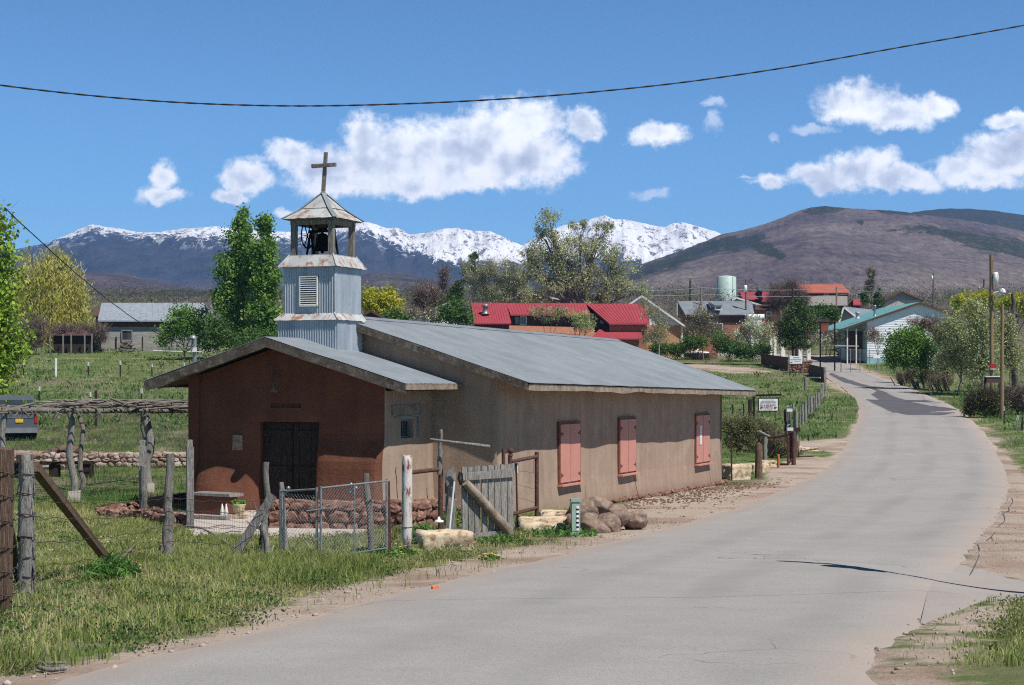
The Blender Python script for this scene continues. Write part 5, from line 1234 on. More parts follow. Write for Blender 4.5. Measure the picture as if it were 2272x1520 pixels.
t=thing('white_rail','short white rail between two posts by the road','rail',P(1806,838,148)); m_=MB(); m_.beam(P(1792,837.5,149),P(1820,838,147),.06,.10); m_.build('rail_body',M['white'],t)
# field fence left of the sign
for i,(u,vb,vt) in enumerate(((1626,925,897),(1650,925,896))):
    steel(u,vb,vt,.07,M['iron'],'dark field fence post behind the chapel eave, '+('left one' if i==0 else 'right one'),name='field_post',group='dark posts in the field beyond the chapel')
# ---------------------------------------------------------------- pergola, low wall, bench, van at left
pgx=thing('pergola','rustic pergola of crooked posts roofed with a mat of grey sticks','pergola',at(200,51))
PP=[(165,1100,905,46.5,.10,-14,True),(182,1085,905,51.5,.07,-4,False),(330,1078,905,50.0,.12,-3,True),(322,1060,905,55,.09,0,False),(12,1100,905,46.0,.10,-4,True),(217,950,902,60,.05,0,False)]
for i,(u,vb,vt,d,r,du,foot) in enumerate(PP[:5]):
    b=at(u,d); m_=MB(); pts=[b-UP*.05]; n=8; top=P(u+du,vt,d)
    rr=random.Random(100+i)
    for j in range(1,n+1): q=b.lerp(top,j/n); pts.append(q+Vector((rr.uniform(-.04,.04)+.07*math.sin(j*1.2+i),0,0)))
    m_.tube(pts,[r*(1.15-.3*j/n) for j in range(n+1)],9,rough=.12); m_.build('post',M['oldwood'] if i%2 else M['greywood'],pgx)
    if foot and i<4:
        m_=MB(); m_.box(b+UP*.12,.32,.32,.36,rz=.2,jit=.01); m_.build('footing',M['concrete'],pgx)
m_=MB(); rr=random.Random(77)
for (u0,d0,u1,d1) in ((8,46,165,46.2),(165,46.2,340,49.6),(340,49.6,430,52),(-60,51,180,51.5),(180,51.5,330,55),(330,55,440,57)):
    m_.tone=.2; logp(m_,P(u0,912,d0),P(u1,911,d1),.07,.06,seed=int(u0)+5,wob=.04)
m_.build('beam',M['oldwood'],pgx)
m_=MB()
for i in range(520):
    t=rr.random(); u=-60+t*500; d=rr.uniform(45.4,57.5); d0=45.6+max(0,(u-165))*.018
    if d<d0: d=d0+rr.random()*3
    v=(905 if u>120 else 909)-rr.uniform(0,13 if u>120 else 8)-4*math.sin(t*3.0)+rr.uniform(-2,8)*(rr.random()<.3)+(5 if t<.35 else 0)
    ln=rr.uniform(.35,1.5); a=rr.gauss(.1,.45) if rr.random()<.75 else rr.uniform(0,3.1); c=P(u,v,d); e=Vector((math.cos(a),math.sin(a),rr.uniform(-.1,.14)))*ln/2
    m_.tone=rr.random(); r=rr.uniform(.012,.034); m_.tube([c-e,c+Vector((0,0,rr.uniform(-.03,.03))),c+e],[r,r,r*.7],5,rough=.2)
for i in range(60):   # hanging ends under the front edge
    u=rr.uniform(5,425); d=45.4+max(0,(u-165))*.024; c=P(u,912+rr.uniform(0,6),d); m_.tone=rr.random(); e=Vector((rr.uniform(-.15,.15),rr.uniform(-.1,.1),-rr.uniform(.05,.2))); m_.tube([c,c+e],[.018,.01],4)
for (u0,v0,u1,v1) in ((245,884,275,895),(150,905,205,889),(20,908,75,895)): m_.tone=.9; m_.tube([P(u0,v0,46.5),P(u1,v1,47)],[.03,.04],6)
m_.build('stick_roof',M['palestick'],pgx)
t=thing('low_bench','long dark plank bench under the pergola','bench',at(120,56)); m_=MB(); a,b=at(20,57),at(205,57); m_.beam(a+UP*.5,b+UP*.5,.5,.09)
m_.build('seat',M['darkwood'],t)
for q in (.1,.55,.95):
    c=a.lerp(b,q); c.z=float(T(c.x,c.y)); m_=MB(); m_.box(c+UP*.23,.28,.4,.5); m_.build('leg',M['darkwood'],t)
rr=random.Random(31); m_=MB(); a,b=at(-60,61.5),at(430,62.5); stonewall(m_,a,b,.38,.5,.27,rr); o=m_.build('fieldstone_wall',M['cobble'],None,loc=a.lerp(b,.5)); tag(o,'low dry-stacked wall of rounded pinkish fieldstones behind the pergola','stone wall')
m_=MB(); rr=random.Random(3)
c=G(148,1015)
V,Fc=ICO[3]; 
for i in range(70):
    q=c+Vector((rr.gauss(0,.55),rr.gauss(0,.4),0)); hh=.5*math.exp(-((q.x-c.x)**2+(q.y-c.y)**2)/.5); m_.tone=rr.random(); m_.rock(q+UP*hh*.8,.2,.2,.12,seed=i,sub=1,amp=.5)
o=m_.build('dirt_pile',pm('dug_earth',(.16,.105,.08),(.10,.07,.055),scale=3,rough=1),None,loc=c); tag(o,'small heap of dug brown earth beside the left dirt track','dirt pile')
# van
vd=75; vb=at(20,vd); van=thing('van','parked dark grey minivan seen from behind with yellow licence plate','van',vb)
def vp(x,y,z): return vb+Vector((x,y,z))   # rear face towards viewer
x1=P(81,0,vd).x-vb.x; x0=x1-1.78; gz0=vb.z
W_=x1-x0
prof=[(0,.42),(0,1.0),(.02,1.18),(.22,1.84),(.5,1.96),(2.6,1.98),(3.3,1.60),(3.9,1.12),(4.7,.98),(4.85,.55),(4.8,.38)]  # y (forward), z
m_=MB(); L0=[vp(x0,y,z) for y,z in prof]; 
ins=lambda z:.0 if z<1.0 else (z-1.0)*.17
A_=[vp(x0+ins(z),y,z) for y,z in prof]; B_=[vp(x1-ins(z),y,z) for y,z in prof]; n=len(prof)
m_.add(A_+B_,[(i,(i+1)%n,n+(i+1)%n,n+i) for i in range(n)]+[tuple(range(n)),tuple(range(2*n-1,n-1,-1))]); m_.build('body',M['vanpaint'],van)
m_=MB(); m_.hexa([vp(x0+.14,.05,1.26),vp(x1-.12,.05,1.26),vp(x1-.12,.12,1.26),vp(x0+.14,.12,1.26),vp(x0+.22,.21,1.80),vp(x1-.20,.21,1.80),vp(x1-.20,.28,1.80),vp(x0+.22,.28,1.80)]); 
for v in m_.v: pass
o=m_.build('rear_window',M['glass'],van); o.location.y-=.05
m_=MB(); m_.box(vp((x0+x1)/2,-.06,.48),W_+.02,.16,.22,jit=0); m_.build('bumper',pm('grey_bumper',(.20,.215,.235),rough=.5),van)
m_=MB(); m_.box(vp(x1-.07,-.01,1.0),.10,.05,.42); m_.build('tail_light',M['taillight'],van)
m_=MB(); m_.box(vp(x0+.07,-.01,1.0),.10,.05,.42); m_.build('tail_light',M['taillight'],van)
m_=MB(); m_.box(vp(x0+1.02,-.02,.90),.32,.02,.16); m_.build('licence_plate',M['yellow'],van)
m_=MB(); m_.box(vp((x0+x1)/2,-.012,1.02),W_-.3,.015,.02); m_.build('trim_strip',M['chain'],van)
for xx in (x0+.12,x1-.12):
    for y in (.9,3.9):
        m_=MB(); m_.lathe(vp(xx-.1,y,.33),[(0,0),(.2,0),(.33,.02),(.33,.18),(.2,.2),(0,.2)],18,ax=(1,0,0)); w_=m_.build('wheel',M['rubber'],van)
van.rotation_euler.z=.27
# field fence posts with white tips
for i,(u,vb_,vt) in enumerate(((87,896,858),(200,912,870),(314,905,862),(52,835,801),(196,840,803),(267,838,800),(337,835,808),(408,830,805))):
    ds={0:('just right of the van roof'),1:('rising behind the middle of the stick roof'),2:('rising behind the right end of the stick roof'),3:('leftmost of the far row'),4:('second of the far row'),5:('third in the far row'),6:('fourth in the far row'),7:('last in the far row')}[i]
    steel(u,vb_,vt,.07 if i<3 else .09,M['iron'],'steel field post with white tip, '+ds,name='field_post',tip=.25,group='white-tipped steel field posts')
steel(124,836,795,.15,M['white'],'thick white post standing in the green field',name='field_post')
steel(213,950,866,.10,M['darkwood'],'dark wooden field post behind the pergola posts',name='field_post')
t=thing('white_log','thin white log lying in the grass below the poplars','log',G(400,785)); m_=MB(); m_.tube([G(340,783)+UP*.2,G(450,786)+UP*.2],.08,7); m_.build('log_body',M['white'],t)
# lamp on conduit behind the porch roof
lb=at(432,95); sl2=thing('yard_lamp','galvanised yard lamp on a thin pole rising behind the porch eave','lamp',lb)
m_=MB(); m_.tube([lb,P(432,752,95)],.11,9); m_.tube([P(432,752,95),P(431,746,95),P(428,745,94.5)],.08,8); m_.build('pole',M['chain'],sl2)
m_=MB(); m_.lathe(P(428,751,94.3),[(.22,0),(.2,.1),(.12,.17),(0,.19)],14); m_.build('lamp_head',M['chain'],sl2)
m_=MB(); m_.box(P(430,776,94.8),.3,.2,.25); m_.build('meter',M['white'],sl2)
m_=MB(); wirep(m_,P(12,462,40),P(430,770,95),.6,.018,n=30,curl=.02); o=m_.build('service_cable',M['cable'],None,loc=P(12,462,40)); tag(o,'black service cable slanting down from the leafy tree to the yard lamp','cable')
# twisted cable across the sky
CV=[(-2600,-330),(-250,152),(0,190),(200,213),(400,229),(620,236),(760,235),(1000,227),(1240,212),(1500,186),(1750,150),(2000,104),(2272,57),(2600,-10),(5200,-620)]
cu=np.array([c[0] for c in CV],float); cvv=np.array([c[1] for c in CV],float)
us=np.linspace(-2500,5100,1400); vs_=np.interp(us,cu,cvv)
for _ in range(400): vs_[1:-1]=(vs_[:-2]+2*vs_[1:-1]+vs_[2:])/4
m_=MB()
for ph in (0,math.pi):
    m_.tube([P(u,v,15.5+u*.0006)+Vector((0,math.sin(i*.42+ph),math.cos(i*.42+ph)))*.0034 for i,(u,v) in enumerate(zip(us,vs_))],.0050,6,cap=False)
o=m_.build('twisted_cable',M['cable'],None,loc=P(1100,220,16)); tag(o,'thick twisted black cable sagging across the whole sky','cable')
# the pole beside the side road whose shadow lies on the asphalt
tip=G(1733,1249); H=8.6; k=H/SUN.z; hd_=Vector((SUN.x,SUN.y,0))*k
edge=G(2272,1312); dr_=(edge-tip); dr_.z=0; dr_.normalize(); lean=Vector((SUN.x,SUN.y,0)).normalized()
pb_=tip+lean*hd_.length; pb_.z=float(T(pb_.x,pb_.y)); ptop_=tip+SUN*k
up_=thing('utility_pole','wooden utility pole beside the side road that throws the long shadow','utility pole',pb_)
m_=MB(); m_.tube([pb_-UP*.5,ptop_],[.15,.10],12); m_.build('pole_shaft',M['oldwood'],up_)
m_=MB(); c=pb_.lerp(ptop_,.78)+Vector((-.10,-.34,0)); m_.lathe(c-UP*.55,[(0,0),(.24,.02),(.24,.95),(.18,1.0),(0,1.02)],16); m_.build('transformer',M['chain'],up_)
t=thing('litter','tiny crumpled orange wrapper on the dirt shoulder','litter',G(966,1312)); m_=MB(); m_.box(G(966,1312)+UP*.03,.09,.05,.04,rz=.4,jit=.012); m_.build('wrapper',M['orange'],t)
# ---------------------------------------------------------------- village
def roofslab(mb,p,th=.14):
    "p: 4 corners (eave l, eave r, ridge r, ridge l); th thickness down"
    p=[Vector(q) for q in p]; mb.hexa([q-UP*th for q in p]+p)
def ribs(mb,p,n,r=.03):
    for i in range(n+1):
        t=i/n; mb.beam(Vector(p[0]).lerp(Vector(p[1]),t)+UP*.02,Vector(p[3]).lerp(Vector(p[2]),t)+UP*.02,r,r)
def prism(mb,quad,z0,ztop=None):
    "vertical walls through base polygon up to per-corner heights"
    n=len(quad); lo=[Vector((q.x,q.y,z0)) for q in quad]; hi=[Vector(q) for q in quad]
    mb.add(lo+hi,[(i,(i+1)%n,n+(i+1)%n,n+i) for i in range(n)]+[tuple(range(2*n-1,n-1,-1))])
def winpart(parent,u0,v0,u1,v1,d,fr=None,name='window'):
    fr=fr or M['white']; f=MB(); a,b,c,e=P(u0,v1,d),P(u1,v1,d),P(u1,v0,d),P(u0,v0,d)
    w=.12
    f.beam(a,b,.08,w,upv=(0,0,1)); f.beam(e,c,.08,w); f.beam(a,e,.08,w,upv=(1,0,0)); f.beam(b,c,.08,w,upv=(1,0,0)); o=f.build(name,fr,parent)
    g=MB(); y=Vector((0,.05,0)); g.hexa([a+y,b+y,b+y*2,a+y*2,e+y,c+y,c+y*2,e+y*2]); g.build('pane',M['glass'],o); return o
def back(p,dy,dz=0,dx=0): return Vector((p.x+dx,p.y+dy,p.z+dz))
def house(name,lab,cat,d,u0,u1,vr,ve,ur0=None,ur1=None,depth=8,roofm=None,wallm=None,over=.5,n_rib=0,group=None,gable=False,th=.14):
    "ridge parallel to the picture: eave u0..u1 at row ve, ridge ur0..ur1 at row vr"
    roofm=roofm or M['galv']; wallm=wallm or M['block']; ur0=u0 if ur0 is None else ur0; ur1=u1 if ur1 is None else ur1
    b=at((u0+u1)/2,d); t=thing(name,lab,cat,b,group); zb=min(at(u0,d).z,at(u1,d).z)-.6
    e0,e1=P(u0,ve,d-over),P(u1,ve,d-over); r0,r1=P(ur0,vr,d+depth/2),P(ur1,vr,d+depth/2)
    rf=MB(); roofslab(rf,[e0,e1,r1,r0],th); roofslab(rf,[r0,r1,back(e1,depth+2*over),back(e0,depth+2*over)],th)
    if n_rib: ribs(rf,[e0,e1,r1,r0],n_rib)
    ro=rf.build('roof',roofm,t)
    w=MB(); ins=.35; a=P(u0,ve,d); c=P(u1,ve,d); a.x+=ins; c.x-=ins; a.z=e0.z+.0; c.z=e1.z
    A=[a,c,back(c,depth),back(a,depth)]; prism(w,A,zb)
    for (q,s,r) in ((a,-1,r0),(c,1,r1)):
        w.add([q,back(q,depth),Vector((q.x,q.y+depth/2,r.z-.12))],[(0,1,2)])
    wa=w.build('wall',wallm,t); return t,ro,wa
def chim(parent,u,v0,v1,d,r=.16,mat=None,name='chimney'):
    m_=MB(); a=P(u,v1,d); b=P(u,v0,d); m_.lathe(a,[(r*1.7,-.05),(r,.1),(r,(b-a).z-.3),(r*1.3,(b-a).z-.28),(r*1.3,(b-a).z),(0,(b-a).z+.02)],12); return m_.build(name,mat or M['chain'],parent)
# barn
t,ro,wa=house('barn','long grey block barn with a tin roof and one dark window across the green field','barn',190,217,460,672,711,226,452,9,M['tinside'],M['block'],.5,18)
w=MB(); w.box((P(217,711,190)+P(460,711,190))/2+Vector((0,-.03,-.35)),11.4,.1,.7); w.build('eave_board_or_shade',M['darkwall'],t)  # dark strip painting the roof's eave shadow on the block wall
winpart(t,270,733,293,755,189.9,M['greywood'])
t,ro,wa=house('barn_annex','small purple-brown annex with a yellow board at the left end of the grey barn','shed',196,206,222,683,700,roofm=M['darkwall'],wallm=M['darkwall'],depth=5)
t,ro,wa=house('open_shed','low collapsing dark shed with a maroon tin roof beneath the willow','shed',184,112,206,729,742,118,200,5,pm('maroon_tin',(.13,.07,.075),(.09,.05,.05),rough=.6),M['darkwood'],.4)
for u in (112,140,158,188,204): w=MB(); q=at(u,183.3); w.beam(q,P(u,741,183.3),.13,.13,upv=(0,1,0)); w.build('post',M['oldwood'],t)
for i,(u,w_,lab,sd) in enumerate(((212,16,'small heap of split firewood beside the collapsing shed',5),(281,34,'stack of grey firewood below the barn window',9))):
    rr=random.Random(sd); m_=MB(); c=at(u,186)
    for k_ in range(90 if i else 45):
        x=rr.gauss(0,w_*.25)*.048; z=rr.random()*max(.1,1.15*math.exp(-(x/(w_*.02))**2)); m_.tone=rr.random()
        q=c+Vector((x,rr.uniform(-.4,.4),z+.1)); a=rr.uniform(-.3,.3); e=Vector((math.cos(a),rr.uniform(-.3,.3),math.sin(a)))*.35; m_.tube([q-e,q+e],.06,6)
    o=m_.build('firewood_pile',M['palestick'],None,loc=c); tag(o,lab,'firewood')
for u,lab in ((258,'left'),(316,'right')): steel(u,778,747,.13,M['darkwood'],'dark field post in front of the barn, the '+lab+' one of two',name='field_post',group='posts before the barn')
# red metal roofed house
D=215; b=at(1240,D); rh=thing('red_roof_house','long low house with red ribbed metal roofs at two levels behind the chapel ridge','house',b)
def rp(nm,c,n,mat=None,th=.14):
    m_=MB(); q=[P(*k_) for k_ in c]; roofslab(m_,q,th); 
    if n: ribs(m_,q,n,.05)
    return m_.build(nm,mat or M['redroof'],rh)
rp('roof',[(1053,717,D-3),(1134,717,D-3),(1123,672,D+3),(1045,672,D+3)],14)
rp('roof',[(1133,698,D-.5),(1308,698,D-.5),(1300,673,D+3),(1124,673,D+3)],26)
rp('roof',[(1352,718,D-3),(1441,718,D-3),(1433,674,D+3),(1300,674,D+3)],16)
rp('roof',[(1312,751,D-5),(1424,751,D-5),(1424,731,D-1.5),(1330,731,D-1.5)],18)
rp('roof',[(1130,733,D-2.5),(1318,744,D-2.5),(1318,727,D-.3),(1130,722,D-.3)],18,M['brick'])
rp('rear_roof',[(1045,672,D+3.05),(1433,674,D+3.05),(1433,700,D+9),(1045,700,D+9)],0)
w=MB(); zb=b.z-.6
prism(w,[P(1052,714,D-2.4),P(1130,714,D-2.4),P(1130,690,D+8),P(1052,690,D+8)],zb)
w.add([P(1050,717,D-2.4),P(1050,675,D+3),P(1050,700,D+8)],[(0,1,2)])
w.build('wall',pm('dark_maroon_wall',(.10,.035,.035),(.08,.03,.03),rough=.8),rh)
w=MB(); prism(w,[P(1130,697,D+.6),P(1352,697,D+.6),P(1352,690,D+8),P(1130,690,D+8)],zb); w.build('wall',M['darkwall'],rh)
w=MB(); prism(w,[P(1352,716,D-2.4),P(1436,716,D-2.4),P(1436,690,D+8),P(1352,690,D+8)],zb); w.add([P(1436,717,D-2.4),P(1434,676,D+3),P(1436,700,D+8)],[(0,1,2)]); w.build('wall',M['brick'],rh)
w=MB(); prism(w,[P(1200,750,D-2.2),P(1418,750,D-4.2),P(1418,740,D-2.6),P(1200,735,D-1)],zb); w.build('porch_wall',M['brick'],rh)
winpart(rh,1142,702,1152,720,D+.5,M['darkwall']); winpart(rh,1153,702,1168,720,D+.5,M['white'],'door'); winpart(rh,1205,702,1216,720,D+.5,M['darkwall']); winpart(rh,1331,702,1347,719,D+.5,M['darkwall'])
chim(rh,1077,676,696,D-.6,.32,name='stove_pipe')
# white gabled house with tan brick wall
def gablehouse(name,lab,d,uL,uR,uA,vA,ve,depth,roofm,gabm,wallm,over=.6,skew=0,side=.5,th=.16,vwall=None,facem=None,cat='house'):
    b=at((uL+uR)/2,d); t=thing(name,lab,cat,b); zb=min(at(uL,d).z,at(uR,d).z)-.8
    sl=lambda: 0
    A=P(uA,vA,d-over); Lf=P(uL,ve,d-over); Rf=P(uR,ve,d-over); dv=Vector((skew,depth+2*over,0))
    eL=Lf+(Lf-A).normalized()*side; eR=Rf+(Rf-A).normalized()*side
    for (e,k_) in ((eL,0),(eR,1)):
        m_=MB(); roofslab(m_,[e,A,A+dv,e+dv],th); m_.build('roof',roofm,t)
    dd=Vector((skew*over/(depth+2*over),over,0)); a,l,r=A+dd-UP*th,Lf+dd-UP*th,Rf+dd-UP*th; dv2=Vector((skew*depth/(depth+2*over),depth,0))
    m_=MB(); m_.add([l,r,a],[(0,1,2)]); m_.build('gable',gabm,t); m_=MB(); m_.add([l+dv2,r+dv2,a+dv2],[(0,2,1)]); m_.build('gable',gabm,t)
    m_=MB(); prism(m_,[l,r,r+dv2,l+dv2],zb); m_.build('wall',wallm,t)
    fm=MB()
    for e in (eL,eR): fm.beam(e-UP*.12+Vector((0,-.03,0)),A-UP*.12+Vector((0,-.03,0)),.05,.22)
    fm.build('barge_board',facem or M['white'],t)
    return t,zb
t,zb=gablehouse('white_gable_house','tan brick house with white gable and white corner trim beside the red roofed house',219,1330,1514,1424,655,718,9,M['tinside'],M['sidingw'],M['tanbrick'])
m_=MB(); q=at(1513,218.9); m_.beam(Vector((q.x,218.9,zb)),P(1513,719,218.9),.3,.1,upv=(0,1,0)); m_.build('corner_trim',M['white'],t)
winpart(t,1448,742,1458,755,218.9)
# grey tin roof house with dormer
t,ro,wa=house('tin_roof_house','brown house with a broad grey tin roof and a small dormer','house',235,1520,1674,668,697,1503,1668,9,M['galv'],M['brick'],.6,0)
m_=MB(); m_.box((P(1520,697,235)+P(1674,697,235))/2+Vector((0,-.06,-.62)),8.9,.1,1.05); m_.build('eave_shade_band',M['darkwall'],t)  # dark band stands in for the shade under the eave, over brick
dm=MB(); d0=233.6; a,b,c,e=P(1586,688,d0),P(1602,688,d0),P(1602,676,d0),P(1586,676,d0); dm.hexa([a,b,back(b,4),back(a,4),e,c,back(c,4),back(e,4)]); do=dm.build('dormer',M['white'],t)
rm=MB(); roofslab(rm,[P(1584,676,d0-.3),P(1604,676,d0-.3),P(1604,668,d0+4.5),P(1570,668,d0+4.5)],.1); rm.add([P(1571,672,d0+2),P(1586,676,d0),P(1586,688,d0),P(1578,684,d0+.5)],[(0,1,2,3)]); rm.build('dormer_roof',M['galv'],t)
winpart(t,1588,679,1600,687,d0-.06)
winpart(t,1584,718,1603,735,234.9)
m_=MB(); m_.tube([P(1502,672,233.8),P(1502,700,233.8)],.06,6); m_.build('downpipe',M['white'],t)
# white gabled house behind
t,zb=gablehouse('grey_gable_house','white-edged gable house rising behind the tin roof house, with brick wall',252,1606,1690,1634,659,676,8,M['tinside'],M['sidingw'],M['brick'])
m_=MB(); m_.tube([P(1623,664,250.5),P(1623,672,250.5)],.12,6); m_.build('vent',M['darkwall'],t)
winpart(t,1700,686,1711,699,251) if 0 else None
t,ro,wa=house('white_lean_to','small white shed with a sloping top in front of the brick wall','shed',231,1661,1696,697,704,depth=4,roofm=M['sidingw'],wallm=M['sidingw'],over=.1)
t,ro,wa=house('brick_cottage','plain brick cottage with dark eave behind the white lean-to','house',246,1676,1716,676,686,depth=6,roofm=M['darkwall'],wallm=M['brick'])
winpart(t,1700,692,1711,701,245.9)
# red roofs further back
t,ro,wa=house('long_red_roof_house','long building with a low faded red roof left of the orange roofed house','house',272,1690,1752,637,668,1722,1768,14,M['redroof'],M['darkwall'],.5,0)
t2,ro,wa=house('small_red_roof_house','low building with a bright red roof and black stovepipe','house',276,1648,1725,648,664,1642,1722,10,M['redroof'],M['darkwall'],.5)
chim(t2,1688,645,660,275,.2,M['iron'])
t,ro,wa=house('orange_roof_house','two-storey house with an orange-red hipped roof on the rise above the village','house',292,1783,1887,631,649,1762,1868,12,M['orangeroof'],M['darkwall'],.7,0)
m_=MB(); a=P(1790,672,291.4); b=P(1880,663,291.4); m_.box((a+b)/2,6.8,.3,1.6); m_.build('lower_wall',M['tanbrick' if 0 else 'concrete'],t)
winpart(t,1828,652,1838,662,291.3,M['darkwall'])
t,ro,wa=house('tiny_red_shed','tiny shed with a bright red roof behind the juniper','shed',290,1893,1914,664,676,depth=4,roofm=M['redroof'],wallm=M['darkwall'])
# water tank
tk=at(1612,600); tt_=thing('water_tank','pale green cylindrical steel water tank standing above the village roofs','water tank',tk)
r=21.3*600/F; c=P(1612,677,600); h=(677-615)*600/F
m_=MB(); m_.lathe(c-UP*2,[(r,0),(r,h+2),(r*.98,h+2.05),(r*.5,h+2.45),(0,h+2.6)],40); m_.build('tank_body',M['tank'],tt_)
m_=MB(); m_.beam(c+Vector((r*.55,-r*.86,0)),c+Vector((r*.55,-r*.86,h)),.10,.10,upv=(0,1,0)); m_.build('ladder',M['chain'],tt_)
m_=MB(); m_.tube([c+UP*h,c+UP*(h+1.3)],.12,6); m_.tube([c+Vector((-r,0,h)),c+Vector((-r,0,h+.7))],.1,5); m_.build('vent_pipe',M['chain'],tt_)
# teal roofed house
D=205; A=P(2041,670,D-1.3); dv=P(1957,676,222)-A; dv.z=.1
th_=thing('teal_roof_house','white sided house with a teal metal roof and a turquoise band along its base','house',at(2010,D))
eL=P(1869,729,D-1.3); eR=P(2110,700,D-1.3); eR=A+Vector((-(eL-A).x*.85,0,(eL-A).z*.85))
m_=MB(); q=[eL,A,A+dv,eL+dv]; roofslab(m_,q,.12); 
for i in range(24): m_.beam(eL.lerp(eL+dv,i/23)+UP*.02,A.lerp(A+dv,i/23)+UP*.02,.04,.04)
m_.build('roof',M['tealroof'],th_)
m_=MB(); roofslab(m_,[A,eR,eR+dv,A+dv],.12); m_.build('roof',M['tealroof'],th_)
m_=MB(); m_.beam(eL-UP*.12+Vector((0,-.03,0)),A-UP*.12+Vector((0,-.03,0)),.05,.24); m_.beam(eR-UP*.12+Vector((0,-.03,0)),A-UP*.12+Vector((0,-.03,0)),.05,.24); m_.build('barge_board',M['darkwall'],th_)
dn=dv.normalized()*.5; zb=at(2000,D).z-.6
wl_=P(1926,760,D-1.3)+dn; sl=(A.z-eL.z)/(A.x-eL.x); wl_.z=eL.z+(wl_.x-dn.x-eL.x)*sl-.14
wr_=Vector((eR.x+dn.x-.4,wl_.y,0)); wr_.z=eR.z+.4*sl-.14; wa_=A+dn-UP*.14; dv2=dv*.88
m_=MB(); nseg=22
z=zb+1.35
# lap siding: stepped boards across the gable wall
def xat(z): # wall extent at height z under the roof
    zl=wl_.z; x0=wl_.x if z<zl else A.x+dn.x-(wa_.z-z)/sl; x1=wr_.x if z<wr_.z else A.x+dn.x+(wa_.z-z)/sl; return x0,x1
while z<wa_.z-.1:
    z2=min(z+.20,wa_.z-.02); x0,x1=xat(z); x2,x3=xat(z2); y=wl_.y
    m_.add([Vector((x0,y-.045,z)),Vector((x1,y-.045,z)),Vector((x3,y-.01,z2)),Vector((x2,y-.01,z2)),Vector((x0,y,z)),Vector((x1,y,z))],[(0,1,2,3),(0,4,5,1)]); z=z2
m_.build('gable_siding',M['sidingw'],th_)
m_=MB(); prism(m_,[wl_,wr_,wr_+dv2,wl_+dv2],zb); m_.add([wl_,wr_,wa_,wl_+dv2,wr_+dv2,wa_+dv2],[(0,1,2),(3,5,4)]); m_.build('wall',pm('pale_blue_wall',(.30,.52,.56),(.26,.46,.50),rough=.7),th_)
m_=MB(); pl_=eL+Vector((.5,1.3,-.2)); m_.box(Vector(((pl_.x+wl_.x)/2+.4,wl_.y+2.4,(zb+pl_.z)/2)),wl_.x-pl_.x,.2,pl_.z-zb); m_.build('porch_rear_wall',M['darkwall'],th_)
for x in (pl_.x+.2,(pl_.x+wl_.x)/2): m_=MB(); m_.beam(Vector((x,wl_.y+.1,zb)),Vector((x,wl_.y+.1,pl_.z+.2)),.14,.14,upv=(0,1,0)); m_.build('porch_post',M['white'],th_)
chim(th_,1941,677,700,D+2,.14); chim(th_,1903,692,706,D+2,.22,M['tinside'])
# grey roofed shed, brown gables, pale roof, dark gable
t,zb=gablehouse('grey_roof_shed','small grey roofed building left of the teal roof',245,1864,1905,1872,680,706,9,M['galv'],M['block'],M['block'],skew=6)
t,zb=gablehouse('brown_gable_house','low brown gabled house with solar panels far behind the teal roof',300,1964,2045,2003,646,664,9,M['darkwall'],M['block'],M['concrete'],facem=M['darkwall'])
t,zb=gablehouse('dark_gable_shed','small dark brown gable peeping over the chapel ridge right of the tower',175,790,856,823,687,706,8,M['darkwall'],M['darkwall'],M['darkwall'],facem=M['darkwall'])
t,zb=gablehouse('pale_roof_house','pale blue-green roofed house half hidden in bushes left of the red roof',236,930,1010,1000,668,697,8,M['tinside'],M['sidingw'],M['white'])
t,zb=gablehouse('large_barn_gable','long low gable with white edge behind the red roofed house and trees',245,1060,1300,1180,650,676,10,M['galv'],M['tanbrick'],M['tanbrick'])
# cistern
c=G(1555,796); cs=thing('cistern','round cistern with white lid and a ring of brown boards in the grass','cistern',c)
r=36*c.y/F; m_=MB(); n=44; rr=random.Random(4); hh=12*c.y/F
for i in range(n):
    a=2*math.pi*i/n; m_.tone=rr.random(); m_.box(c+Vector((math.cos(a)*r,math.sin(a)*r,hh/2)),.08,2*math.pi*r/n*.93,hh*rr.uniform(.92,1.05),rz=a)
m_.build('board_ring',M['redwood'],cs)
m_=MB(); q=c+Vector((-.55,0,hh-.02)); m_.lathe(q,[(1.15*r*.68,0),(1.15*r*.68,.2),(0,.32)],28); m_.lathe(q+UP*.2,[(.26,0),(.26,.34),(0,.38)],16); m_.build('lid',M['white'],cs)
# stone walls by the road
a=G(1747,827); b=G(1797,827); rr=random.Random(9); m_=MB(); stonewall(m_,a,b,1.15,.5,.36,rr); o=m_.build('stone_pillar_wall',M['redstone'],None,loc=a); tag(o,'short upright red stone wall beneath the white notice beside the road','stone wall')
a=G(1690,792);a.y=b.y+14; a.x=(1690-CX)/F*a.y; a.z=float(T(a.x,a.y)); c=a.copy(); c.x=(1752-CX)/F*(b.y+3); c.y=b.y+3; c.z=float(T(c.x,c.y))
m_=MB(); q0=Vector((a.x,a.y,ZC+(HY-785)/F*a.y)); q1=Vector((c.x,c.y,ZC+(HY-793)/F*c.y)); m_.hexa([Vector((q0.x,q0.y,a.z-.5)),Vector((q1.x,q1.y,c.z-1)),Vector((q1.x,q1.y+.5,c.z-1)),Vector((q0.x,q0.y+.5,a.z-.5)),q0,q1,back(q1,.5),back(q0,.5)])
o=m_.build('retaining_wall',M['darkwall'],None,loc=a); tag(o,'long dark brown retaining wall beside the bend of the road','wall')
a=G(1796,832); b=G(1829,850); h0=P(1796,808,a.y); m_=MB(); m_.hexa([a-UP*.5,b-UP*.5,back(b,.6)-UP*.5,back(a,.6)-UP*.5,h0,P(1828,815,b.y),back(P(1828,815,b.y),.6),back(h0,.6)])
o=m_.build('dark_culvert_wall',M['darkwall'],None,loc=a); tag(o,'dark stained wall end right of the red stone wall','wall')
c=G(1828,858); 
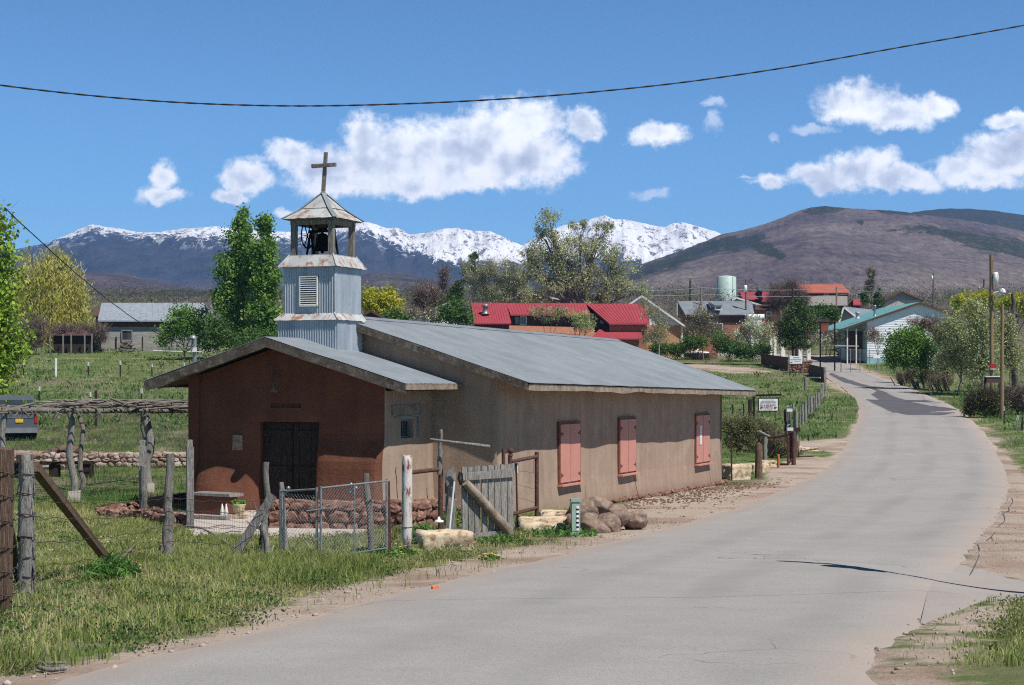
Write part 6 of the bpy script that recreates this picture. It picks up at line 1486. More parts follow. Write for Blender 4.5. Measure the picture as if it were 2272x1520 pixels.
# notice on two posts
y_=G(1752,830).y-1.5; nb_=thing('notice_sign','cream notice on two thin posts in front of the red stone wall','sign',at(1766,y_))
for u in (1750,1782): m_=MB(); q=at(u,y_); m_.beam(q-UP*.1,P(u,784,y_),.09,.09,upv=(0,1,0)); m_.build('post',M['oldwood'],nb_)
m_=MB(); slab(m_,[P(1752,807,y_-.06),P(1779.5,807,y_-.06),P(1779.5,790,y_-.06),P(1752,790,y_-.06)],.04); m_.build('board',M['sign_white'],nb_)
m_=MB(); marks(m_,1760,1774,792.6,0,1.6,y_-.12); marks(m_,1754,1778,797.2,0,1.4,y_-.12); marks(m_,1762,1776,801.5,0,.9,y_-.12); m_.quad(P(1753.5,804.6,y_-.12),P(1758.5,804.6,y_-.12),P(1758.5,802.8,y_-.12),P(1753.5,802.8,y_-.12)); m_.build('lettering',M['sign_grey'],nb_)
# white gate pillars
for i,(u0,u1,v0,v1,pl) in enumerate(((1708,1713,748,772,'leftmost, half behind the pale blossom tree'),(1716,1722,750,771,'second from left beside the pale blossom tree'),(1732,1741,753,772,'left of the thin dark pole'),(1771,1779,755,781,'between the thin dark pole and the iron arch, the taller'),(1790,1798,757,780,'next to the iron arch'))):
    d=212; q=at((u0+u1)/2,d); m_=MB(); w=(u1-u0)*d/F; m_.box(Vector((q.x,q.y,(P(0,v0,d).z+q.z)/2-.2)),w,w,P(0,v0,d).z-q.z+.4,rz=.15); m_.box(Vector((q.x,q.y,P(0,v0,d).z+.03)),w*1.15,w*1.15,.08,rz=.15)
    o=m_.build('white_pillar',M['white'],None,loc=q); tag(o,'white masonry pillar '+pl,'pillar','white pillars by the lane')
# iron arch gate with fence
D=188; ar=thing('iron_arch','tall black iron gate arch with a rusty red hanging plate','gate arch',at(1836,D))
for u in (1820,1852): m_=MB(); q=at(u,D); m_.beam(q-UP*.2,P(u,715,D),.14,.14,upv=(0,1,0)); m_.build('upright',M['black'],ar)
m_=MB(); m_.beam(P(1818,715.5,D),P(1853,715.5,D),.14,.12); m_.build('top_bar',M['black'],ar)
m_=MB(); slab(m_,[P(1821,734,D-.1),P(1838,734,D-.1),P(1838,720,D-.1),P(1821,720,D-.1)],.04); m_.build('plate',pm('rusty_red_plate',(.25,.07,.04),rough=.8),ar)
m_=MB()
for u in np.arange(1822,1852,3): m_.beam(P(u,790,D),P(u,769,D),.03,.03,upv=(0,1,0))
m_.beam(P(1820,770,D),P(1852,770,D),.04,.05); m_.beam(P(1820,787,D),P(1852,787,D),.04,.05); m_.build('gate_leaf',M['black'],ar)
yf=thing('yard_fence','thin wire yard fence with white top rail in front of the teal roofed house','fence',at(1900,186))
m_=MB(); m_.beam(P(1852,767,187),P(1905,768,186),.08,.10); m_.build('top_rail',M['white'],yf)
for i,u in enumerate((1866,1887,1908,1929,1950,1968)): m_=MB(); q=at(u,185.5-i*.4); m_.beam(q,P(u,772+i*1.2,q.y),.07,.07,upv=(0,1,0)); m_.build('post',M['black'] if i==0 else M['chain'],yf)
m_=MB(); 
for u in np.arange(1867,1968,1.6): m_.beam(P(u,799+ (u-1867)*.03,184.5),P(u,775+(u-1867)*.06,184.5),.012,.012,upv=(0,1,0))
m_.beam(P(1866,774,184.5),P(1968,780,184.5),.04,.04); m_.build('wire_mesh',M['chain'],yf)
m_=MB(); slab(m_,[P(1938,795,183),P(1953,795,183),P(1953,788,183),P(1938,788,183)],.03); o=m_.build('white_sign',M['sign_white'],None,loc=P(1945,791,183)); tag(o,'small white rectangular sign hung on the wire yard fence','sign')
m_=MB(); m_.tube([P(1861,773,186),P(1856,774,186),P(1855,778,186),P(1860,781,186),P(1860,786,186),P(1855,788,186)],.07,6); o=m_.build('metal_scroll',M['black'],None,loc=P(1858,780,186)); tag(o,'black S-shaped metal scroll on the fence right of the iron arch','ornament')
# ---------------------------------------------------------------- poles and lines
def pole(u,vt,d,r,mat,lab,cross=None,trans=None,group=None,lean=0):
    b=at(u,d); t=thing('utility_pole',lab,'utility pole',b,group); m_=MB(); m_.tube([b-UP*.5,P(u-lean,vt,d)],[r,r*.7],10); m_.build('pole_shaft',mat,t)
    for (v,w) in cross or []: m_=MB(); m_.beam(P(u-w,v,d-.12),P(u+w,v,d-.12),.10,.12); m_.build('crossarm',M['oldwood'],t)
    for (v,du,rr_) in trans or []: m_=MB(); c=P(u+du,v,d-.1); m_.lathe(c-UP*.45,[(0,0),(rr_,.02),(rr_,.8),(rr_*.7,.88),(0,.9)],14); m_.build('transformer',M['sign_white'],t)
    return t
lw_=pm('pale_pole_wood',(.30,.22,.16),(.20,.15,.115),rough=.9); hw=pm('honey_pole_wood',(.28,.185,.105),(.18,.115,.07),scale=2,stretch=(3,3,.3),rough=.85)
pole(1531,618,350,.22,M['darkwood'],'distant dark utility pole with crossarms left of the water tank',[(620,6),(623,4)])
pole(1556,638,238,.17,lw_,'pale utility pole in front of the tin roof left of its dormer')
pole(1655,620,236,.17,M['redwood'],'utility pole with white transformer near the right end of the tin roof',trans=[(640,-1,.22)])
pole(1732,637,250,.16,lw_,'pale pole rising behind the juniper, left of the thin dark one')
pole(1760,637,205,.16,M['darkwood'],'thin dark reddish pole in front of the juniper',lean=1.5)
pole(1857,637,240,.16,lw_,'pale pole in front of the orange roofed house',lean=1)
pole(2071,605,330,.2,M['redwood'],'reddish pole with small white insulator far right above the village',trans=[(617,-3,.2)])
pole(2183,618,400,.2,M['darkwood'],'tiny far pole with crossarm against the purple hill',[(620,7)])
bp=pole(2201,566,124,.17,hw,'tallest honey coloured utility pole with transformer, lamp arm and red sign',trans=[(618,8,.20)],lean=2)
m_=MB(); m_.tube([P(2204,652,123.8),P(2213,648,123.6),P(2222,645,123.5)],[.06,.06,.05],8); m_.lathe(P(2224,645,123.5)-UP*.1,[(.22,-.06),(.25,0),(.16,.22),(0,.28)],14); m_.build('street_lamp',M['sign_white'],bp)
m_=MB(); c=P(2203,812,123.7); m_.box(c,.44,.06,.32); m_.build('red_sign',pm('faded_red_sign',(.45,.02,.03),rough=.6),bp)
m_=MB(); c=P(2203,818.8,123.65); m_.box(c,.40,.05,.06); m_.build('white_band',M['white'],bp)
pole(2223,675,105,.13,hw,'shorter bare honey coloured pole beside the dark bush on the right verge',lean=-1)
pole(1012,668,260,.16,lw_,'short pale pole between the bushes left of the red roof') if 0 else None
def line(pts,d0,d1,lab,r=.02,name='power_line',sag=.3,mat=None):
    m_=MB()
    for (u0,v0,u1,v1) in pts: wirep(m_,P(u0,v0,d0),P(u1,v1,d1),sag,r,n=10,curl=.01)
    o=m_.build(name,mat or M['sign_grey'],None,loc=P(pts[0][0],pts[0][1],d0)); tag(o,lab,'power line')
lm=M['chain']
line([(1380,641,1556,638),(1556,638,1857,640)],238,240,'upper pale power line strung over the tin roof',mat=lm,r=.028)
line([(1380,651,1556,652),(1556,652,1857,655)],238,240,'lower pale power line strung over the tin roof',mat=lm,r=.028)
line([(1857,641,2071,607),],240,330,'upper power line climbing from the pale pole to the reddish pole',mat=lm,r=.035)
line([(1857,655,2071,620),],240,330,'lower power line climbing from the pale pole to the reddish pole',mat=lm,r=.035)
line([(2199,575,2420,586)],124,118,'top power line running right from the tallest pole',mat=lm,r=.015,sag=.5)
line([(2203,606,2420,612)],124,118,'second power line running right from the tallest pole',mat=lm,r=.015,sag=.4)
line([(2200,640,2150,665)],124,150,'thin drop wire from the tallest pole into the yellow-green bush',r=.012)
# white-roofed box and shelter by the tallest pole
bx=thing('feed_trough','white-topped dark trough on legs between the two honey coloured poles','trough',at(2198,118))
m_=MB(); m_.beam(P(2184,835.5,118),P(2217,835.5,118),.6,.07); m_.build('lid',M['white'],bx)
m_=MB(); m_.box((P(2187,843,118)+P(2217,843,118))/2,.9,.5,.38); m_.build('tub',M['darkwall'],bx)
for u in (2185,2217): m_=MB(); q=at(u,118); m_.beam(q,P(u,838,118),.08,.08,upv=(0,1,0)); m_.build('leg',M['darkwood'],bx)
steel(2228,950,902,.05,M['iron'],'white-tipped steel post right beside the shorter honey coloured pole',name='field_post',tip=.2)
steel(2253,955,922,.05,M['chain'],'leaning white-tipped rod near the right edge of the photo',name='field_post',du=6,tip=.3)
steel(2268,958,925,.06,M['iron'],'thin dark steel post at the right edge of the photo',name='field_post')
# ---------------------------------------------------------------- trees and shrubs
def cards(C_,size,asp,rng,up=0.0,wid=None,drop=False):
    "leaf-shaped quads round centres C_ (n,3)"
    n=len(C_); a=rng.normal(size=(n,3)); a[:,2]=a[:,2]*(1-up)+ (up*2.2 if not drop else -up*2.2)
    a/=np.linalg.norm(a,axis=1)[:,None]; b=np.cross(a,rng.normal(size=(n,3))); b/=np.linalg.norm(b,axis=1)[:,None]+1e-9
    s=(size*rng.uniform(.6,1.35,n))[:,None]; a=a*s/2; b=b*s*asp/2
    V=np.stack([C_-a,C_+b*1.0-a*.1,C_+a,C_-b*1.0-a*.1],1).reshape(-1,3)
    return V,np.arange(4*n).reshape(n,4)
def tree(name,lab,u,d,lobes,leaf,bark=None,n=3000,ls=.3,tr=.25,cat='tree',asp=.6,twn=0,tww=.03,twl=.9,cl=.20,group=None,vb=None,style='',seed=None,fork=.35,cpm=1.0,spread=.8,twigm=None,nc=None,dens=.5):
    seed=seed if seed is not None else int(abs(u*7+d)); rng=np.random.default_rng(seed); rr=random.Random(seed); k_=d/F
    base=at(u,d) if vb is None else G(u,vb); t=thing(name,lab,cat,base,group)
    W_=np.array([l[2]*l[3] for l in lobes],float); W_/=W_.sum()
    CC=[];CR=[];LB=[]
    tot=nc or max(12,min(170,int(sum(l[2]*l[3] for l in lobes)*k_*k_*2.2*cpm)))
    Lc=[]
    for li,l in enumerate(lobes):
        c=np.array(P(l[0],l[1],d+(l[4] if len(l)>4 else 0))); r=np.array([l[2]*k_,l[2]*k_*spread,l[3]*k_]); Lc.append(c)
        m=max(2,int(round(tot*W_[li])))
        p=rng.normal(size=(m,3)); p/=np.linalg.norm(p,axis=1)[:,None]; p*=rng.uniform(.12,1.0,m)[:,None]**dens
        CC.append(c+p*r*.92); CR.append(np.full(m,cl*min(r[0],r[2])**.6*2.3)); LB+= [li]*m
    CC=np.vstack(CC); CR=np.concatenate(CR); M_=len(CC)
    gz_=T(CC[:,0],CC[:,1])+.1; CC[:,2]=np.maximum(CC[:,2],gz_)
    ct=rng.uniform(0,1,M_)
    # foliage
    if n:
        idx=rng.integers(0,M_,n); off=rng.normal(size=(n,3))*CR[idx][:,None]*rng.uniform(.35,.75,n)[:,None]
        if style=='willow':
            s=rng.uniform(0,1,n); off[:,2]=off[:,2]*.5-s*CR[idx]*4.2; off[:,:2]*=.55
        p=CC[idx]+off; p[:,2]=np.maximum(p[:,2],T(p[:,0],p[:,1])+.02)
        V,Q=cards(p,ls,asp,rng,up=.75 if style=='willow' else .25,drop=style=='willow')
        tone=np.clip(.5*ct[idx]+.5*rng.uniform(0,1,n),0,1)
        npmesh('crown' if cat=='tree' else 'foliage',V,Q,leaf,t,tone=tone)
    # trunk and limbs
    if bark:
        mb=MB(); low=min(Lc,key=lambda c:c[2]); zt=base.z+(max(c[2] for c in Lc)-base.z)*fork
        tp=Vector((base.x+rr.uniform(-.2,.2),d,zt))
        if tr>0:
            mb.tube([base-UP*.3,base.lerp(tp,.4)+Vector((rr.uniform(-.1,.1),0,0)),tp],[tr*1.15,tr*.9,tr*.75],9,rough=.12)
        root=tp if tr>0 else base
        hubs=[]
        for c in Lc:
            c=Vector(c); mid=root.lerp(c,.5)+Vector((rr.uniform(-.4,.4),rr.uniform(-.4,.4),rr.uniform(-.1,.5)))*(c-root).length*.12
            hub=root.lerp(c,.9); mb.tube([root,mid,hub],[max(tr,.06)*.6,max(tr,.06)*.42,max(tr,.06)*.22],7,cap=False); hubs.append((mid,hub))
        for i in range(M_):
            mid,hub=hubs[LB[i]]; st=mid.lerp(hub,rr.uniform(.1,1)); e=Vector(CC[i]); m2=st.lerp(e,.5)+Vector((rr.uniform(-1,1),rr.uniform(-1,1),rr.uniform(-.3,1)))*(e-st).length*.13
            r=max(tr,.06)*.17; mb.tube([st,m2,e],[r,r*.7,r*.3],4,cap=False)
        mb.build('trunk' if cat=='tree' else 'stems',bark,t)
    if twn:
        idx=rng.integers(0,M_,twn); st=CC[idx]+rng.normal(size=(twn,3))*CR[idx][:,None]*.6; st[:,2]=np.maximum(st[:,2],T(st[:,0],st[:,1])+.05)
        a=rng.normal(size=(twn,3)); a[:,2]=np.abs(a[:,2])*1.1+.25; a/=np.linalg.norm(a,axis=1)[:,None]; L_=(twl*rng.uniform(.4,1.3,twn))[:,None]
        b=np.cross(a,rng.normal(size=(twn,3))); b/=np.linalg.norm(b,axis=1)[:,None]+1e-9; c=np.cross(a,b)
        w=tww*rng.uniform(.6,1.4,twn)[:,None]
        e=st+a*L_; V=np.concatenate([np.stack([st-b*w/2,st+b*w/2,e],1).reshape(-1,3),np.stack([st-c*w/2,st+c*w/2,e],1).reshape(-1,3)])
        npmesh('twigs',V,np.arange(len(V)).reshape(-1,3),twigm or M['twig'],t)
    return t
# left edge tree, near
tree('leafy_tree','bright fresh green leafy tree cut by the left edge of the photo',-70,52,[(-22,500,45,58),(-5,585,44,60),(-10,670,52,75),(5,745,48,70),(2,822,48,50),(20,775,32,38),(-60,700,70,120)],L['fresh'],M['bark'],n=9000,ls=.15,tr=.2,asp=.65,cl=.26,twn=1200,twl=.5,tww=.012,cpm=6,nc=170,dens=.6)
# willow
tree('willow_tree','big golden green weeping willow left of the barn',118,205,[(105,608,80,62),(165,635,50,66),(60,612,55,60),(125,583,66,40),(40,660,48,64),(182,690,34,54),(100,690,78,54),(150,700,50,50)],L['willow'],M['bark'],n=32000,ls=.62,asp=.15,tr=.5,style='willow',cl=.34,cpm=.5,nc=170,fork=.3)
tree('willow_tree','wispy willow top rising behind the big willow',75,214,[(70,560,40,22),(110,556,36,20)],L['willow'],M['bark'],n=900,ls=.5,asp=.14,tr=.2,style='willow',cl=.3,cat='tree')
# poplars
tree('poplar_tree','tall green poplar with pale trunk, the taller one left of the tower',538,170,[(540,490,20,38),(536,545,36,50),(526,605,47,58),(516,665,48,54),(514,725,50,45),(562,600,22,50)],L['poplar'],M['palebark'],n=19000,ls=.26,tr=.16,asp=.8,cl=.20,nc=170,fork=.6,dens=.6)
tree('poplar_tree','green poplar with pale trunk standing close beside the bell tower',594,167,[(586,505,22,32),(588,560,33,45),(592,625,34,52),(588,690,40,48),(588,745,42,30)],L['poplar'],M['palebark'],n=15000,ls=.26,tr=.15,asp=.8,cl=.20,nc=150,fork=.6,dens=.6)
tree('green_shrub','rounded green shrub tree between the barn and the poplars',410,172,[(400,715,40,38),(375,745,24,30),(440,722,34,40),(455,752,28,24)],L['poplar'],M['bark'],n=6500,ls=.24,tr=.08,cl=.24,nc=100,fork=.2)
tree('green_shrub','dark leafy bush at the foot of the poplars behind the porch roof',490,160,[(480,735,36,36),(560,752,60,22),(470,765,30,14)],L['bush'],M['bark'],n=4200,ls=.26,tr=.06,cl=.26,nc=70,cat='shrub',fork=.2)
for i,(u,lb,lab) in enumerate(((78,[(72,740,40,34),(50,762,26,20)],'tangled purple-brown bare shrub left of the collapsing shed'),(150,[(160,735,45,12),(215,745,20,24)],'thin bare brush around the collapsing shed'),(28,[(20,740,35,30)],'bare reddish bush behind the leafy tree at the left edge'))):
    tree('bare_shrub',lab,u,182+i*3,lb,L['brownbud'],M['twig'],n=500,ls=.16,tr=.05,cat='shrub',twn=2600,twl=1.0,tww=.035,nc=40,fork=.1)
# behind the chapel, middle
tree('yellow_tree','round yellow-green tree right of the bell tower',850,205,[(842,668,42,30),(872,685,30,26),(820,672,22,26),(860,700,44,16)],L['yellow'],M['bark'],n=6500,ls=.34,tr=.2,cl=.24,nc=90)
tree('green_shrub','green leafy bush in front of the yellow-green tree',868,196,[(868,700,28,14),(893,704,16,10)],L['bush'],M['bark'],n=1500,ls=.3,tr=.05,cat='shrub',nc=24)
tree('bare_tree','rounded brownish bare tree right of the yellow-green tree',948,258,[(940,655,32,28),(960,672,26,22),(925,672,18,18)],L['brownbud'],M['darktwig'],n=900,ls=.24,tr=.16,twn=3000,twl=1.2,tww=.04,nc=60)
tree('bare_tree','slim bare tree rising left of the leaning evergreen',985,262,[(984,620,13,36),(990,665,18,30)],L['brownbud'],M['palebark'],n=500,ls=.24,tr=.12,twn=1500,twl=1.4,tww=.035,nc=40)
tree('blossom_shrub','whitish budding shrub above the chapel ridge',930,202,[(915,697,26,12),(945,700,28,12)],L['blossom'],M['twig'],n=900,ls=.22,tr=.05,cat='shrub',twn=1400,twl=.8,tww=.03,nc=30)
tree('green_shrub','broad green shrub hiding the pale roof left of the red roofs',1000,208,[(980,697,26,20),(1012,690,28,26),(1030,705,20,14),(965,708,20,10)],L['bush'],M['bark'],n=3600,ls=.3,tr=.06,cat='shrub',cl=.28,nc=56)
tree('pine_tree','dark evergreen with a blunt top against the snow',1050,262,[(1053,572,11,16),(1052,592,15,18),(1048,615,18,20)],L['pine'],M['bark'],n=2600,ls=.36,asp=.35,tr=.2,nc=46)
tree('pine_tree','dark leaning evergreen left of the pale bare tree',1018,256,[(1032,612,12,14),(1020,632,15,16),(1008,652,18,20),(1002,675,18,16)],L['pine'],M['bark'],n=3000,ls=.36,asp=.35,tr=.16,nc=52)
tree('pine_tree','small dark evergreen spire left of the largest tree',1178,266,[(1177,560,8,16),(1177,585,11,18)],L['pine'],M['bark'],n=1200,ls=.34,asp=.35,tr=.14,nc=24)
tree('pale_bare_tree','wide pale budding tree with light limbs behind the red roofed house',1098,242,[(1075,612,34,24),(1110,600,38,24),(1140,622,34,28),(1060,642,34,26),(1105,645,44,28),(1150,650,30,24),(1040,600,16,18)],L['sage'],M['palebark'],n=8000,ls=.22,tr=.3,twigm=M['palebark'],twn=5200,twl=1.3,tww=.035,nc=120,fork=.25)
tree('bare_tree','grey bare tree filling the gap behind the red roof',1120,252,[(1070,655,40,18),(1150,655,40,20)],L['brownbud'],M['twig'],n=500,ls=.24,tr=.1,twn=2400,twl=1.2,tww=.035,nc=40)
tree('large_elm_tree','largest tree of the village, olive leaves and dark forked trunk before the snowy peaks',1286,222,[(1213,492,31,29),(1202,512,24,18),(1231,528,26,23),(1290,500,31,16),(1334,508,31,18),(1206,560,41,29),(1258,560,51,39),(1321,555,53,39),(1377,580,43,36),(1183,600,36,34),(1234,610,53,39),(1301,612,58,39),(1368,622,53,34),(1415,645,36,25),(1183,645,36,25),(1234,655,48,27),(1334,660,53,25),(1290,640,48,27),(1166,560,24,16)],L['elm'],M['bark'],n=21000,ls=.27,tr=.42,asp=.5,cl=.22,nc=190,fork=.30,twn=2600,twl=.9,tww=.03,dens=.55,twigm=M['palebark'])
tree('young_tree','small pale willow-like tree in front of the red roofed house',1285,184,[(1288,702,26,18),(1300,722,24,16),(1272,720,16,12)],L['sage'],M['bark'],n=2600,ls=.2,asp=.35,tr=.08,nc=44)
tree('young_tree','sparse low olive tree overlapping the middle of the long red roof',1215,196,[(1195,690,26,16),(1225,696,28,18),(1250,688,18,14)],L['elm'],M['bark'],n=1500,ls=.2,asp=.45,tr=.06,nc=46,twn=500,twl=.7,tww=.025)
tree('young_tree','spindly pale green tree in front of the tan brick gable',1460,200,[(1452,700,26,28),(1470,735,28,28),(1440,745,22,24),(1430,672,16,18)],L['sage'],M['palebark'],n=2600,ls=.19,asp=.4,tr=.08,nc=70,twn=1200,twl=.9,tww=.025)
tree('young_tree','budding brownish tree in front of the tin roofed house',1562,212,[(1560,705,30,24),(1545,738,30,26),(1580,735,28,24)],L['sage'],M['twig'],n=1500,ls=.2,tr=.08,nc=60,twn=2400,twl=.9,tww=.03)
tree('blossom_tree','rounded pale blossoming tree left of the juniper',1672,208,[(1672,722,34,24),(1655,748,34,22),(1698,742,28,26),(1640,765,26,14)],L['blossom'],M['twig'],n=4600,ls=.22,asp=.55,tr=.1,nc=80,twn=700,twl=.7,tww=.025)
for i,(u,lb,lab) in enumerate(((1478,[(1470,775,28,12),(1500,778,20,10)],'dark green bush left of the round cistern'),(1545,[(1540,762,30,14),(1520,772,20,9)],'dark green bush directly behind the round cistern'),(1612,[(1600,762,28,20),(1628,775,26,15)],'dark green bush right of the round cistern'),(1668,[(1660,780,30,12),(1690,776,20,14)],'dark green bush beneath the blossoming tree'))):
    tree('dark_bush',lab,u,203-i*.5,lb,L['bush'],None,n=3300,ls=.24,cat='shrub',cl=.26,nc=50,group='dark green bushes behind the cistern')
tree('bare_tree','spreading purple-brown bare tree behind the juniper',1742,246,[(1735,655,30,24),(1765,650,30,26),(1720,675,24,20),(1775,668,26,18)],L['brownbud'],M['twig'],n=500,ls=.2,tr=.14,twn=5200,twl=1.2,tww=.034,nc=90)
tree('juniper_tree','dense dark green juniper behind the thin dark pole',1770,198,[(1772,672,13,20),(1762,698,24,24),(1788,702,22,24),(1745,725,24,26),(1775,730,32,26),(1800,722,18,22),(1765,752,36,18),(1742,745,20,18),(1790,760,26,14),(1750,766,26,10)],L['pine'],M['bark'],n=11000,ls=.26,asp=.35,tr=.2,cl=.24,nc=130,dens=.6)
tree('green_shrub','dark green leafy mass between the juniper and the pale pole',1832,228,[(1825,690,26,16),(1850,696,20,14)],L['bush'],M['bark'],n=2600,ls=.28,tr=.05,cat='shrub',nc=40)
tree('blossom_shrub','pale blossoming bush behind the iron arch',1838,206,[(1822,752,22,16),(1850,750,22,18),(1865,762,14,10)],L['blossom'],M['twig'],n=1800,ls=.2,tr=.06,cat='shrub',nc=40,twn=900,twl=.7,tww=.025)
tree('pine_tree','small dark evergreen above the teal roof, the taller of two',1950,262,[(1950,652,8,14),(1950,668,13,14)],L['pine'],M['bark'],n=1600,ls=.32,asp=.35,tr=.1,nc=30)
tree('green_tree','small green tree left of the evergreen above the teal roof',1917,266,[(1917,655,9,12),(1920,668,11,10)],L['bush'],M['bark'],n=900,ls=.3,tr=.08,nc=20)
tree('bare_tree','tall slim pale tree against the purple hill above the teal roof',1933,345,[(1932,605,9,18),(1933,640,12,24)],L['sage'],M['twig'],n=900,ls=.28,tr=.12,twn=1200,twl=1.3,tww=.04,nc=30)
tree('round_bush','large rounded bright green bush on the right side of the far bend',2018,152,[(2005,752,34,26),(2035,755,32,26),(1985,778,26,26),(2020,785,40,26),(2058,778,26,26),(2000,805,32,14),(2045,806,30,14)],L['poplar'],None,n=15000,ls=.19,tr=.1,cat='shrub',cl=.26,nc=120,dens=.6,fork=.15)
tree('bare_shrub','greyish budding shrub behind the large round green bush',2060,163,[(2040,722,30,14),(2075,730,30,20),(2095,752,22,24)],L['brownbud'],M['twig'],n=1800,ls=.17,tr=.06,cat='shrub',twn=2600,twl=.8,tww=.025,nc=60)
tree('bare_shrub','small brown budding bush against the turquoise house base',1945,190,[(1945,750,24,14),(1935,738,16,10)],L['brownbud'],M['twig'],n=700,ls=.16,tr=.05,cat='shrub',twn=900,twl=.6,tww=.02,nc=24)
for i,(u,d,lb,lab) in enumerate(((2128,143,[(2120,715,30,26),(2135,750,36,34),(2105,790,30,30),(2140,795,36,32)],'grey-green thicket tree left of the tallest pole'),(2182,140,[(2168,690,26,24),(2180,735,36,40),(2185,790,40,34),(2165,825,28,20)],'grey-green thicket tree behind the tallest pole'),(2238,146,[(2232,740,24,40),(2245,790,22,30)],'grey-green tree right of the shorter honey coloured pole'),(2096,150,[(2090,740,18,24),(2095,815,26,24)],'thin grey-green tree just right of the round green bush'))):
    tree('thicket_tree',lab,u,d,lb,L['sage'],M['twig'],n=8500 if i<2 else 4200,ls=.17,asp=.6,tr=.09,cl=.25,nc=110 if i<2 else 60,twn=1800,twl=.7,tww=.02,fork=.2,group='grey-green trees along the right fence line')
tree('yellow_tree','yellow-green treetops behind the grey-green thicket, left of the tallest pole',2150,215,[(2135,668,28,18),(2170,662,28,18),(2195,672,20,20),(2150,690,36,18)],L['yellow'],M['bark'],n=5200,ls=.3,tr=.16,nc=80)
tree('yellow_tree','yellow-green treetops right of the tallest pole',2250,212,[(2235,672,22,18),(2262,670,24,20),(2290,690,30,26)],L['yellow'],M['bark'],n=3600,ls=.3,tr=.14,nc=56)
t=thing('dead_tree','dead broken grey trunk with drooping branches at the right edge','tree',at(2258,152)); m_=MB()
logp(m_,at(2256,152)-UP*.2,P(2247,652,152),.34,.16,n=9,seg=12,seed=200,rough=.25,wob=.1); logp(m_,P(2252,730,152),P(2259,668,152.5),.14,.06,seed=201,wob=.05)
rr=random.Random(44)
for i in range(26):
    s=P(2252,rr.uniform(690,790),152); e=s+Vector((rr.uniform(-1.8,1.2),rr.uniform(-.6,.6),-rr.uniform(.4,2))); m_.tube([s,s.lerp(e,.5)+UP*.35,e],[.06,.04,.015],5,cap=False)
m_.build('trunk',M['bark'],t)
# hedges of cut stems on the right bank
for i,(u,vb,lb,lab) in enumerate(((2010,856,[(2003,838,14,12),(2018,832,12,12)],'leaning cut stems with few leaves under the round green bush'),(2052,862,[(2045,832,22,14),(2068,840,16,12)],'olive brown hedge clump with leaning cut stems'),(2085,868,[(2082,845,18,14),(2102,850,12,10)],'brown hedge clump with cut stems beside the thicket'))):
    t=tree('cut_hedge',lab,u,G(u,vb).y,lb,L['shrub'],None,n=900,ls=.13,cat='shrub',twn=500,twl=.6,tww=.03,nc=24,group='cut hedge clumps on the right bank')
    m_=MB(); d=G(u,vb).y; rr=random.Random(i)
    for j in range(12):
        x=u+rr.uniform(-22,26); q=at(x,d+rr.uniform(-1,1)); m_.tube([q-UP*.1,q+Vector((-rr.uniform(.2,.6),0,rr.uniform(.6,1.5)))],[.06,.045],6)
    m_.build('stems',M['bark'],t)
tree('dark_thicket','low dark tangled thicket with olive leaves beside the shorter honey coloured pole',2190,107,[(2180,885,34,20),(2205,898,30,22),(2160,900,22,16),(2150,915,16,8)],L['shrub'],M['darktwig'],n=4200,ls=.12,cat='shrub',tr=.04,twn=3600,twl=.6,tww=.018,nc=80,fork=.1,twigm=M['darktwig'])
tree('dark_thicket','brown bare thicket at the right edge, right of the shorter honey coloured pole',2255,110,[(2245,888,26,24),(2275,890,30,28)],L['brownbud'],M['darktwig'],n=2600,ls=.11,cat='shrub',tr=.04,twn=4200,twl=.7,tww=.018,nc=70,fork=.1)
# shrubs by the far end of the chapel
for i,(u,d,lb,lab) in enumerate(((1632,77,[(1622,948,22,22),(1648,945,26,22),(1625,975,22,20),(1655,975,24,20)],'olive green shrub against the far corner of the chapel'),(1690,79,[(1678,955,26,22),(1705,965,24,24),(1690,990,26,16)],'olive green shrub below the hanging sign'),(1730,74.5,[(1722,985,18,20),(1738,995,14,16),(1715,1005,14,10)],'small olive shrub behind the iron gate'))):
    tree('olive_shrub',lab,u,d,lb,L['shrub'],M['darktwig'],n=4200 if i<2 else 1800,ls=.085,cat='shrub',tr=.03,twn=1400,twl=.4,tww=.012,nc=60,fork=.1,group='olive shrubs beyond the chapel')
# leafy weeds
def weed(u,v,lab,r=.4,h=.35,n=380,ls=.16,leaf='weed',flow=0,asp=.22,seed=0):
    rng=np.random.default_rng(seed+int(u)); c=G(u,v); t=thing('weed_clump',lab,'weed',c)
    a=rng.uniform(0,6.28,n); rd_=r*rng.uniform(0,1,n)**.6; p=np.stack([c.x+np.cos(a)*rd_,c.y+np.sin(a)*rd_,np.zeros(n)],1); p[:,2]=T(p[:,0],p[:,1])+rng.uniform(.03,h,n)*(1-.6*(rd_/r)**2)
    V,Q=cards(p,ls,asp,rng,up=.35); npmesh('leaves',V,Q,L[leaf],t,tone=rng.uniform(0,1,n))
    if flow:
        m_=MB()
        for i in range(flow):
            q=Vector(p[rng.integers(0,n)])+UP*(h*.3); m_.lathe(q,[(0,0),(.022,.008),(.024,.014),(0,.02)],6)
        m_.build('flowers',M['yellow'],t)
weed(250,1292,'dark green strappy weed clump under the diagonal brace',.36,.36,700,.17,asp=.14)
weed(955,1168,'tall weeds with yellow flowers between the pipe and the narrow gate',.55,.55,700,.12,asp=.3,flow=46)
weed(1010,1176,'yellow flowering weeds behind the narrow grey gate',.35,.5,260,.12,flow=18,asp=.3)
weed(877,1160,'low orange-yellow flowering weed beside the rubble wall',.3,.3,160,.1,flow=14,asp=.3)
weed(1090,1244,'small yellow flowering weed on the dirt before the board gate',.2,.1,160,.06,flow=12,asp=.4)
weed(1115,1208,'grassy weeds beneath the board gate',.5,.2,420,.12)
weed(850,1238,'low green weeds with yellow flowers by the foot of the white pipe',.6,.2,900,.11,flow=22,asp=.3)
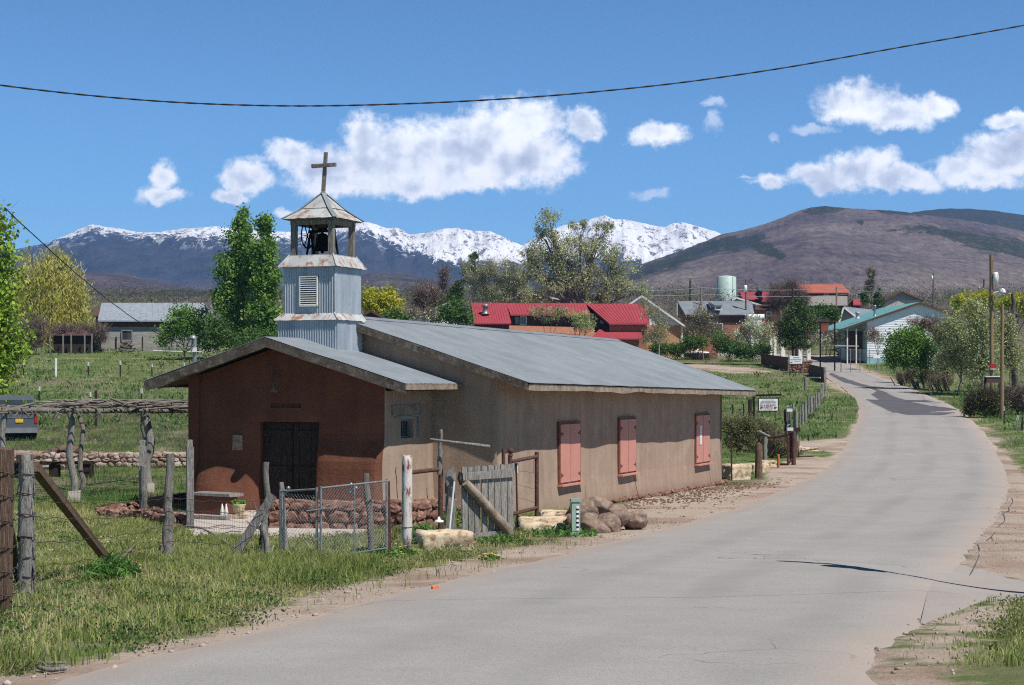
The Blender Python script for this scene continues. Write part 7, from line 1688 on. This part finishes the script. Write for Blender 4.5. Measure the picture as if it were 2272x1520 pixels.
weed(1240,1190,'short green weeds in front of the long limestone block',.8,.22,900,.13)
weed(940,1205,'long grass tuft between the white pipe and the limestone block',.3,.35,360,.2)
# rose with red blooms behind the chain link gate
t=thing('potted_rose','small green plant with red blooms on the rubble wall','plant',P(730,1122,36.7)); rng=np.random.default_rng(5); c=P(712,1126,36.7)
p=rng.normal(size=(200,3))*np.array([.28,.12,.08])+np.array(c); V,Q=cards(p,.07,.6,rng); npmesh('leaves',V,Q,L['weed'],t,tone=rng.uniform(0,1,200))
m_=MB(); 
for i in range(7): m_.rock(c+Vector((rng.normal()*.07+.16,-.12,rng.normal()*.05)),.03,.03,.03,sub=1)
m_.build('blooms',M['sign_red'],t)

# far belt of bare and olive trees beyond the village: reads as one mass
rng=np.random.default_rng(77); V_=[];T_=[]; nT=1100
y=rng.uniform(290,1050,nT); u=rng.uniform(-80,2350,nT); x=(u-CX)/F*y; z=T(x,y); hh=rng.uniform(3,8,nT)*(1+.5*(rng.uniform(0,1,nT)>.9)); per=110
c=np.stack([x,y,z+hh*.5],1); p=np.repeat(c,per,0)+rng.normal(size=(nT*per,3))*np.repeat(np.stack([hh*.36,hh*.36,hh*.27],1),per,0); p[:,2]=np.maximum(p[:,2],np.repeat(z,per)+.1)
kind=rng.uniform(0,1,nT)
for nm,lf,lo_,hi_,lab in (('distant_bare_trees','far',0,.6,'far belt of brown bare trees beyond the village'),('distant_olive_trees','shrub',.6,.88,'far olive trees beyond the village'),('distant_evergreens','pine',.88,1.1,'far dark evergreens beyond the village')):
    sel=np.repeat((kind>=lo_)&(kind<hi_),per); V,Q=cards(p[sel],.6,.3,rng,up=.5); o=npmesh(nm,V,Q,L[lf],tone=np.clip(np.repeat(rng.uniform(0,1,nT),per)[sel]*.6+rng.uniform(0,.4,sel.sum()),0,1)); tag(o,lab,'trees',kind='stuff')
# ---------------------------------------------------------------- grass
BLD=[np.array([[C(w,s,0).x,C(w,s,0).y] for w,s in ((PW0-.05,PS-.15),(PW1+.1,PS-.15),(PW1+.1,0),(.1,0),(.1,LN+.1),(-2*HW,LN+.1),(-2*HW,0),(PW0-.05,0))]),
     np.array([[q.x,q.y] for q in (G(432,1150),G(560,1140),G(885,1150),G(892,1186),G(600,1196),G(430,1192))])]
def nz(x,y,s,o): 
    return np.sin(x*s+1.7*np.sin(y*s*.7+o))*np.sin(y*s*1.1+1.3*np.sin(x*s*.9+o*2))
def scatter(n,y0,y1,u0,u1,rng,pw=1.0):
    y=y0+(y1-y0)*rng.uniform(0,1,n)**pw; u=rng.uniform(u0,u1,n); return (u-CX)/F*y,y
def blades(name,n,y0,y1,u0,u1,h,w,leaf,lab_kind,seed,pw=1.0,hvar=.5,drymin=0,patch=.5,dirt_keep=.03,seg=1):
    rng=np.random.default_rng(seed); x,y=scatter(n,y0,y1,u0,u1,rng,pw)
    keep=roadsd(x,y)<-.02
    x,y=x[keep],y[keep]; dm_=dirtf(x,y); r=rng.uniform(0,1,len(x))
    pt=.5+.30*nz(x,y,1.1,seed)+.30*nz(x,y,.37,seed+3)+.22*nz(x,y,3.1,seed+5)
    dens=np.where(dm_>.55,dirt_keep,np.clip(1.15-dm_*1.7,0,1)*(1-patch+patch*np.clip(pt*1.5,0,1)))
    dp=nz(x,y,.55,seed+7)+.6*nz(x,y,1.7,seed+9)+.35*nz(x,y,4.3,seed+11); dryp=np.clip((dp-.15)/.5,0,1)
    k_=r<dens*(1-.72*dryp)
    for b in BLD: k_&=pdist(x,y,b)<0
    x,y,pt,dm_,dryp=x[k_],y[k_],pt[k_],dm_[k_],dryp[k_]; m=len(x); z=T(x,y)+0.0
    nb=(y<120)
    hh=h*(1-hvar+2*hvar*rng.uniform(0,1,m))*(.35+1.1*np.clip(pt,0,1))*np.where(dm_>.3,.5,1)*(1-.35*dryp)
    a=rng.uniform(0,6.28,m); ln=rng.uniform(.15,.75,m)*hh; ww=w*rng.uniform(.6,1.4,m)
    bx,by=np.cos(a)*ww/2,np.sin(a)*ww/2; a2=rng.uniform(0,6.28,m); lx,ly=np.cos(a2)*ln,np.sin(a2)*ln
    z0=z-.06
    if seg==1:
        V=np.stack([np.stack([x-bx,y-by,z0],1),np.stack([x+bx,y+by,z0],1),np.stack([x+lx,y+ly,z+hh],1)],1).reshape(-1,3); Fc=np.arange(3*m).reshape(m,3); rp_=1
    else:
        mx,my,mz=x+lx*.3,y+ly*.3,z+hh*.62
        V=np.stack([np.stack([x-bx,y-by,z0],1),np.stack([x+bx,y+by,z0],1),np.stack([mx+bx*.8,my+by*.8,mz],1),np.stack([mx-bx*.8,my-by*.8,mz],1),np.stack([x+lx,y+ly,z+hh*.95],1)],1).reshape(-1,3)
        b_=np.arange(m)[:,None]*5; Fc=np.concatenate([b_+0,b_+1,b_+2,b_+0,b_+2,b_+3,b_+3,b_+2,b_+4],1).reshape(-1,3); rp_=3
    tone=np.clip(rng.uniform(0,.6,m)+.4*(1-np.clip(pt,0,1))+drymin+.38*dryp,0,1)
    o=npmesh(name,V,Fc,leaf,tone=np.repeat(tone,rp_)); tag(o,lab_kind[0],lab_kind[1],kind='stuff'); return o
blades('grass',460000,10.5,46,-80,1500,.15,.0095,L['grass'],('tall unmown green and straw coloured grass on the bank beside the road','grass'),1,pw=.7,patch=.95,dirt_keep=.02,seg=2)
blades('grass',90000,12.5,34,1980,2420,.10,.007,L['grass'],('olive tufted grass in the lower right corner of the road junction','grass'),2,pw=1.0,patch=.8,dirt_keep=.02,seg=2)
blades('grass',170000,40,118,-60,1120,.15,.020,L['field'],('green grass of the yard around the pergola','grass'),3,pw=1.0,patch=.8,dirt_keep=.01)
blades('grass',150000,46,135,1560,2400,.16,.020,L['field'],('green grass verges on both sides of the road','grass'),4,pw=1.0,patch=.7,dirt_keep=.01)
blades('grass',110000,95,235,-60,2360,.22,.05,L['field'],('green meadow grass on the rising field beyond the chapel','grass'),5,pw=1.0,patch=.8,dirt_keep=.01)
# coarse tufts in the far field, darker and lighter clumps
rng=np.random.default_rng(9); n=1500; x,y=scatter(n,80,215,-40,2330,rng); k_=(roadsd(x,y)<-1)&(dirtf(x,y)<.3)
for b in BLD: k_&=pdist(x,y,b)<-1
x,y=x[k_],y[k_]; m=len(x); per=16; cx_=np.repeat(x,per)+rng.normal(size=m*per)*.45; cy_=np.repeat(y,per)+rng.normal(size=m*per)*.4
p=np.stack([cx_,cy_,T(cx_,cy_)+rng.uniform(.05,.38,m*per)],1); V,Q=cards(p,.30,.3,rng,up=.5)
o=npmesh('meadow_tufts',V,Q,L['bush'],tone=np.repeat(rng.uniform(0,1,m),per)); tag(o,'darker green clumps scattered over the meadow','tufts',kind='stuff')
# dandelions
rng=np.random.default_rng(19); x,y=scatter(900,24,120,100,2250,rng,pw=1.2); k_=(roadsd(x,y)<-.5)&(dirtf(x,y)<.25)
for b in BLD: k_&=pdist(x,y,b)<-.2
x,y=x[k_],y[k_]; m_=MB()
for a,b in zip(x,y): m_.lathe((a,b,float(T(a,b))+.10+.00*b),[(0,0),(.02,.006),(.022,.012),(0,.02)],5)
o=m_.build('dandelions',M['yellow'],None); tag(o,'scattered tiny yellow dandelions in the grass','flowers',kind='stuff')
# pebbles on the shoulders
rng=np.random.default_rng(29); x,y=scatter(9000,11,60,-60,2350,rng,pw=.8); k_=(roadsd(x,y)<.35)&(dirtf(x,y)>.45)
for b in BLD: k_&=pdist(x,y,b)<-.1
x,y=x[k_],y[k_]; V=[];Q=[]; iv,fc=ICO[1]; iv=np.array(iv); fc=np.array(fc); m=len(x)
s=rng.uniform(.006,.028,m)*(1+.8*(rng.uniform(0,1,m)>.93)); st=rng.uniform(.5,1.2,(m,3)); st[:,2]*=.6
PV=iv[None]*st[:,None]*s[:,None,None]+np.stack([x,y,T(x,y)+s*.25],1)[:,None]; PF=fc[None]+(np.arange(m)*len(iv))[:,None,None]
o=npmesh('gravel',PV.reshape(-1,3),PF.reshape(-1,3),M['cobble'],tone=np.repeat(rng.uniform(0,1,m),len(fc))); tag(o,'loose pebbles scattered on the dirt shoulders','gravel',kind='stuff')

# weedy clumps and dry stalks breaking up the bank
def clumps(name,n,box,leaf,lab,seed,size,per,r,h,asp,up_=.5,mind=.0,maxd=.6):
    rng=np.random.default_rng(seed); x,y=scatter(n,*box,rng,pw=.75); dm_=dirtf(x,y); k_=(roadsd(x,y)<-.3)&(dm_<=maxd)&(dm_>=mind)
    for b in BLD: k_&=pdist(x,y,b)<-.3
    x,y=x[k_],y[k_]; m=len(x); sc=rng.uniform(.5,1.4,m); R=np.repeat(sc,per)
    px_=np.repeat(x,per)+rng.normal(size=m*per)*r*R; py_=np.repeat(y,per)+rng.normal(size=m*per)*r*R
    p=np.stack([px_,py_,T(px_,py_)+rng.uniform(.01,1,m*per)**1.3*h*R],1); V,Q=cards(p,size,asp,rng,up=up_)
    o=npmesh(name,V,Q,leaf,tone=np.clip(np.repeat(rng.uniform(0,.6,m),per)+rng.uniform(0,.4,m*per),0,1)); tag(o,lab[0],lab[1],kind='stuff')
clumps('bank_weeds',200,(11,40,-60,1300),L['shrub'],('low grey-green leafy weeds scattered through the bank grass','weeds'),5,.035,150,.14,.16,.5)
clumps('bank_weeds',300,(11,40,-60,1300),L['bush'],('low dark green weeds scattered through the bank grass','weeds'),6,.04,130,.13,.13,.5)
clumps('dry_weeds',900,(11,42,-60,1400),L['brownbud'],('dead brown and lilac stalks in the bank grass','dry weeds'),7,.10,46,.16,.12,.05,.35)
clumps('verge_weeds',260,(11,60,-60,1750),L['weed'],('small green seedlings on the dirt shoulder','weeds'),8,.03,36,.06,.05,.5,.4,.5,1.0)
clumps('corner_weeds',160,(13,30,2000,2330),L['shrub'],('pale yellowish weeds in the corner by the junction','weeds'),9,.03,120,.10,.10,.5)
clumps('dry_weeds',900,(58,95,-60,1000),L['far'],('dry grey-lilac weeds in the yard behind the pergola','dry weeds'),17,.16,60,.3,.25,.08,.6)
clumps('dry_weeds',900,(70,200,-60,2330),L['sage'],('dry pale weeds over the meadow','dry weeds'),18,.2,50,.5,.3,.1,.6)
# clods of dug soil along the chapel wall
rng=np.random.default_rng(41); n=1300; s_=rng.uniform(6,22,n); o_=np.abs(rng.normal(size=n))*1.1+.3; q=np.array([[*(C(0,a,0)+WV*b)[:2]] for a,b in zip(s_,o_)])
x,y=q[:,0],q[:,1]; k_=roadsd(x,y)<-.2; x,y=x[k_],y[k_]; m=len(x); s=rng.uniform(.012,.05,m)
st=rng.uniform(.6,1.3,(m,3)); st[:,2]*=.6; PV=iv[None]*st[:,None]*s[:,None,None]*rng.uniform(.7,1.2,(m,len(iv),1))+np.stack([x,y,T(x,y)+s*.2],1)[:,None]; PF=fc[None]+(np.arange(m)*len(iv))[:,None,None]
o=npmesh('soil_clods',PV.reshape(-1,3),PF.reshape(-1,3),pm('brown_soil',(.22,.145,.105),(.14,.09,.065),scale=3,rough=1)); tag(o,'clods of dug brown soil along the foot of the long chapel wall','soil',kind='stuff')
